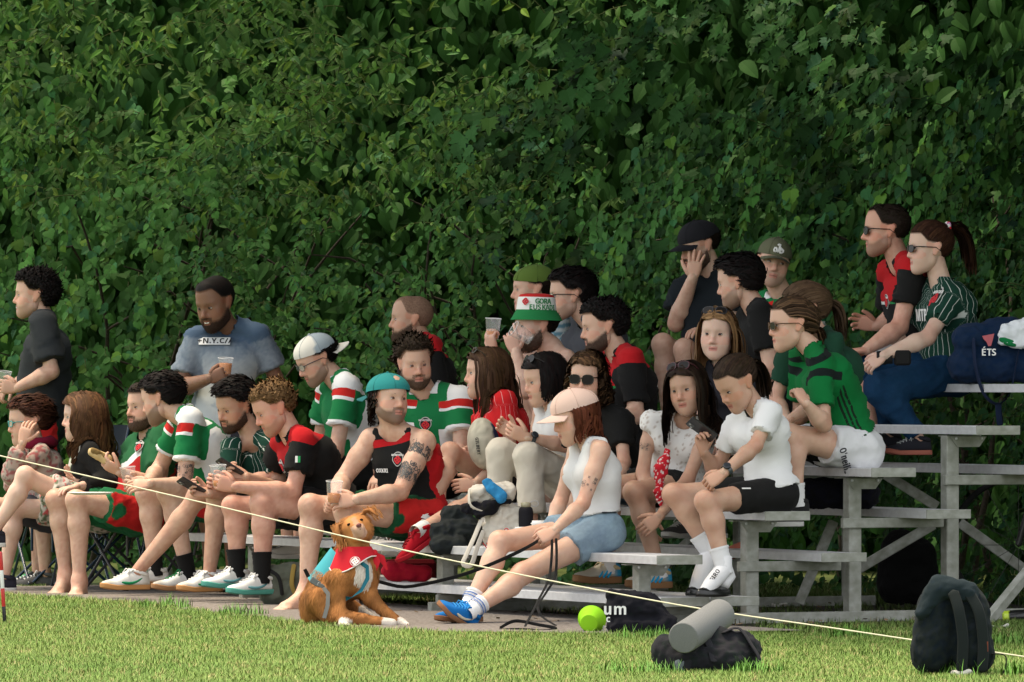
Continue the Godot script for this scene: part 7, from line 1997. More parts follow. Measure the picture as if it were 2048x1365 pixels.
# a stockinged foot half out of a flat black shoe
func sock_foot(an: Vector3, toe: Vector3, S: Dictionary, node: Node3D, s: String) -> void:
	var m := MB.new(); m.col = S.col
	var fd := toe - an
	var hz := Vector3(fd.x, 0, fd.z).normalized()
	var heel := an - hz * 0.04 - Vector3(0, 0.045, 0)
	m.tube([an + Vector3(0, 0.05, 0), an - Vector3(0, 0.01, 0), an.lerp(toe, 0.35) - Vector3(0, 0.006, 0), an.lerp(toe, 0.7), toe, toe + fd.normalized() * 0.02], [0.038, 0.042, 0.04, 0.036, 0.03, 0.016], 12)
	m.tube([an + Vector3(0, 0.01, 0), heel, heel + fd.normalized() * 0.06], [0.036, 0.034, 0.034], 10)
	var o := part("sock_foot", m, mat_cloth, node)
	if s == "L":
		var mid := an.lerp(toe, 0.55)
		var out := Vector3(0.05, 0.25, 1).normalized()
		var x := fd.normalized() * -1.0
		x = (x - out * x.dot(out)).normalized()
		word_on("GIRO", 0.02, Transform3D(Basis(x, out.cross(x), out), mid + out * 0.041 + Vector3(0, 0.012, 0)), mat_print_black, o, true)
	var b := MB.new(); b.col = Color(0.013, 0.013, 0.015)
	var dirs := hz
	var c := toe - Vector3(0, 0.02, 0) + hz * 0.0
	var r := []
	for k in 7:
		var t := k / 6.0
		var ring := []
		for q in 12:
			var a := TAU * q / 12
			var w := 0.046 * sin(0.35 + t * 2.35)
			ring.append(c + dirs * (0.06 - t * 0.24) + dirs.cross(Vector3.UP) * cos(a) * w + Vector3(0, maxf(sin(a), -0.25) * (0.03 + 0.012 * sin(t * PI)) , 0))
		r.append(ring)
	b.loft(r)
	part("shoe", b, mat_gloss, node)
func cap_emblem(cap: Node3D, xf: Transform3D, r: Vector3) -> void:
	for k in 2:
		var m := MB.new()
		m.col = [Color(0.7, 0.7, 0.68), Color(0.12, 0.125, 0.075)][k]
		var w: float = [0.0056, 0.0022][k]
		var dz := 0.001 * k
		var f := func(x: float, y: float) -> Vector3:
			var a := x / r.z
			var el := y / r.y
			return xf * Vector3(sin(a) * cos(el) * (r.x * 1.06 + dz), sin(el) * r.y * 1.05, cos(a) * cos(el) * (r.z * 1.055 + dz))
		for loop in [[[-0.03, 0.03], [-0.028, 0.022], [-0.02, 0.02], [-0.012, 0.026], [-0.012, 0.036], [-0.02, 0.042], [-0.028, 0.04], [-0.03, 0.03]], [[-0.012, 0.026], [-0.004, 0.021], [0.002, 0.03], [0.006, 0.05], [0.01, 0.062], [0.0, 0.064], [-0.008, 0.058]], [[0.008, 0.05], [0.016, 0.044], [0.018, 0.034], [0.01, 0.026], [0.012, 0.02], [0.024, 0.02], [0.034, 0.026], [0.034, 0.036], [0.026, 0.04], [0.018, 0.034]]]:
			var pts := []
			var rad := []
			for q in loop:
				pts.append(f.call(q[0], q[1])); rad.append(w)
			m.tube(pts, rad, 6)
		part("emblem", m, mat_cloth, cap)
# ---------------------------------------------------------------- the dog
func sector(mb: MB, a: Vector3, b: Vector3, ra: float, rb: float, a0: float, a1: float, up: Vector3) -> void:
	# part of a sleeve round the line a-b, from angle a0 to a1 about it
	var d := (b - a).normalized()
	var s := up.cross(d).normalized()
	var w := d.cross(s)
	var first := mb.v.size()
	var na := 18
	for i in 5:
		var t := i / 4.0
		for k in na + 1:
			var g := lerpf(a0, a1, float(k) / na)
			mb.vert(a.lerp(b, t) + (s * sin(g) + w * cos(g)) * lerpf(ra, rb, t))
	for i in 4:
		for k in na:
			var q := first + i * (na + 1) + k
			mb.quad(q, q + 1, q + na + 2, q + na + 1)
func make_dog() -> void:
	var base: Vector3 = V(-0.784,0.001,-0.300)
	base.y = 0.012
	var t := thing("dog", "chestnut dog with a white chest sitting on the pavement in a red neckerchief", "dog", base)
	var rump := V(-0.911,0.111,-0.320) - base
	var haunch := V(-0.899,0.126,-0.220) - base
	var mid := V(-0.845,0.189,-0.300) - base
	var chest := V(-0.731,0.242,-0.240) - base
	var with := V(-0.784,0.306,-0.300) - base
	var neck := V(-0.740,0.359,-0.240) - base
	var head := V(-0.730,0.449,-0.210) - base
	var f := Field.new(Vector3(-0.32, -0.05, -0.3), Vector3(0.42, 0.62, 0.36), 0.0075)
	f.bone(rump, mid, 0.088, 0.098, 0.05)
	f.bone(mid, chest, 0.098, 0.098, 0.05)
	f.bone(with, chest, 0.08, 0.085, 0.05)
	f.bone(chest, neck, 0.085, 0.066, 0.05)
	f.bone(neck, head, 0.064, 0.06, 0.03)
	# haunches and hind legs stretched along the ground
	f.bone(haunch, haunch + Vector3(0.05, -0.06, 0.03), 0.072, 0.05, 0.03)
	f.bone(haunch + Vector3(0.05, -0.07, 0.04), V(-0.697,0.037,-0.080) - base, 0.042, 0.027, 0.03)
	f.bone(V(-0.697,0.037,-0.080) - base, V(-0.557,0.021,-0.060) - base, 0.026, 0.021, 0.02)
	f.bone(V(-0.763,0.085,-0.400) - base, V(-0.656,0.027,-0.360) - base, 0.04, 0.024, 0.03)
	f.bone(rump + Vector3(-0.02, -0.06, 0.02), rump + Vector3(0.06, -0.1, 0.0), 0.06, 0.045, 0.04)
	# front legs: shoulder, elbow, wrist, paw
	f.bone(V(-0.809,0.221,-0.170) - base, V(-0.814,0.146,-0.170) - base, 0.052, 0.038, 0.03)
	f.bone(V(-0.814,0.146,-0.170) - base, V(-0.801,0.063,-0.130) - base, 0.034, 0.025, 0.02)
	f.bone(V(-0.801,0.063,-0.130) - base, V(-0.783,0.016,-0.080) - base, 0.024, 0.023, 0.02)
	f.bone(V(-0.694,0.207,-0.240) - base, V(-0.660,0.131,-0.200) - base, 0.05, 0.038, 0.03)
	f.bone(V(-0.660,0.131,-0.200) - base, V(-0.575,0.053,-0.150) - base, 0.035, 0.024, 0.02)
	f.bone(V(-0.575,0.053,-0.150) - base, V(-0.509,0.019,-0.120) - base, 0.023, 0.021, 0.02)
	for q in 3:
		f.bone(V(-0.523,0.019,-0.120) - base, V(-0.488,0.017,-0.100) - base + Vector3(0, -0.004, (q - 1) * 0.016), 0.013, 0.011, 0.006)
		f.bone(V(-0.797,0.016,-0.080) - base, V(-0.778,0.010,-0.050) - base + Vector3((q - 1) * 0.016, 0, 0.0), 0.013, 0.011, 0.006)
	# head: skull, brow, muzzle lifted towards the camera, cheeks
	var hf := Vector3(0.12, 0.22, 0.95).normalized()
	var hx := Vector3(0.93, 0.34, -0.2)
	hx = (hx - hf * hx.dot(hf)).normalized()
	var hu := hf.cross(hx)
	var H := Transform3D(Basis(hx, hu, hf) * Basis.from_scale(Vector3.ONE * 1.12), head)
	f.bone(H * Vector3(-0.022, 0.018, -0.01), H * Vector3(0.022, 0.018, -0.01), 0.056, 0.056, 0.03)
	f.bone(H * Vector3(0, 0.012, 0.02), H * Vector3(0, -0.014, 0.085), 0.04, 0.024, 0.025)
	f.bone(H * Vector3(0, -0.03, 0.03), H * Vector3(0, -0.034, 0.076), 0.03, 0.018, 0.02)
	for s in [-1.0, 1.0]: f.bone(H * Vector3(s * 0.032, -0.02, 0.0), H * Vector3(s * 0.02, -0.03, 0.04), 0.034, 0.022, 0.02)
	var b := MB.new()
	f.extract(b)
	b.smooth_normals()
	var tan := Color(0.4, 0.17, 0.056)
	var cream := Color(0.66, 0.6, 0.53)
	var paws := [V(-0.495,0.017,-0.120) - base, V(-0.783,0.010,-0.060) - base, V(-0.564,0.021,-0.060) - base]
	for q in b.v.size():
		var p := b.v[q]
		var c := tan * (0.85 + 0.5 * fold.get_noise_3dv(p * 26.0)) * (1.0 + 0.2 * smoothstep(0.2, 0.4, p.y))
		var dc := (p - (V(-0.691,0.245,-0.140) - base)) * Vector3(1.3, 0.75, 1.0)
		if dc.length() < 0.06 + fold.get_noise_3dv(p * 30.0) * 0.02: c = cream
		for w in paws:
			if p.distance_to(w) < 0.046: c = cream
		if p.distance_to(V(-0.656,0.037,-0.360) - base) < 0.08 and p.x > 0.06: c = cream * 0.8
		var lp := H.affine_inverse() * p
		if lp.z > 0.06 and lp.y < 0.01 and p.y > 0.36: c = Color(0.5, 0.31, 0.22)
		if lp.z > 0.04 and absf(lp.x) < 0.012 and lp.y > 0.0 and p.y > 0.36: c = Color(0.42, 0.23, 0.14)
		b.c[q] = c
	# coat: short locks laid back along the body
	var rng := RandomNumberGenerator.new(); rng.seed = 77
	var count := b.v.size()
	for k in 15000:
		var q := rng.randi() % count
		var p := b.v[q]
		var lp := H.affine_inverse() * p
		if p.y > 0.36 and lp.z > 0.03: continue
		var nn := b.n[q]
		var flow := Vector3(-0.25, -1.0, 0.05) if p.y < 0.38 else (H.basis * Vector3(signf(lp.x) * 0.5, -0.6, -0.6))
		var d := (flow - nn * flow.dot(nn)).normalized()
		var L := rng.randf_range(0.009, 0.022) * (0.5 if p.y < 0.04 else (1.5 if p.x < -0.02 or p.y > 0.2 else 1.0))
		b.col = b.c[q] * rng.randf_range(0.8, 1.22)
		b.ribbon([p - nn * 0.002, p + (d + nn * 0.2) * L * 0.55, p + (d + nn * 0.12) * L], [0.0017, 0.0015, 0.0003], nn.cross(d), nn)
	# nose, eyes and mouth
	b.col = Color(0.2, 0.085, 0.075)
	b.ball(H * Vector3(0, 0.0, 0.108), Vector3(0.0125, 0.009, 0.009), H.basis, 10, 7)
	b.col = Color(0.01, 0.006, 0.005)
	for s in [-1.0, 1.0]: b.ball(H * Vector3(s * 0.028, 0.027, 0.05), Vector3(0.0085, 0.006, 0.008), H.basis, 8, 6)
	for s in [-1.0, 1.0]: b.ball(H * Vector3(s * 0.005, -0.001, 0.116), Vector3(0.0028, 0.002, 0.002), H.basis, 6, 4)
	b.tube([H * Vector3(-0.017, -0.022, 0.09), H * Vector3(0, -0.016, 0.106), H * Vector3(0.02, -0.024, 0.086)], [0.0014, 0.0022, 0.0014], 5)
	part("body", b, vmat(0.75, 0.25), t)
	# ears, one hanging and one folded over
	for s in [-1.0, 1.0]:
		var e := MB.new()
		e.col = tan * 0.85
		var root := H * Vector3(s * 0.052, 0.052, -0.005)
		var pts := []
		if s < 0: pts = [root, root + H.basis * Vector3(-0.026, -0.008, 0.014), root + H.basis * Vector3(-0.036, -0.045, 0.022), root + H.basis * Vector3(-0.03, -0.085, 0.02), root + H.basis * Vector3(-0.022, -0.1, 0.016)]
		else: pts = [root - H.basis * Vector3(0.01, 0.01, 0), root + H.basis * Vector3(0.014, 0.012, 0.01), root + H.basis * Vector3(0.036, 0.006, 0.022), root + H.basis * Vector3(0.048, -0.02, 0.03), root + H.basis * Vector3(0.05, -0.034, 0.03)]
		e.tube(pts, [0.02, 0.028, 0.03, 0.018, 0.004], 8, true, H.basis.y, 0.35)
		for k in 160:
			var q: Vector3 = pts[1 + rng.randi() % 3] + H.basis * Vector3(rng.randf_range(-0.02, 0.02), rng.randf_range(-0.018, 0.018), rng.randf_range(-0.01, 0.014))
			e.col = tan * rng.randf_range(0.6, 1.5)
			e.ribbon([q, q + H.basis * Vector3(s * 0.006, -0.015, 0.003)], [0.002, 0.0004], H.basis * Vector3(1, 0.2, rng.randf_range(-0.5, 0.5)), H.basis.z)
		part("ear", e, vmat(0.75, 0.25), t)
	# red neckerchief with a white border, knotted at the side
	var kx := (neck - chest).normalized()
	var top := neck.lerp(head, 0.18)
	var ker := MB.new()
	var rings := []
	for i in 4:
		var ring := []
		for k in 28:
			var a := TAU * k / 28
			var dirv := Vector3(cos(a), 0, sin(a))
			var drop := 0.02 + 0.062 * pow(maxf(0.0, cos(a - 2.25)), 1.5)
			var u := i / 3.0
			ring.append(top + dirv * (0.078 + 0.035 * u + 0.01 * drop) + Vector3(-0.008 * u, -drop * u * 1.25 - 0.02 * u, 0))
		rings.append(ring)
	ker.col = Color(0.52, 0.022, 0.032)
	ker.loft(rings, false, false)
	var rim := MB.new(); rim.col = Color(0.74, 0.72, 0.7)
	var rp := []
	var rr := []
	for k in 29: rp.append(rings[3][k % 28]); rr.append(0.0032)
	rim.tube(rp, rr, 5, false)
	var knot: Vector3 = rings[2][1]
	ker.ball(knot, Vector3(0.016, 0.016, 0.014), Basis(), 8, 6)
	ker.ribbon([knot, knot + Vector3(0.012, -0.04, 0.02), knot + Vector3(0.008, -0.085, 0.02)], [0.006, 0.017, 0.004], Vector3(1, 0.2, 0))
	ker.ribbon([knot, knot + Vector3(0.035, -0.025, 0.012), knot + Vector3(0.06, -0.08, 0.016)], [0.006, 0.017, 0.004], Vector3(0.6, 0.6, 0.2))
	var ko := part("neckerchief", ker, mat_cloth, t)
	part("border", rim, mat_cloth, ko)
	var em: Vector3 = rings[2][7] + Vector3(0.01, -0.002, 0.012)
	var ez := Vector3(-0.3, 0.35, 1).normalized()
	var ex := Vector3.UP.cross(ez).normalized()
	var EX := Transform3D(Basis(ex, ez.cross(ex), ez), em)
	var er := MB.new(); er.col = Color(0.74, 0.72, 0.7)
	var ep := []
	var ea := []
	for k in 21:
		ep.append(EX * Vector3(cos(TAU * k / 20) * 0.024, sin(TAU * k / 20) * 0.022, 0)); ea.append(0.0016)
	er.tube(ep, ea, 4, false)
	part("emblem_ring", er, mat_cloth, ko)
	swirl(EX, 0.016, mat_print_white, ko)
	# harness: saddle, girth and chest strap, buckle and hanging strap
	var ha := MB.new(); ha.col = Color(0.06, 0.32, 0.38)
	sector(ha, rump.lerp(mid, 0.75), with.lerp(neck, 0.35), 0.113, 0.092, -1.5, 0.95, Vector3(-0.5, 0.8, 0.1))
	var ho := part("harness", ha, mat_cloth, t)
	var st := MB.new(); st.col = Color(0.02, 0.14, 0.19)
	var cs := [V(-0.720,0.310,-0.150) - base, V(-0.677,0.281,-0.120) - base, V(-0.675,0.227,-0.120) - base, V(-0.705,0.171,-0.120) - base, V(-0.747,0.138,-0.130) - base, V(-0.780,0.133,-0.150) - base]
	st.ribbon(cs, [0.011, 0.012, 0.013, 0.014, 0.014, 0.012], Vector3(0.55, 0.3, 0.4))
	part("chest_strap", st, mat_cloth, ho)
	var bu := MB.new(); bu.col = Color(0.12, 0.13, 0.135)
	bu.box(V(-0.896,0.192,-0.180) - base, Vector3(0.036, 0.022, 0.012), Basis(Vector3(0, 0, 1), -0.5), 0.004)
	bu.box(V(-0.922,0.209,-0.190) - base, Vector3(0.05, 0.03, 0.008), Basis(Vector3(0, 0, 1), -0.6), 0.003)
	part("buckle", bu, mat_gloss, ho)
	var hs := MB.new(); hs.col = Color(0.14, 0.145, 0.14)
	hs.ribbon([V(-0.884,0.183,-0.170) - base, V(-0.860,0.156,-0.150) - base, V(-0.862,0.100,-0.130) - base, V(-0.878,0.042,-0.120) - base], [0.01, 0.01, 0.01, 0.01], Vector3(1, 0.2, 0.2))
	hs.col = Color(0.012, 0.012, 0.013)
	hs.ribbon([V(-0.954,0.231,-0.240) - base, V(-0.965,0.254,-0.240) - base, V(-0.972,0.268,-0.240) - base], [0.009, 0.009, 0.008], Vector3(1, -0.4, 0))
	part("strap", hs, mat_cloth, ho)
# ---------------------------------------------------------------- things lying about and held
func soft(bones: Array, col: Color, cell: float, wrinkle: float, sd: int) -> MB:
	# a soft bag or bundle of cloth: rounded volumes joined and creased; bones are [a, b, ra, rb] and perhaps [flat, times]
	var lo := Vector3.INF
	var hi := -Vector3.INF
	for q in bones:
		lo = lo.min((q[0] as Vector3).min(q[1]) - Vector3.ONE * (maxf(q[2], q[3]) + 0.05))
		hi = hi.max((q[0] as Vector3).max(q[1]) + Vector3.ONE * (maxf(q[2], q[3]) + 0.05))
	var f := Field.new(lo, hi, cell)
	for q in bones:
		f.bone(q[0], q[1], q[2], q[3], 0.025, q[4] if q.size() > 4 else Vector3.ZERO, q[5] if q.size() > 5 else 1.0)
	var m := MB.new(); m.col = col
	f.extract(m)
	m.smooth_normals()
	for k in m.v.size():
		var p := m.v[k]
		var w := Vector3(p.x * 16.0, p.y * 20.0, p.z * 16.0) + Vector3.ONE * sd
		var amt := fold.get_noise_3dv(w * 0.7) * 0.4 + (0.22 - absf(fold.get_noise_3dv(w * 1.2 + Vector3(9, 0, 4)))) * 1.3 + (0.2 - absf(fold.get_noise_3dv(w * 2.6))) * 0.5
		m.v[k] = p + m.n[k] * amt * wrinkle
		var sh := 1.0 + fold.get_noise_3dv(p * 60.0) * 0.12
		m.c[k] = col * sh
		m.n[k] = Vector3.ZERO
	return m
func strap(node: Node3D, called: String, pts: Array, w: float, side: Vector3, col: Color) -> void:
	# webbing with real thickness
	var m := MB.new(); m.col = col
	var fine := []
	var cv := Curve3D.new()
	for k in pts.size():
		var tg: Vector3 = (pts[mini(k + 1, pts.size() - 1)] - pts[maxi(k - 1, 0)]) * 0.18
		cv.add_point(pts[k], -tg, tg)
	var n := 6 * (pts.size() - 1)
	for k in n + 1: fine.append(cv.sample_baked(cv.get_baked_length() * k / n, true))
	var rad := []
	for k in fine.size(): rad.append(w)
	m.tube(fine, rad, 8, true, side.cross(((fine[1] - fine[0]) as Vector3).normalized()).normalized(), 0.22)
	part(called, m, mat_cloth, node)
func plastic_cup(at: Vector3, axis: Vector3, fill: float, label: String, size := 1.0) -> void:
	var t := thing("plastic_cup", label, "cup", at)
	axis = axis.normalized()
	var x := axis.cross(Vector3(0.2, 0.1, 1)).normalized()
	var xf := Transform3D(Basis(x, axis, x.cross(axis)) * Basis.from_scale(Vector3.ONE * size), Vector3.ZERO)
	var m := MB.new()
	m.lathe([Vector2(0.001, -0.055), Vector2(0.03, -0.055), Vector2(0.033, -0.03), Vector2(0.0405, 0.05), Vector2(0.0425, 0.05), Vector2(0.043, 0.053)], xf, 22, false)
	part("cup_wall", m, mat_cup, t)
	var rim := MB.new(); rim.col = Color(0.75, 0.77, 0.78)
	var ring := []
	var rad := []
	for k in 23:
		ring.append(xf * Vector3(cos(TAU * k / 22) * 0.0425, 0.054, sin(TAU * k / 22) * 0.0425)); rad.append(0.0014)
	rim.tube(ring, rad, 5, false)
	part("rim", rim, mat_gloss, t)
	if fill > 0.0:
		var l := MB.new()
		var y1 := lerpf(-0.05, 0.045, fill)
		l.lathe([Vector2(0.001, -0.051), Vector2(0.0285, -0.051), Vector2(lerpf(0.0285, 0.0375, fill), y1), Vector2(0.001, y1)], xf, 22)
		part("drink", l, mat_beer, t)
func phone(at: Vector3, up: Vector3, face: Vector3, label: String) -> void:
	var t := thing("phone", label, "phone", at)
	up = up.normalized()
	face = (face - up * face.dot(up)).normalized()
	var bs := Basis(up.cross(face), up, face)
	var m := MB.new(); m.col = Color(0.02, 0.022, 0.024)
	m.box(Vector3.ZERO, Vector3(0.074, 0.15, 0.009), bs, 0.004)
	part("case", m, mat_gloss, t)
	var s := MB.new(); s.col = Color(0.05, 0.055, 0.06)
	s.box(face * 0.0052, Vector3(0.067, 0.142, 0.001), bs)
	part("screen_glass", s, mat_gloss, t)
	var c := MB.new(); c.col = Color(0.06, 0.065, 0.07)
	c.box(bs * Vector3(0.018, 0.052, -0.0055), Vector3(0.03, 0.032, 0.003), bs, 0.001)
	var co := part("lens_plate", c, mat_gloss, t)
	for k in 2:
		var l := MB.new(); l.col = Color(0.3, 0.31, 0.32)
		l.ball(bs * Vector3(0.018 + (k - 0.5) * 0.013, 0.052 + (0.5 - k) * 0.013, -0.0078), Vector3(0.006, 0.006, 0.0015), bs, 10, 5)
		part("lens", l, mat_gloss, co)
func camp_chair(at: Vector3, yaw: float, frame: Color, cloth: Color, label: String) -> void:
	var t := thing("camp_chair", label, "camp chair", at)
	t.rotation.y = yaw
	var rod := func(a: Vector3, b: Vector3) -> void:
		var m := MB.new(); m.col = frame
		m.tube([a, b], [0.0085, 0.0085], 8)
		part("leg", m, mat_gloss, t)
	var W := 0.25
	var D := 0.22
	for s in [-1.0, 1.0]:
		rod.call(Vector3(s * W, 0.01, D), Vector3(s * W, 0.42, -D * 0.9))
		rod.call(Vector3(s * (W + 0.02), 0.01, -D), Vector3(s * (W + 0.02), 0.42, D))
		rod.call(Vector3(s * W, 0.01, D + 0.01), Vector3(-s * W, 0.42, D + 0.01 + s * 0.01))
		rod.call(Vector3(s * W, 0.01, -D - 0.01), Vector3(-s * W, 0.42, -D - 0.01 + s * 0.01))
		rod.call(Vector3(s * (W + 0.02), 0.2, D), Vector3(s * (W + 0.02), 0.62, D))
		rod.call(Vector3(s * W, 0.2, -D * 0.9), Vector3(s * (W + 0.01), 0.9, -D - 0.12))
		for z in [-D, D]:
			var ft := MB.new(); ft.col = Color(0.01, 0.01, 0.011)
			ft.ball(Vector3(s * W, 0.012, z), Vector3(0.018, 0.012, 0.018), Basis(), 8, 6)
			part("foot_cap", ft, mat_rubber, t)
		var arm := MB.new(); arm.col = cloth
		var pts := [Vector3(s * (W + 0.02), 0.62, D + 0.02), Vector3(s * (W + 0.03), 0.605, 0.05), Vector3(s * (W + 0.02), 0.63, -D - 0.04)]
		arm.tube(pts, [0.034, 0.036, 0.034], 8, true, Vector3.UP, 0.3)
		part("armrest", arm, mat_cloth, t)
	var seat := MB.new(); seat.col = cloth
	var first := seat.v.size()
	for i in 9:
		for j in 9:
			var u := i / 8.0 * 2.0 - 1.0
			var w := j / 8.0 * 2.0 - 1.0
			seat.vert(Vector3(u * W, 0.42 - 0.07 * (1.0 - u * u) * (1.0 - 0.4 * w * w), w * D))
	for i in 8:
		for j in 8: seat.quad(first + i * 9 + j, first + i * 9 + j + 1, first + i * 9 + j + 10, first + i * 9 + j + 9)
	part("seat", seat, mat_cloth, t)
	var back := MB.new(); back.col = cloth
	for i in 9:
		for j in 9:
			var u := i / 8.0 * 2.0 - 1.0
			var y := lerpf(0.44, 0.9, j / 8.0)
			back.vert(Vector3(u * W, y, lerpf(-D, -D - 0.12, j / 8.0) - 0.05 * (1.0 - u * u)))
	for i in 8:
		for j in 8: back.quad(i * 9 + j, i * 9 + j + 1, i * 9 + j + 10, i * 9 + j + 9)
	part("backrest", back, mat_cloth, t)
func decal(i: int, which: String, near: Vector3, dir: Vector3) -> Transform3D:
	var xf := surface_at(jobs[i][which], near, dir)
	xf.basis = xf.basis.orthonormalized()
	return xf
func tattoo(i: int, a: Vector3, b: Vector3, ra: float, rb: float, sd: int, turns: float, at0: float, coverage: float, called := "tattoo") -> void:
	# ink on the skin: fine dark line work on a sleeve that hugs the limb
	var rng := RandomNumberGenerator.new(); rng.seed = sd
	var im := Image.create(128, 128, false, Image.FORMAT_RGBA8)
	im.fill(Color(0.1, 0.1, 0.11, 0))
	var ink := Color(0.05, 0.055, 0.06, 1).linear_to_srgb()
	for k in int(26 * coverage):
		var c := Vector2(rng.randf_range(12, 116), rng.randf_range(12, 116))
		var r := rng.randf_range(5, 17)
		var kx := rng.randf_range(0.5, 1.4)
		for s in 90:
			var g := TAU * s / 90.0
			if rng.randf() < 0.12: continue
			var p := c + Vector2(cos(g) * r * kx, sin(g * (1 + k % 3)) * r)
			for q in [Vector2i(0, 0), Vector2i(1, 0), Vector2i(0, 1)]:
				var v: Vector2i = Vector2i(p) + q
				if v.x >= 0 and v.y >= 0 and v.x < 128 and v.y < 128: im.set_pixelv(v, ink)
		if k % 3 == 0:
			for s in 60:
				var v := Vector2i(c + Vector2(rng.randf_range(-1, 1), rng.randf_range(-1, 1)) * r * 0.6)
				if v.x >= 0 and v.y >= 0 and v.x < 128 and v.y < 128: im.set_pixelv(v, ink)
	var m := StandardMaterial3D.new()
	m.albedo_texture = ImageTexture.create_from_image(im)
	m.transparency = BaseMaterial3D.TRANSPARENCY_ALPHA_SCISSOR
	m.alpha_scissor_threshold = 0.5
	m.roughness = 0.6
	var mb := MB.new()
	var d := (b - a).normalized()
	var s0 := Vector3(0, 0, 1) - d * d.z
	s0 = s0.normalized()
	var w := d.cross(s0)
	for u in 6:
		for k in 15:
			var g := at0 + (k / 14.0 - 0.5) * TAU * turns
			mb.vert(a.lerp(b, u / 5.0) + (s0 * cos(g) + w * sin(g)) * lerpf(ra, rb, u / 5.0), Vector2(k / 14.0, u / 5.0))
	for u in 5:
		for k in 14: mb.quad(u * 15 + k, u * 15 + k + 1, u * 15 + k + 16, u * 15 + k + 15)
	part(called, mb, m, jobs[i].node)

func make_things() -> void:
	# ---- cups, phones and food in hands
	plastic_cup(V(-2.844,1.119,-6.677) + Vector3(0, 0.03, 0), Vector3(0.1, 1, 0.1), 0.25, "clear plastic cup held by the curly-haired man who stands")
	plastic_cup(V(-2.043,0.607,-4.781) + Vector3(0, 0.03, 0), Vector3(-0.1, 1, 0.05), 0.2, "nearly empty plastic cup held by the man turned away")
	plastic_cup(V(-1.543,1.189,-5.187) + Vector3(0, 0.03, 0), Vector3(0.05, 1, 0.1), 0.8, "full plastic cup of beer held by the standing man in blue")
	plastic_cup(V(-1.496,0.636,-3.141) + Vector3(0, 0.03, 0), Vector3(-0.05, 1, 0.1), 0.3, "plastic cup held by the blond man bent forward")
	plastic_cup(V(-0.882,0.599,-2.150), Vector3(0.05, 1, 0.1), 0.45, "plastic cup of amber drink above the barefoot man's knee")
	plastic_cup(V(-0.099,1.420,-3.734), Vector3(0.05, 1, 0.05), 0.4, "raised plastic cup of beer beside the bucket hat man")
	plastic_cup(V(0.051,1.391,-3.300), Vector3(-0.75, 0.5, 0.25), 0.0, "tilted empty plastic cup at the bucket hat man's mouth")
	phone(V(-1.654,0.607,-3.580), Vector3(-0.75, 0.45, 0.25), Vector3(0.4, 0.6, -0.5), "dark phone in the hand over the bare knees of the front bench")
	phone(V(-1.451,0.707,-3.462), Vector3(-0.75, 0.5, 0.2), Vector3(0.4, 0.6, -0.4), "grey phone held up by the man in the pinstriped shirt")
	phone(V(0.897,0.921,-0.509), Vector3(-0.75, 0.55, 0.1), Vector3(0.7, 0.25, -0.6), "black phone held by the woman in the white T-shirt")
	var sand := thing("flatbread", "folded flatbread held by the bearded man in the camp chair", "food", V(-2.208,0.750,-4.941))
	part("bread", soft([[Vector3(-0.04, 0.02, 0), Vector3(0.04, -0.02, 0), 0.024, 0.03]], Color(0.55, 0.4, 0.2), 0.007, 0.006, 3), mat_cloth, sand)
	part("filling", soft([[Vector3(-0.03, 0.028, 0.012), Vector3(0.03, -0.004, 0.014), 0.015, 0.016]], Color(0.2, 0.13, 0.05), 0.006, 0.01, 5), mat_cloth, sand)
	var plate := thing("plate", "white paper plate on the bearded man's lap", "plate", V(-2.212,0.553,-4.200))
	var pm := MB.new(); pm.col = Color(0.72, 0.72, 0.7)
	pm.lathe([Vector2(0.001, 0), Vector2(0.085, 0), Vector2(0.12, 0.01), Vector2(0.12, 0.013), Vector2(0.085, 0.004), Vector2(0.001, 0.004)], Transform3D(), 26)
	part("dish", pm, mat_rubber, plate)
	# ---- rugby ball
	var ball := thing("rugby_ball", "scuffed white rugby ball with navy ends in the red-shirted woman's lap", "ball", V(-0.143,0.835,-2.620))
	var bm := MB.new()
	var ax := Vector3(-0.12, 1, 0.1).normalized()
	var bx := ax.cross(Vector3(0, 0, 1)).normalized()
	var prof := []
	for k in 21:
		var g := PI * k / 20.0
		prof.append(Vector2(maxf(0.0006, sin(g) * 0.082), -cos(g) * 0.132))
	bm.lathe(prof, Transform3D(Basis(bx, ax, bx.cross(ax)), Vector3.ZERO), 28)
	for k in bm.v.size():
		var p := bm.v[k]
		var side := p.dot(bx)
		var n := fold.get_noise_3dv(p * 70.0)
		bm.c[k] = Color(0.02, 0.03, 0.08) if side * 1.0 > 0.052 else Color(0.55, 0.52, 0.42) * (0.85 + 0.35 * n)
	bm.smooth_normals()
	part("cover", bm, mat_rubber, ball)
	word_on("GILBERT", 0.016, Transform3D(Basis(ax * -1.0, bx.cross(ax) .cross(ax * -1.0), bx.cross(ax)) , bx.cross(ax) * 0.0835 - bx * 0.03), mat_print_black, ball, true)
	# ---- camera on a lap, its lens to the left
	var cam := thing("photo_camera", "black camera with a long lens on the jeans of the top-row woman", "camera", V(1.896,1.264,-1.980))
	var cm := MB.new(); cm.col = Color(0.012, 0.012, 0.013)
	cm.box(Vector3(0.03, 0, 0), Vector3(0.08, 0.075, 0.12), Basis(), 0.01)
	var co := part("camera_body", cm, mat_rubber, cam)
	var cl := MB.new(); cl.col = Color(0.014, 0.014, 0.015)
	cl.lathe([Vector2(0.001, 0), Vector2(0.03, 0), Vector2(0.03, 0.03), Vector2(0.034, 0.034), Vector2(0.034, 0.075), Vector2(0.031, 0.08), Vector2(0.028, 0.074), Vector2(0.001, 0.07)], Transform3D(Basis(Vector3(0, 0, 1), Vector3(-0.66, 0, 0.75), Vector3(0, 1, 0)).orthonormalized(), Vector3(-0.02, 0, 0.03)), 20)
	part("lens_barrel", cl, mat_rubber, co)
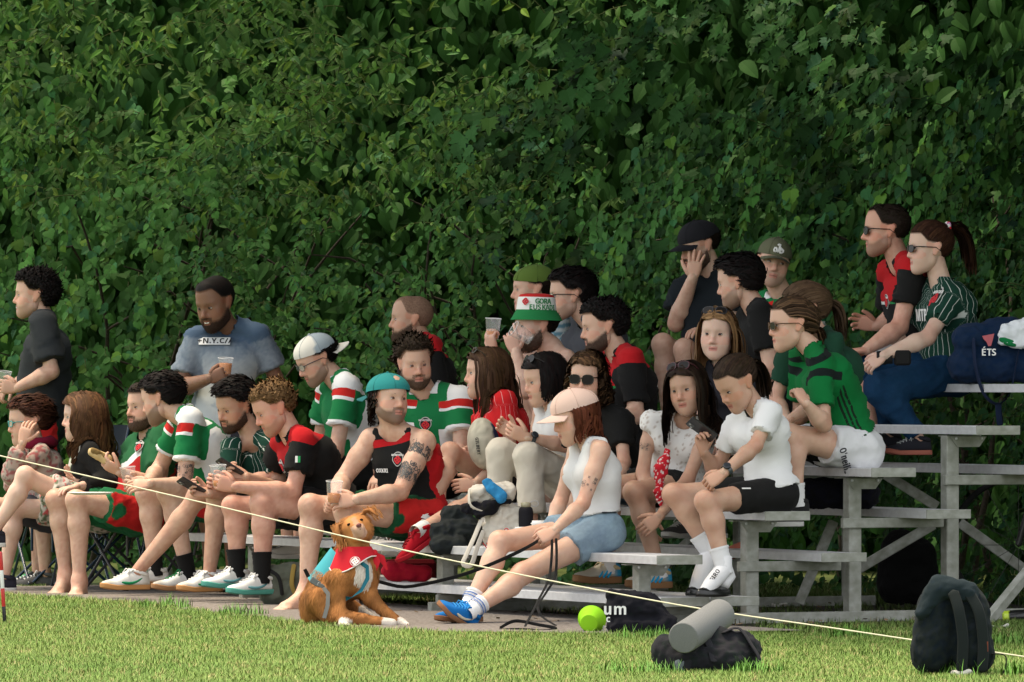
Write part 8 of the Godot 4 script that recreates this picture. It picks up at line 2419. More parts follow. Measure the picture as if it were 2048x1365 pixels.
	# ---- the rope strung in front of everything, and its striped stake
	var rope := MB.new(); rope.col = Color(0.64, 0.61, 0.45)
	var rpts := [V(-2.460,0.825,0.200), V(-1.399,0.607,1.200), V(-0.400,0.400,2.200), V(0.641,0.222,3.300), V(1.374,0.136,4.200), V(2.118,0.050,5.100)]
	var cv := Curve3D.new()
	for k in rpts.size():
		var tg: Vector3 = (rpts[mini(k + 1, 5)] - rpts[maxi(k - 1, 0)]) * 0.16
		cv.add_point(rpts[k], -tg, tg)
	var fine := []
	var rad := []
	for k in 161:
		fine.append(cv.sample_baked(cv.get_baked_length() * k / 160.0, true)); rad.append(0.003 + 0.0003 * (k % 2))
	rope.tube(fine, rad, 6)
	var ro := part("rope", rope, mat_cloth, self)
	ro.set_meta("label", "pale yellow rope stretched low in front of the whole crowd"); ro.set_meta("category", "rope")
	var sb := V(-2.395,0.000,-0.473)
	var stake := thing("stake", "red, white and black striped stake stuck in the grass", "stake", sb)
	for k in 4:
		var m := MB.new()
		m.col = [Color(0.015, 0.015, 0.016), Color(0.5, 0.03, 0.03), Color(0.7, 0.7, 0.7), Color(0.5, 0.03, 0.03)][k]
		var lean := Vector3(-0.06, 1, 0.02)
		m.tube([lean * (0.085 * k + 0.0) + Vector3(0, 0.001 * k, 0), lean * (0.085 * (k + 1))], [0.0095, 0.0095], 8)
		part("band", m, mat_gloss, stake)
	# ---- foam roller on the black holdall
	var hb := V(0.765,0.000,5.043)
	var hold := thing("holdall", "black sports holdall lying on the grass under the foam roller", "bag", hb)
	part("bag_body", soft([[Vector3(-0.13, 0.07, 0.0), Vector3(0.13, 0.075, -0.02), 0.078, 0.085], [Vector3(-0.1, 0.05, 0.06), Vector3(0.1, 0.05, 0.05), 0.055, 0.055], [Vector3(0.06, 0.12, -0.02), Vector3(0.16, 0.09, -0.03), 0.055, 0.06], [Vector3(-0.15, 0.1, -0.02), Vector3(-0.15, 0.06, 0.0), 0.05, 0.05]], Color(0.016, 0.017, 0.02), 0.01, 0.016, 4), mat_cloth, hold)
	strap(hold, "strap", [Vector3(-0.08, 0.02, 0.11), Vector3(-0.05, 0.1, 0.1), Vector3(0.0, 0.13, 0.06), Vector3(0.03, 0.05, 0.115)], 0.017, Vector3(1, 0, 0), Color(0.022, 0.023, 0.026))
	strap(hold, "strap", [Vector3(0.07, 0.16, 0.02), Vector3(0.13, 0.175, 0.02), Vector3(0.18, 0.11, 0.05), Vector3(0.21, 0.05, 0.07), Vector3(0.17, 0.02, 0.09)], 0.017, Vector3(0.4, 0, 1), Color(0.022, 0.023, 0.026))
	var gc := MB.new(); gc.col = Color(0.13, 0.15, 0.17)
	gc.ball(Vector3(-0.1, 0.035, 0.1), Vector3(0.03, 0.03, 0.012), Basis(), 10, 6)
	part("patch", gc, mat_cloth, hold)
	var rol := thing("foam_roller", "speckled grey foam roller lying across the black holdall", "foam roller", V(0.750,0.183,5.030))
	var rm := MB.new()
	var ra := V(0.827,0.221,4.820) - V(0.672,0.143,5.240)
	var rd := ra.normalized()
	var rx := rd.cross(Vector3.UP).normalized()
	rm.lathe([Vector2(0.001, -0.23), Vector2(0.057, -0.23), Vector2(0.062, -0.225), Vector2(0.0625, 0.225), Vector2(0.058, 0.23), Vector2(0.001, 0.23)], Transform3D(Basis(rx, rd, rx.cross(rd)), Vector3.ZERO), 40)
	var foam := textured(pmat(0.3, 0.31, 0.31, 0.85), noise_tex(0.35, Color(0.4, 0.4, 0.4), Color(1, 1, 1), 2, 256, 40), 5.0)
	bumpy(foam, bump_tex(0.35, 3.0, 2, 256, 41), 0.6)
	part("roller", rm, foam, rol)
	# ---- dark backpack standing on the grass
	var bb := V(1.715,0.000,5.422)
	var pack := thing("backpack", "dark rucksack standing on the grass by the bleacher's near end", "backpack", bb)
	var dk := Color(0.008, 0.012, 0.015)
	part("pack_body", soft([[Vector3(-0.08, 0.09, 0), Vector3(-0.06, 0.28, -0.02), 0.085, 0.075], [Vector3(0.08, 0.09, 0), Vector3(0.07, 0.26, -0.02), 0.085, 0.075], [Vector3(-0.02, 0.33, -0.03), Vector3(0.05, 0.3, -0.02), 0.06, 0.065]], dk, 0.012, 0.012, 8), mat_cloth, pack)
	part("lid", soft([[Vector3(-0.05, 0.345, 0.01), Vector3(0.06, 0.325, 0.03), 0.05, 0.045], [Vector3(-0.12, 0.25, 0.04), Vector3(-0.05, 0.34, 0.02), 0.03, 0.045]], Color(0.014, 0.022, 0.026), 0.01, 0.012, 18), mat_cloth, pack)
	strap(pack, "shoulder_strap", [Vector3(0.0, 0.33, 0.07), Vector3(0.02, 0.26, 0.095), Vector3(0.035, 0.15, 0.1), Vector3(0.03, 0.03, 0.1)], 0.022, Vector3(1, 0, 0), Color(0.015, 0.016, 0.018))
	strap(pack, "shoulder_strap", [Vector3(0.06, 0.33, 0.06), Vector3(0.1, 0.25, 0.085), Vector3(0.115, 0.13, 0.09), Vector3(0.11, 0.03, 0.09)], 0.022, Vector3(1, 0, 0), Color(0.015, 0.016, 0.018))
	strap(pack, "loose_strap", [Vector3(0.15, 0.09, 0.05), Vector3(0.2, 0.085, 0.05), Vector3(0.205, 0.05, 0.06), Vector3(0.19, 0.01, 0.07)], 0.011, Vector3(0, 0, 1), Color(0.015, 0.014, 0.014))
	var tg := MB.new(); tg.col = Color(0.16, 0.045, 0.03)
	tg.box(Vector3(0.128, 0.12, 0.09), Vector3(0.012, 0.04, 0.004), Basis(), 0.001)
	part("tag", tg, mat_cloth, pack)
	# ---- black tote with white lettering, lime bowl, lead
	var tb := V(0.584,0.000,0.911)
	var tote := thing("tote_bag", "slumped black tote bag with white letters on the pavement", "bag", tb)
	part("bag_body", soft([[Vector3(-0.11, 0.04, 0.0), Vector3(0.1, 0.04, 0.0), 0.045, 0.05], [Vector3(-0.11, 0.12, -0.02), Vector3(0.02, 0.13, -0.03), 0.05, 0.06], [Vector3(-0.13, 0.18, -0.03), Vector3(0.05, 0.14, -0.03), 0.03, 0.04], [Vector3(0.05, 0.1, -0.03), Vector3(0.13, 0.05, -0.02), 0.05, 0.045]], Color(0.01, 0.011, 0.014), 0.009, 0.018, 30), mat_cloth, tote)
	word_on("um", 0.05, Transform3D(Basis(Vector3(0.99, 0, 0.12), Vector3(0.02, 1, 0), Vector3(-0.12, 0, 0.99)).orthonormalized(), Vector3(-0.118, 0.118, 0.052)), mat_print_white, tote, true)
	word_on("c", 0.03, Transform3D(Basis(), Vector3(-0.15, 0.075, 0.06)), mat_print_white, tote, true)
	var lb := V(0.357,0.000,0.720)
	var bowl := thing("bowl", "lime-green folding dog bowl tipped on its side", "bowl", lb + Vector3(0, 0.055, 0))
	var lm := MB.new(); lm.col = Color(0.27, 0.6, 0.02)
	var la := Vector3(0.22, 0.25, -0.94).normalized()
	var lx := la.cross(Vector3.UP).normalized()
	lm.lathe([Vector2(0.001, -0.03), Vector2(0.038, -0.03), Vector2(0.041, -0.027), Vector2(0.045, -0.008), Vector2(0.05, -0.006), Vector2(0.053, 0.012), Vector2(0.059, 0.014), Vector2(0.061, 0.032), Vector2(0.066, 0.034), Vector2(0.066, 0.038), Vector2(0.058, 0.034), Vector2(0.04, -0.022), Vector2(0.001, -0.024)], Transform3D(Basis(lx, la, lx.cross(la)), Vector3.ZERO), 30)
	part("folding_wall", lm, mat_rubber, bowl)
	var lh := MB.new(); lh.col = Color(0.4, 0.41, 0.42)
	lh.tube([Vector3(0.06, -0.02, 0.01), Vector3(0.075, -0.03, 0.02), Vector3(0.07, -0.052, 0.02), Vector3(0.058, -0.045, 0.015), Vector3(0.06, -0.02, 0.01)], [0.003, 0.003, 0.003, 0.003, 0.003], 6)
	part("clip", lh, mat_gloss, bowl)
	var lead := thing("dog_lead", "black webbing dog lead running from the denim shorts woman's hands to the dog", "lead", V(0.060,0.000,0.068))
	var lo: Vector3 = lead.position
	var black := Color(0.012, 0.012, 0.013)
	strap(lead, "webbing", [V(0.120,0.396,-0.377) - lo, V(0.037,0.357,-0.050) - lo, V(-0.150,0.271,-0.200) - lo, V(-0.338,0.212,-0.300) - lo, V(-0.527,0.181,-0.400) - lo, V(-0.667,0.216,-0.340) - lo, V(-0.879,0.235,-0.340) - lo], 0.009, Vector3(0, 1, 0.2), black)
	strap(lead, "loop", [V(0.189,0.405,-0.500) - lo, V(0.178,0.241,-0.300) - lo, V(0.118,0.124,0.100) - lo, V(0.060,0.023,0.450) - lo], 0.0065, Vector3(1, 0.2, 0), black)
	strap(lead, "loop", [V(0.208,0.405,-0.500) - lo, V(0.202,0.229,-0.300) - lo, V(0.121,0.105,0.000) - lo, V(0.157,0.046,0.200) - lo, V(0.203,0.022,0.300) - lo], 0.0065, Vector3(1, 0.2, 0), black)
	strap(lead, "coil", [V(-0.055,0.014,0.400) - lo, V(0.014,0.043,0.300) - lo, V(0.117,0.030,0.400) - lo, V(0.206,0.015,0.500) - lo, V(0.139,0.007,0.600) - lo, V(0.037,0.012,0.550) - lo, V(-0.060,0.006,0.500) - lo], 0.008, Vector3(0, 1, 0), black)
	# ---- pile of bags on the front bench
	var cz := Vector3(0, 0.375, 0)
	var tp := V(-0.120,0.338,-1.842)
	var can := thing("canvas_tote", "cream canvas tote bag with red handwriting on the front bench", "bag", Vector3(tp.x + 0.03, 0.337, tp.z + 0.1))
	var cc := Color(0.62, 0.58, 0.5)
	part("bag_body", soft([[Vector3(0.0, 0.06, 0.06), Vector3(0.1, 0.07, 0.02), 0.062, 0.07], [Vector3(0.02, 0.15, 0.03), Vector3(0.12, 0.14, 0.0), 0.07, 0.065], [Vector3(-0.08, 0.26, 0.04), Vector3(0.06, 0.27, 0.02), 0.045, 0.05]], cc, 0.009, 0.016, 50), mat_cloth, can)
	strap(can, "handle", [Vector3(-0.05, 0.16, 0.11), Vector3(-0.09, 0.06, 0.13), Vector3(-0.13, -0.03, 0.14), Vector3(-0.15, -0.08, 0.14), Vector3(-0.11, -0.085, 0.15), Vector3(-0.08, 0.0, 0.14), Vector3(-0.05, 0.08, 0.12)], 0.012, Vector3(1, 0.2, 0.3), cc)
	strap(can, "handle", [Vector3(-0.12, 0.28, 0.08), Vector3(-0.11, 0.2, 0.11), Vector3(-0.02, 0.17, 0.11), Vector3(0.03, 0.24, 0.08)], 0.017, Vector3(0.2, 1, 0.3), cc)
	word_on("lalupe", 0.04, Transform3D(Basis(Vector3(0.75, 0.6, 0.2).normalized(), Vector3(-0.6, 0.78, 0).normalized(), Vector3(-0.15, -0.1, 0.98)).orthonormalized(), Vector3(0.015, 0.045, 0.13)), mat_print_red, can)
	var jk := thing("jacket", "black jacket stuffed into the cream canvas tote", "jacket", can.position + Vector3(-0.03, 0.19, 0.08))
	part("cloth", soft([[Vector3(-0.1, 0.0, 0.0), Vector3(0.02, 0.0, 0.02), 0.03, 0.025], [Vector3(-0.05, -0.03, 0.03), Vector3(0.0, -0.01, 0.03), 0.02, 0.02], [Vector3(0.0, 0.02, 0.02), Vector3(0.1, 0.035, 0.0), 0.02, 0.018]], Color(0.01, 0.01, 0.012), 0.008, 0.02, 61), mat_cloth, jk)
	var bl := thing("blue_cloth", "folded blue cloth on top of the cream canvas tote", "cloth", can.position + Vector3(0.0, 0.26, 0.08))
	part("cloth", soft([[Vector3(-0.03, 0.05, 0.0), Vector3(0.035, -0.01, 0.025), 0.03, 0.034, Vector3(0.3, 0.3, 0.9).normalized(), 1.8]], Color(0.03, 0.2, 0.42), 0.007, 0.01, 66), mat_cloth, bl)
	var lbx := V(-0.294,0.340,-2.105)
	var leather := thing("black_bag", "limp black leather bag hanging over the front bench edge", "bag", Vector3(lbx.x, 0.337, lbx.z))
	part("bag_body", soft([[Vector3(-0.06, 0.06, 0.04), Vector3(0.08, 0.07, 0.02), 0.06, 0.07], [Vector3(-0.07, 0.0, 0.1), Vector3(0.04, 0.01, 0.1), 0.045, 0.04], [Vector3(-0.03, 0.15, 0.0), Vector3(0.06, 0.16, 0.0), 0.04, 0.04]], Color(0.014, 0.017, 0.019), 0.009, 0.018, 71), mat_rubber, leather)
	var bt := V(0.078,0.389,-1.530)
	var tub := thing("food_box", "clear plastic food box with a white lid on the front bench", "box", Vector3(bt.x + 0.03, 0.337, bt.z))
	var tm := MB.new()
	tm.box(Vector3(0, 0.045, 0), Vector3(0.15, 0.09, 0.11), Basis(Vector3.UP, 0.4), 0.01)
	part("box_wall", tm, mat_cup, tub)
	var tl := MB.new(); tl.col = Color(0.7, 0.71, 0.72)
	tl.box(Vector3(0, 0.095, 0), Vector3(0.16, 0.014, 0.12), Basis(Vector3.UP, 0.4), 0.004)
	part("lid", tl, mat_rubber, tub)
	var cof := thing("takeaway_cup_lid", "white takeaway cup with lid standing on the food box", "cup", tub.position + Vector3(0.03, 0.103, 0.0))
	var cfm := MB.new(); cfm.col = Color(0.74, 0.74, 0.73)
	cfm.lathe([Vector2(0.001, 0), Vector2(0.04, 0), Vector2(0.043, 0.012), Vector2(0.047, 0.013), Vector2(0.047, 0.018), Vector2(0.042, 0.02), Vector2(0.04, 0.03), Vector2(0.001, 0.03)], Transform3D(), 24)
	part("lid", cfm, mat_rubber, cof)
	var bot := thing("bottle", "matt black drinks bottle with a steel cap on the front bench", "bottle", Vector3(bt.x - 0.01, 0.435, bt.z - 0.14))
	var bo := MB.new(); bo.col = Color(0.014, 0.015, 0.016)
	bo.lathe([Vector2(0.001, -0.09), Vector2(0.034, -0.09), Vector2(0.036, -0.085), Vector2(0.036, 0.075), Vector2(0.033, 0.09), Vector2(0.026, 0.098), Vector2(0.001, 0.1)], Transform3D(), 24)
	part("flask", bo, mat_rubber, bot)
	var bc := MB.new(); bc.col = Color(0.35, 0.33, 0.22)
	bc.lathe([Vector2(0.001, 0.098), Vector2(0.024, 0.098), Vector2(0.025, 0.12), Vector2(0.001, 0.123)], Transform3D(), 20)
	var bco := part("screw_cap", bc, mat_gloss, bot)
	var bl2 := MB.new(); bl2.col = Color(0.4, 0.41, 0.42)
	var lp := []
	var lr := []
	for k in 15:
		lp.append(Vector3(0.042 + cos(TAU * k / 14) * 0.02, 0.115 + sin(TAU * k / 14) * 0.014, 0)); lr.append(0.0018)
	bl2.tube(lp, lr, 5, false)
	part("wire_loop", bl2, mat_gloss, bco)
	# ---- under the benches
	var rb := V(-0.570,0.000,-4.470)
	var red := thing("shopping_bag", "dark red shopping bag under the front bench with faded shop lettering", "bag", Vector3(rb.x, 0.012, rb.z - 1.0))
	var rbm := MB.new(); rbm.col = Color(0.16, 0.008, 0.012)
	rbm.box(Vector3(0, 0.085, 0), Vector3(0.3, 0.17, 0.16), Basis(Vector3.UP, 0.35), 0.02)
	part("bag_body", rbm, mat_cloth, red)
	word_on("super", 0.045, Transform3D(Basis(Vector3.UP, 0.35), Vector3(0.02, 0.09, 0.088)), pmat(0.12, 0.07, 0.06, 0.9), red, true)
	word_on("C", 0.06, Transform3D(Basis(Vector3.UP, 0.35), Vector3(0.115, 0.09, 0.055)), pmat(0.4, 0.2, 0.02, 0.9), red, true)
	var r2 := V(-0.526,0.230,-2.700)
	var red2 := thing("red_pouch", "bright red pouch on the footboard behind the dog", "pouch", Vector3(r2.x, 0.14, r2.z))
	part("pouch", soft([[Vector3(-0.08, 0.05, 0), Vector3(0.08, 0.04, 0), 0.05, 0.045]], Color(0.4, 0.012, 0.03), 0.009, 0.012, 81), mat_cloth, red2)
	var gp := V(-1.171,0.085,-3.200)
	var grey := thing("grey_rucksack", "olive and grey rucksack under the front bench behind the bare foot", "backpack", Vector3(gp.x, 0.012, gp.z))
	part("pack_body", soft([[Vector3(-0.06, 0.06, 0), Vector3(0.1, 0.06, 0), 0.065, 0.07], [Vector3(-0.04, 0.14, 0), Vector3(0.1, 0.15, 0), 0.06, 0.065]], Color(0.1, 0.11, 0.085), 0.01, 0.014, 91), mat_cloth, grey)
	strap(grey, "strap", [Vector3(-0.08, 0.18, 0.05), Vector3(-0.02, 0.14, 0.07), Vector3(0.0, 0.05, 0.075)], 0.01, Vector3(1, 0, 0), Color(0.02, 0.02, 0.022))
	strap(grey, "strap", [Vector3(0.06, 0.2, 0.06), Vector3(0.05, 0.1, 0.085), Vector3(0.08, 0.03, 0.08)], 0.012, Vector3(1, 0, 0), Color(0.25, 0.18, 0.05))
	var k1 := V(1.553,0.629,-1.000)
	var kit := thing("kit_bag", "black kit bag on the footboard under the white shorts", "bag", Vector3(k1.x + 0.02, 0.54, k1.z - 0.15))
	part("bag_body", soft([[Vector3(-0.14, 0.07, 0), Vector3(0.12, 0.07, 0), 0.075, 0.08]], Color(0.007, 0.007, 0.008), 0.012, 0.014, 95), mat_cloth, kit)
	strap(kit, "strap", [Vector3(0.04, 0.12, 0.08), Vector3(0.05, -0.02, 0.13), Vector3(0.055, -0.12, 0.14), Vector3(0.07, -0.2, 0.13)], 0.017, Vector3(1, 0, 0), Color(0.006, 0.006, 0.007))
	var k2 := V(1.831,0.000,-3.303)
	var sack := thing("black_rucksack", "big black rucksack in the shade under the bleacher", "backpack", Vector3(k2.x + 0.15, 0.006, -2.6))
	part("pack_body", soft([[Vector3(-0.05, 0.12, 0), Vector3(-0.03, 0.3, 0), 0.1, 0.1], [Vector3(0.06, 0.12, 0), Vector3(0.05, 0.26, 0), 0.1, 0.1]], Color(0.005, 0.005, 0.006), 0.013, 0.012, 99), mat_cloth, sack)
	var sn := thing("salmon_bag", "salmon-pink bag strap and pouch under the second bench", "bag", V(1.101,0.337,-1.400))
	part("pouch", soft([[Vector3(-0.06, -0.03, 0), Vector3(0.06, 0.02, 0), 0.03, 0.03]], Color(0.4, 0.13, 0.09), 0.008, 0.01, 45), mat_cloth, sn)
	# ---- navy holdall with a white jersey on the top bench
	var eb := V(2.370,1.099,-1.991)
	var ets := thing("navy_holdall", "navy holdall with a red crest and three white letters on the top bench", "bag", Vector3(eb.x, 1.136, eb.z))
	var nv := Color(0.008, 0.02, 0.05)
	part("bag_body", soft([[Vector3(-0.14, 0.09, 0.05), Vector3(0.26, 0.09, 0.0), 0.085, 0.085], [Vector3(-0.12, 0.22, 0.04), Vector3(0.22, 0.22, 0.0), 0.08, 0.085], [Vector3(0.0, 0.28, 0.02), Vector3(0.1, 0.28, 0.0), 0.05, 0.05]], nv, 0.011, 0.012, 12), mat_cloth, ets)
	word_on("ÉTS", 0.034, Transform3D(Basis(Vector3.UP, -0.1), Vector3(-0.025, 0.155, 0.132)), mat_print_white, ets, true)
	var em := MB.new(); em.col = Color(0.45, 0.12, 0.14)
	em.slab(PackedVector2Array([Vector2(-0.03, 0.02), Vector2(0.03, 0.032), Vector2(0.024, 0.008), Vector2(0.014, -0.028), Vector2(0.0, -0.03), Vector2(-0.008, -0.01), Vector2(-0.022, 0.004)]), 0.003, Transform3D(Basis(Vector3.UP, -0.1), Vector3(-0.028, 0.215, 0.13)))
	part("crest", em, mat_cloth, ets)
	strap(ets, "strap", [Vector3(-0.1, 0.22, 0.12), Vector3(-0.09, 0.08, 0.14), Vector3(-0.05, -0.05, 0.15), Vector3(0.02, -0.1, 0.14), Vector3(0.08, -0.04, 0.13), Vector3(0.11, 0.1, 0.12), Vector3(0.13, 0.2, 0.1)], 0.014, Vector3(0.6, 0, 1), Color(0.012, 0.022, 0.05))
	strap(ets, "strap_end", [Vector3(0.02, -0.1, 0.14), Vector3(0.025, -0.16, 0.14), Vector3(0.03, -0.2, 0.13)], 0.016, Vector3(1, 0, 0), Color(0.012, 0.022, 0.05))
	var wj := thing("white_jersey", "crumpled white jersey with green lining on the navy holdall", "jersey", ets.position + Vector3(0.17, 0.27, 0.08))
	part("cloth", soft([[Vector3(-0.1, -0.02, 0.02), Vector3(0.1, 0.03, 0.0), 0.05, 0.06], [Vector3(-0.12, -0.06, 0.03), Vector3(0.03, -0.06, 0.03), 0.03, 0.035]], Color(0.7, 0.73, 0.76), 0.009, 0.02, 14), mat_cloth, wj)
	var wl := MB.new(); wl.col = Color(0.01, 0.16, 0.05)
	wl.ball(Vector3(-0.1, -0.065, 0.055), Vector3(0.05, 0.018, 0.012), Basis(Vector3(0, 0, 1), -0.35), 10, 6)
	part("lining", wl, mat_cloth, wj)
	# ---- camp chairs and litter at the left
	camp_chair(V(-2.609,0.000,-6.462) + Vector3(0.06, 0, -0.6), -1.3, Color(0.01, 0.03, 0.06), Color(0.012, 0.02, 0.035), "navy camp chair under the woman in the floral blouse")
	camp_chair(V(-2.296,0.000,-6.084) + Vector3(0.02, 0, -0.1), -1.35, Color(0.008, 0.035, 0.06), Color(0.01, 0.016, 0.028), "blue-framed camp chair under the long-haired woman")
	camp_chair(V(-2.049,0.000,-5.898) + Vector3(0.02, 0, 0.1), -1.05, Color(0.07, 0.07, 0.075), Color(0.012, 0.014, 0.02), "grey-framed camp chair under the bearded man in green")
	var bn := V(-2.738,0.000,-7.843)
	var gb := thing("green_bottle", "green plastic bottle lying in the grass under the camp chairs", "bottle", bn + Vector3(0, 0.03, 0))
	var gm := MB.new(); gm.col = Color(0.04, 0.35, 0.1)
	gm.lathe([Vector2(0.001, -0.09), Vector2(0.028, -0.09), Vector2(0.03, -0.03), Vector2(0.03, 0.03), Vector2(0.012, 0.07), Vector2(0.012, 0.095), Vector2(0.001, 0.096)], Transform3D(Basis(Vector3(0, 0, 1), -1.25), Vector3.ZERO), 16)
	for k in gm.v.size():
		if gm.v[k].x > 0.0: gm.c[k] = Color(0.35, 0.4, 0.38)
	part("flask", gm, mat_gloss, gb)
	var cn := thing("drinks_can", "silver drinks can beside the white shoes on the pavement", "can", V(-1.917,0.000,-6.272) + Vector3(0, 0, -0.15))
	var cnm := MB.new(); cnm.col = Color(0.45, 0.46, 0.47)
	cnm.lathe([Vector2(0.001, 0.002), Vector2(0.026, 0.002), Vector2(0.032, 0.012), Vector2(0.032, 0.1), Vector2(0.027, 0.112), Vector2(0.001, 0.108)], Transform3D(), 20)
	for k in cnm.v.size():
		if cnm.v[k].y > 0.015 and cnm.v[k].y < 0.05: cnm.c[k] = Color(0.02, 0.2, 0.08)
	part("can_wall", cnm, mat_gloss, cn)
	var c2 := thing("dark_can", "black drinks can with a yellow-green band lying behind the rucksack", "can", V(2.401,0.000,-0.336) + Vector3(0, 0.035, -0.2))
	var c2m := MB.new()
	c2m.lathe([Vector2(0.001, -0.08), Vector2(0.028, -0.08), Vector2(0.033, -0.07), Vector2(0.033, -0.055), Vector2(0.033, -0.048), Vector2(0.033, -0.044), Vector2(0.033, 0.07), Vector2(0.028, 0.08), Vector2(0.001, 0.08)], Transform3D(Basis(Vector3(0, 0, 1), -1.5), Vector3.ZERO), 20)
	for k in c2m.v.size(): c2m.c[k] = Color(0.45, 0.6, 0.05) if c2m.v[k].x < -0.05 else Color(0.012, 0.013, 0.014)
	part("can_wall", c2m, mat_gloss, c2)
	for q in [[1560, 1214, "scrap of white wrapping under the bleacher's near end", V(1.359,0.000,-2.983)], [2000, 1262, "crumpled foil scrap beside the dark rucksack", V(2.248,0.000,0.332)], [1925, 1356, "pale paper scrap in the grass before the dark rucksack", V(1.748,0.000,5.515)]]:
		var sp: Vector3 = q[3]
		var sc := thing("paper_scrap", q[2], "litter", sp)
		part("paper", soft([[Vector3(-0.03, 0.012, 0), Vector3(0.03, 0.014, 0), 0.013, 0.016]], Color(0.55, 0.53, 0.48), 0.005, 0.016, int(q[0])), mat_cloth, sc)
	# ---- bicycle leaning in the shade behind the bleacher
	var bk := thing("bicycle", "dark bicycle leaning in the shade behind the near end of the bleacher", "bicycle", Vector3(3.0, 0, -2.0))
	for k in 2:
		var ty := MB.new(); ty.col = Color(0.01, 0.01, 0.011)
		var rp := []
		var rr := []
		for s in 33:
			rp.append(Vector3(-0.5 + k * 1.0, 0.34, 0) + Vector3(cos(TAU * s / 32) * 0.33, sin(TAU * s / 32) * 0.33, 0)); rr.append(0.016)
		ty.tube(rp, rr, 7, false)
		var wo := part("wheel", ty, mat_rubber, bk)
		for s in 12:
			var sm := MB.new(); sm.col = Color(0.03, 0.03, 0.03)
			sm.tube([Vector3(-0.5 + k * 1.0, 0.34, 0), Vector3(-0.5 + k + cos(TAU * s / 12) * 0.32, 0.34 + sin(TAU * s / 12) * 0.32, 0)], [0.0015, 0.0015], 4)
			part("spoke", sm, mat_gloss, wo)
	var fm := MB.new(); fm.col = Color(0.02, 0.02, 0.022)
	for q in [[Vector3(-0.5, 0.34, 0), Vector3(-0.36, 0.86, 0)], [Vector3(-0.38, 0.78, 0), Vector3(0.1, 0.3, 0)], [Vector3(-0.38, 0.8, 0), Vector3(0.28, 0.78, 0)], [Vector3(0.1, 0.3, 0), Vector3(0.3, 0.88, 0)], [Vector3(0.1, 0.3, 0), Vector3(0.5, 0.34, 0)], [Vector3(0.27, 0.76, 0), Vector3(0.5, 0.34, 0)]]:
		fm.tube([q[0], q[1]], [0.017, 0.017], 8)
	part("frame", fm, mat_gloss, bk)
	var hm := MB.new(); hm.col = Color(0.012, 0.012, 0.012)
	hm.tube([Vector3(-0.36, 0.9, -0.25), Vector3(-0.37, 0.92, 0), Vector3(-0.36, 0.9, 0.25)], [0.013, 0.013, 0.013], 8)
	part("handlebar", hm, mat_rubber, bk)
	var sd := MB.new(); sd.col = Color(0.012, 0.012, 0.012)
	sd.ball(Vector3(0.31, 0.91, 0), Vector3(0.13, 0.03, 0.06), Basis(), 12, 6)
	part("saddle", sd, mat_rubber, bk)
	# ---- lettering and marks on clothes
	var nd := jobs[5].shirt_node as Node3D
	var box := decal(5, "shirt", V(-0.045,1.367,0.085), Vector3(-0.2, 0.1, 1).normalized())
	var bp := MB.new(); bp.col = Color(0.6, 0.62, 0.63)
	bp.box(box.origin + box.basis.z * 0.004, Vector3(0.17, 0.05, 0.003), box.basis, 0.0005)
	var bn2 := part("name_patch", bp, mat_cloth, nd)
	word_on("+N.Y.C//", 0.034, box * Transform3D(Basis(), Vector3(0, 0, 0.0065)), mat_print_black, bn2, true)
	var on := decal(26, "shorts", V(-0.054,0.377,0.235), Vector3(-0.15, -0.1, 1).normalized())
	word_on("O'neills", 0.034, on * Transform3D(Basis(Vector3(0, 0, 1), -1.15), Vector3(0, 0, 0.006)), mat_print_black, jobs[26].node, true)
	crest(jobs[29].shirt, V(-0.073,0.871,0.306), Vector3(0.1, 0.1, 1).normalized(), 0.14, jobs[29].shirt_node)
	var mt := decal(29, "shirt", V(-0.183,0.784,0.153), Vector3(-0.7, 0.1, 0.7).normalized())
	word_on("MTRL", 0.06, mt * Transform3D(Basis(), Vector3(0, 0, 0.006)), mat_print_white, jobs[29].shirt_node, true)
	var lk := decal(10, "shirt", V(-0.198,0.701,0.137), Vector3(-0.4, 0, 0.9).normalized())
	word_on("OXKRI", 0.02, lk * Transform3D(Basis(), Vector3(0, 0, 0.005)), mat_print_white, jobs[10].shirt_node, true)
	var tagp := decal(7, "shirt", V(-0.184,0.746,0.382), Vector3(-0.1, 0, 1).normalized())
	for k in 2:
		var m := MB.new(); m.col = [Color(0.72, 0.73, 0.72), Color(0.02, 0.25, 0.08)][k]
		m.box(tagp * Vector3(-0.007 + 0.014 * k, 0, 0.002), Vector3(0.013, 0.034, 0.002), tagp.basis)
		part("sleeve_tag", m, mat_cloth, jobs[7].shirt_node)
	var sl := decal(25, "shorts", V(-0.121,0.549,0.232), Vector3(0, 0.2, 1).normalized())
	var slm := MB.new(); slm.col = Color(0.7, 0.7, 0.7)
	slm.box(sl * Vector3(0, 0, 0.002), Vector3(0.045, 0.007, 0.002), sl.basis)
	part("label_bar", slm, mat_cloth, jobs[25].node)
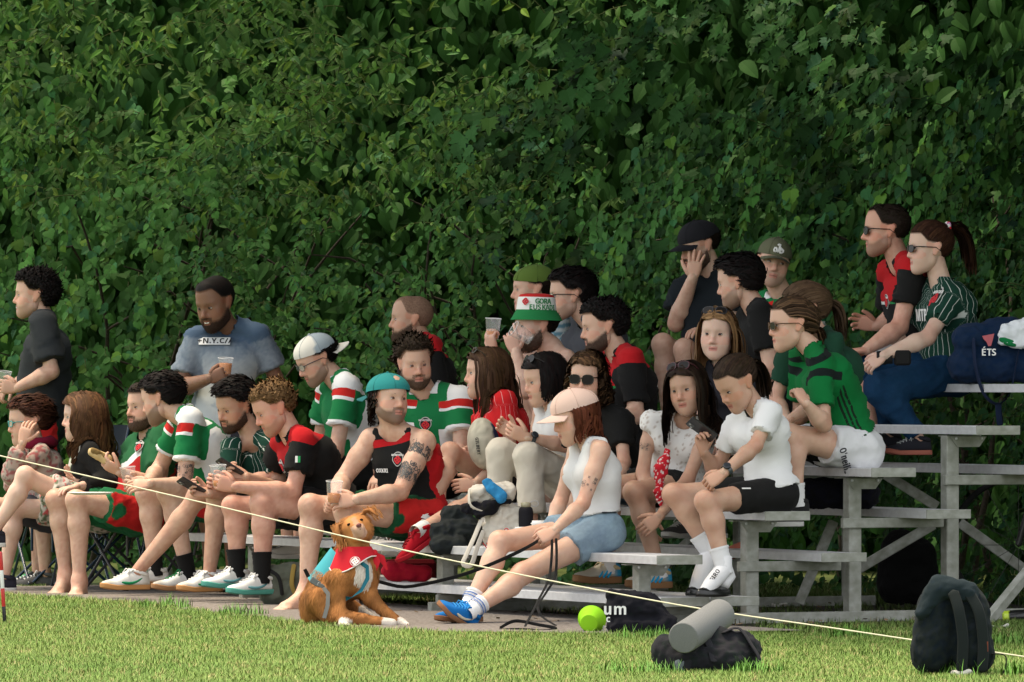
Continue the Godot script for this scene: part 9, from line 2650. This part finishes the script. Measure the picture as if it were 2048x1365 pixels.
	# ---- red bandana tied at the eyelet-top woman's waist
	var bo2: Vector3 = jobs[24].node.position
	var bd := soft([[V(0.742,0.816,-0.950) - bo2, V(0.712,0.726,-0.900) - bo2, 0.02, 0.026, Vector3(0, 0, 1), 1.6], [V(0.712,0.726,-0.900) - bo2, V(0.697,0.619,-0.880) - bo2, 0.027, 0.022, Vector3(0, 0, 1), 1.8], [V(0.697,0.619,-0.880) - bo2, V(0.709,0.554,-0.870) - bo2, 0.02, 0.008, Vector3(0, 0, 1), 1.5]], Color(0.46, 0.018, 0.028), 0.006, 0.016, 21)
	for k in bd.v.size():
		if fold.get_noise_3dv(bd.v[k] * 130.0) > 0.34: bd.c[k] = Color(0.66, 0.6, 0.58)
	part("bandana", bd, mat_cloth, jobs[24].node)
	# ---- tattoos
	var n10: Vector3 = jobs[10].node.position
	tattoo(10, (V(-0.441,0.846,-2.522) - n10).lerp(V(-0.558,0.596,-2.322) - n10, 0.1), (V(-0.441,0.846,-2.522) - n10).lerp(V(-0.558,0.596,-2.322) - n10, 0.86), 0.0598, 0.05, 5, 0.8, 0.0, 1.5)
	var n4: Vector3 = jobs[4].node.position
	tattoo(4, (V(-1.703,0.945,-4.558) - n4).lerp(V(-1.733,0.588,-4.498) - n4, 0.66), (V(-1.703,0.945,-4.558) - n4).lerp(V(-1.733,0.588,-4.498) - n4, 0.9), 0.052, 0.047, 8, 0.4, 0.0, 0.8)
	var n24: Vector3 = jobs[24].node.position
	tattoo(24, (V(0.672,0.958,-1.289) - n24).lerp(V(0.633,0.709,-1.259) - n24, 0.42), (V(0.672,0.958,-1.289) - n24).lerp(V(0.633,0.709,-1.259) - n24, 0.6), 0.046, 0.043, 11, 0.22, 0.3, 0.8)
	var n19: Vector3 = jobs[19].node.position
	tattoo(19, (V(0.422,0.821,-0.669) - n19).lerp(V(0.336,0.569,-0.569) - n19, 0.5), (V(0.422,0.821,-0.669) - n19).lerp(V(0.336,0.569,-0.569) - n19, 0.8), 0.0445, 0.0395, 14, 0.35, 0.2, 0.4)
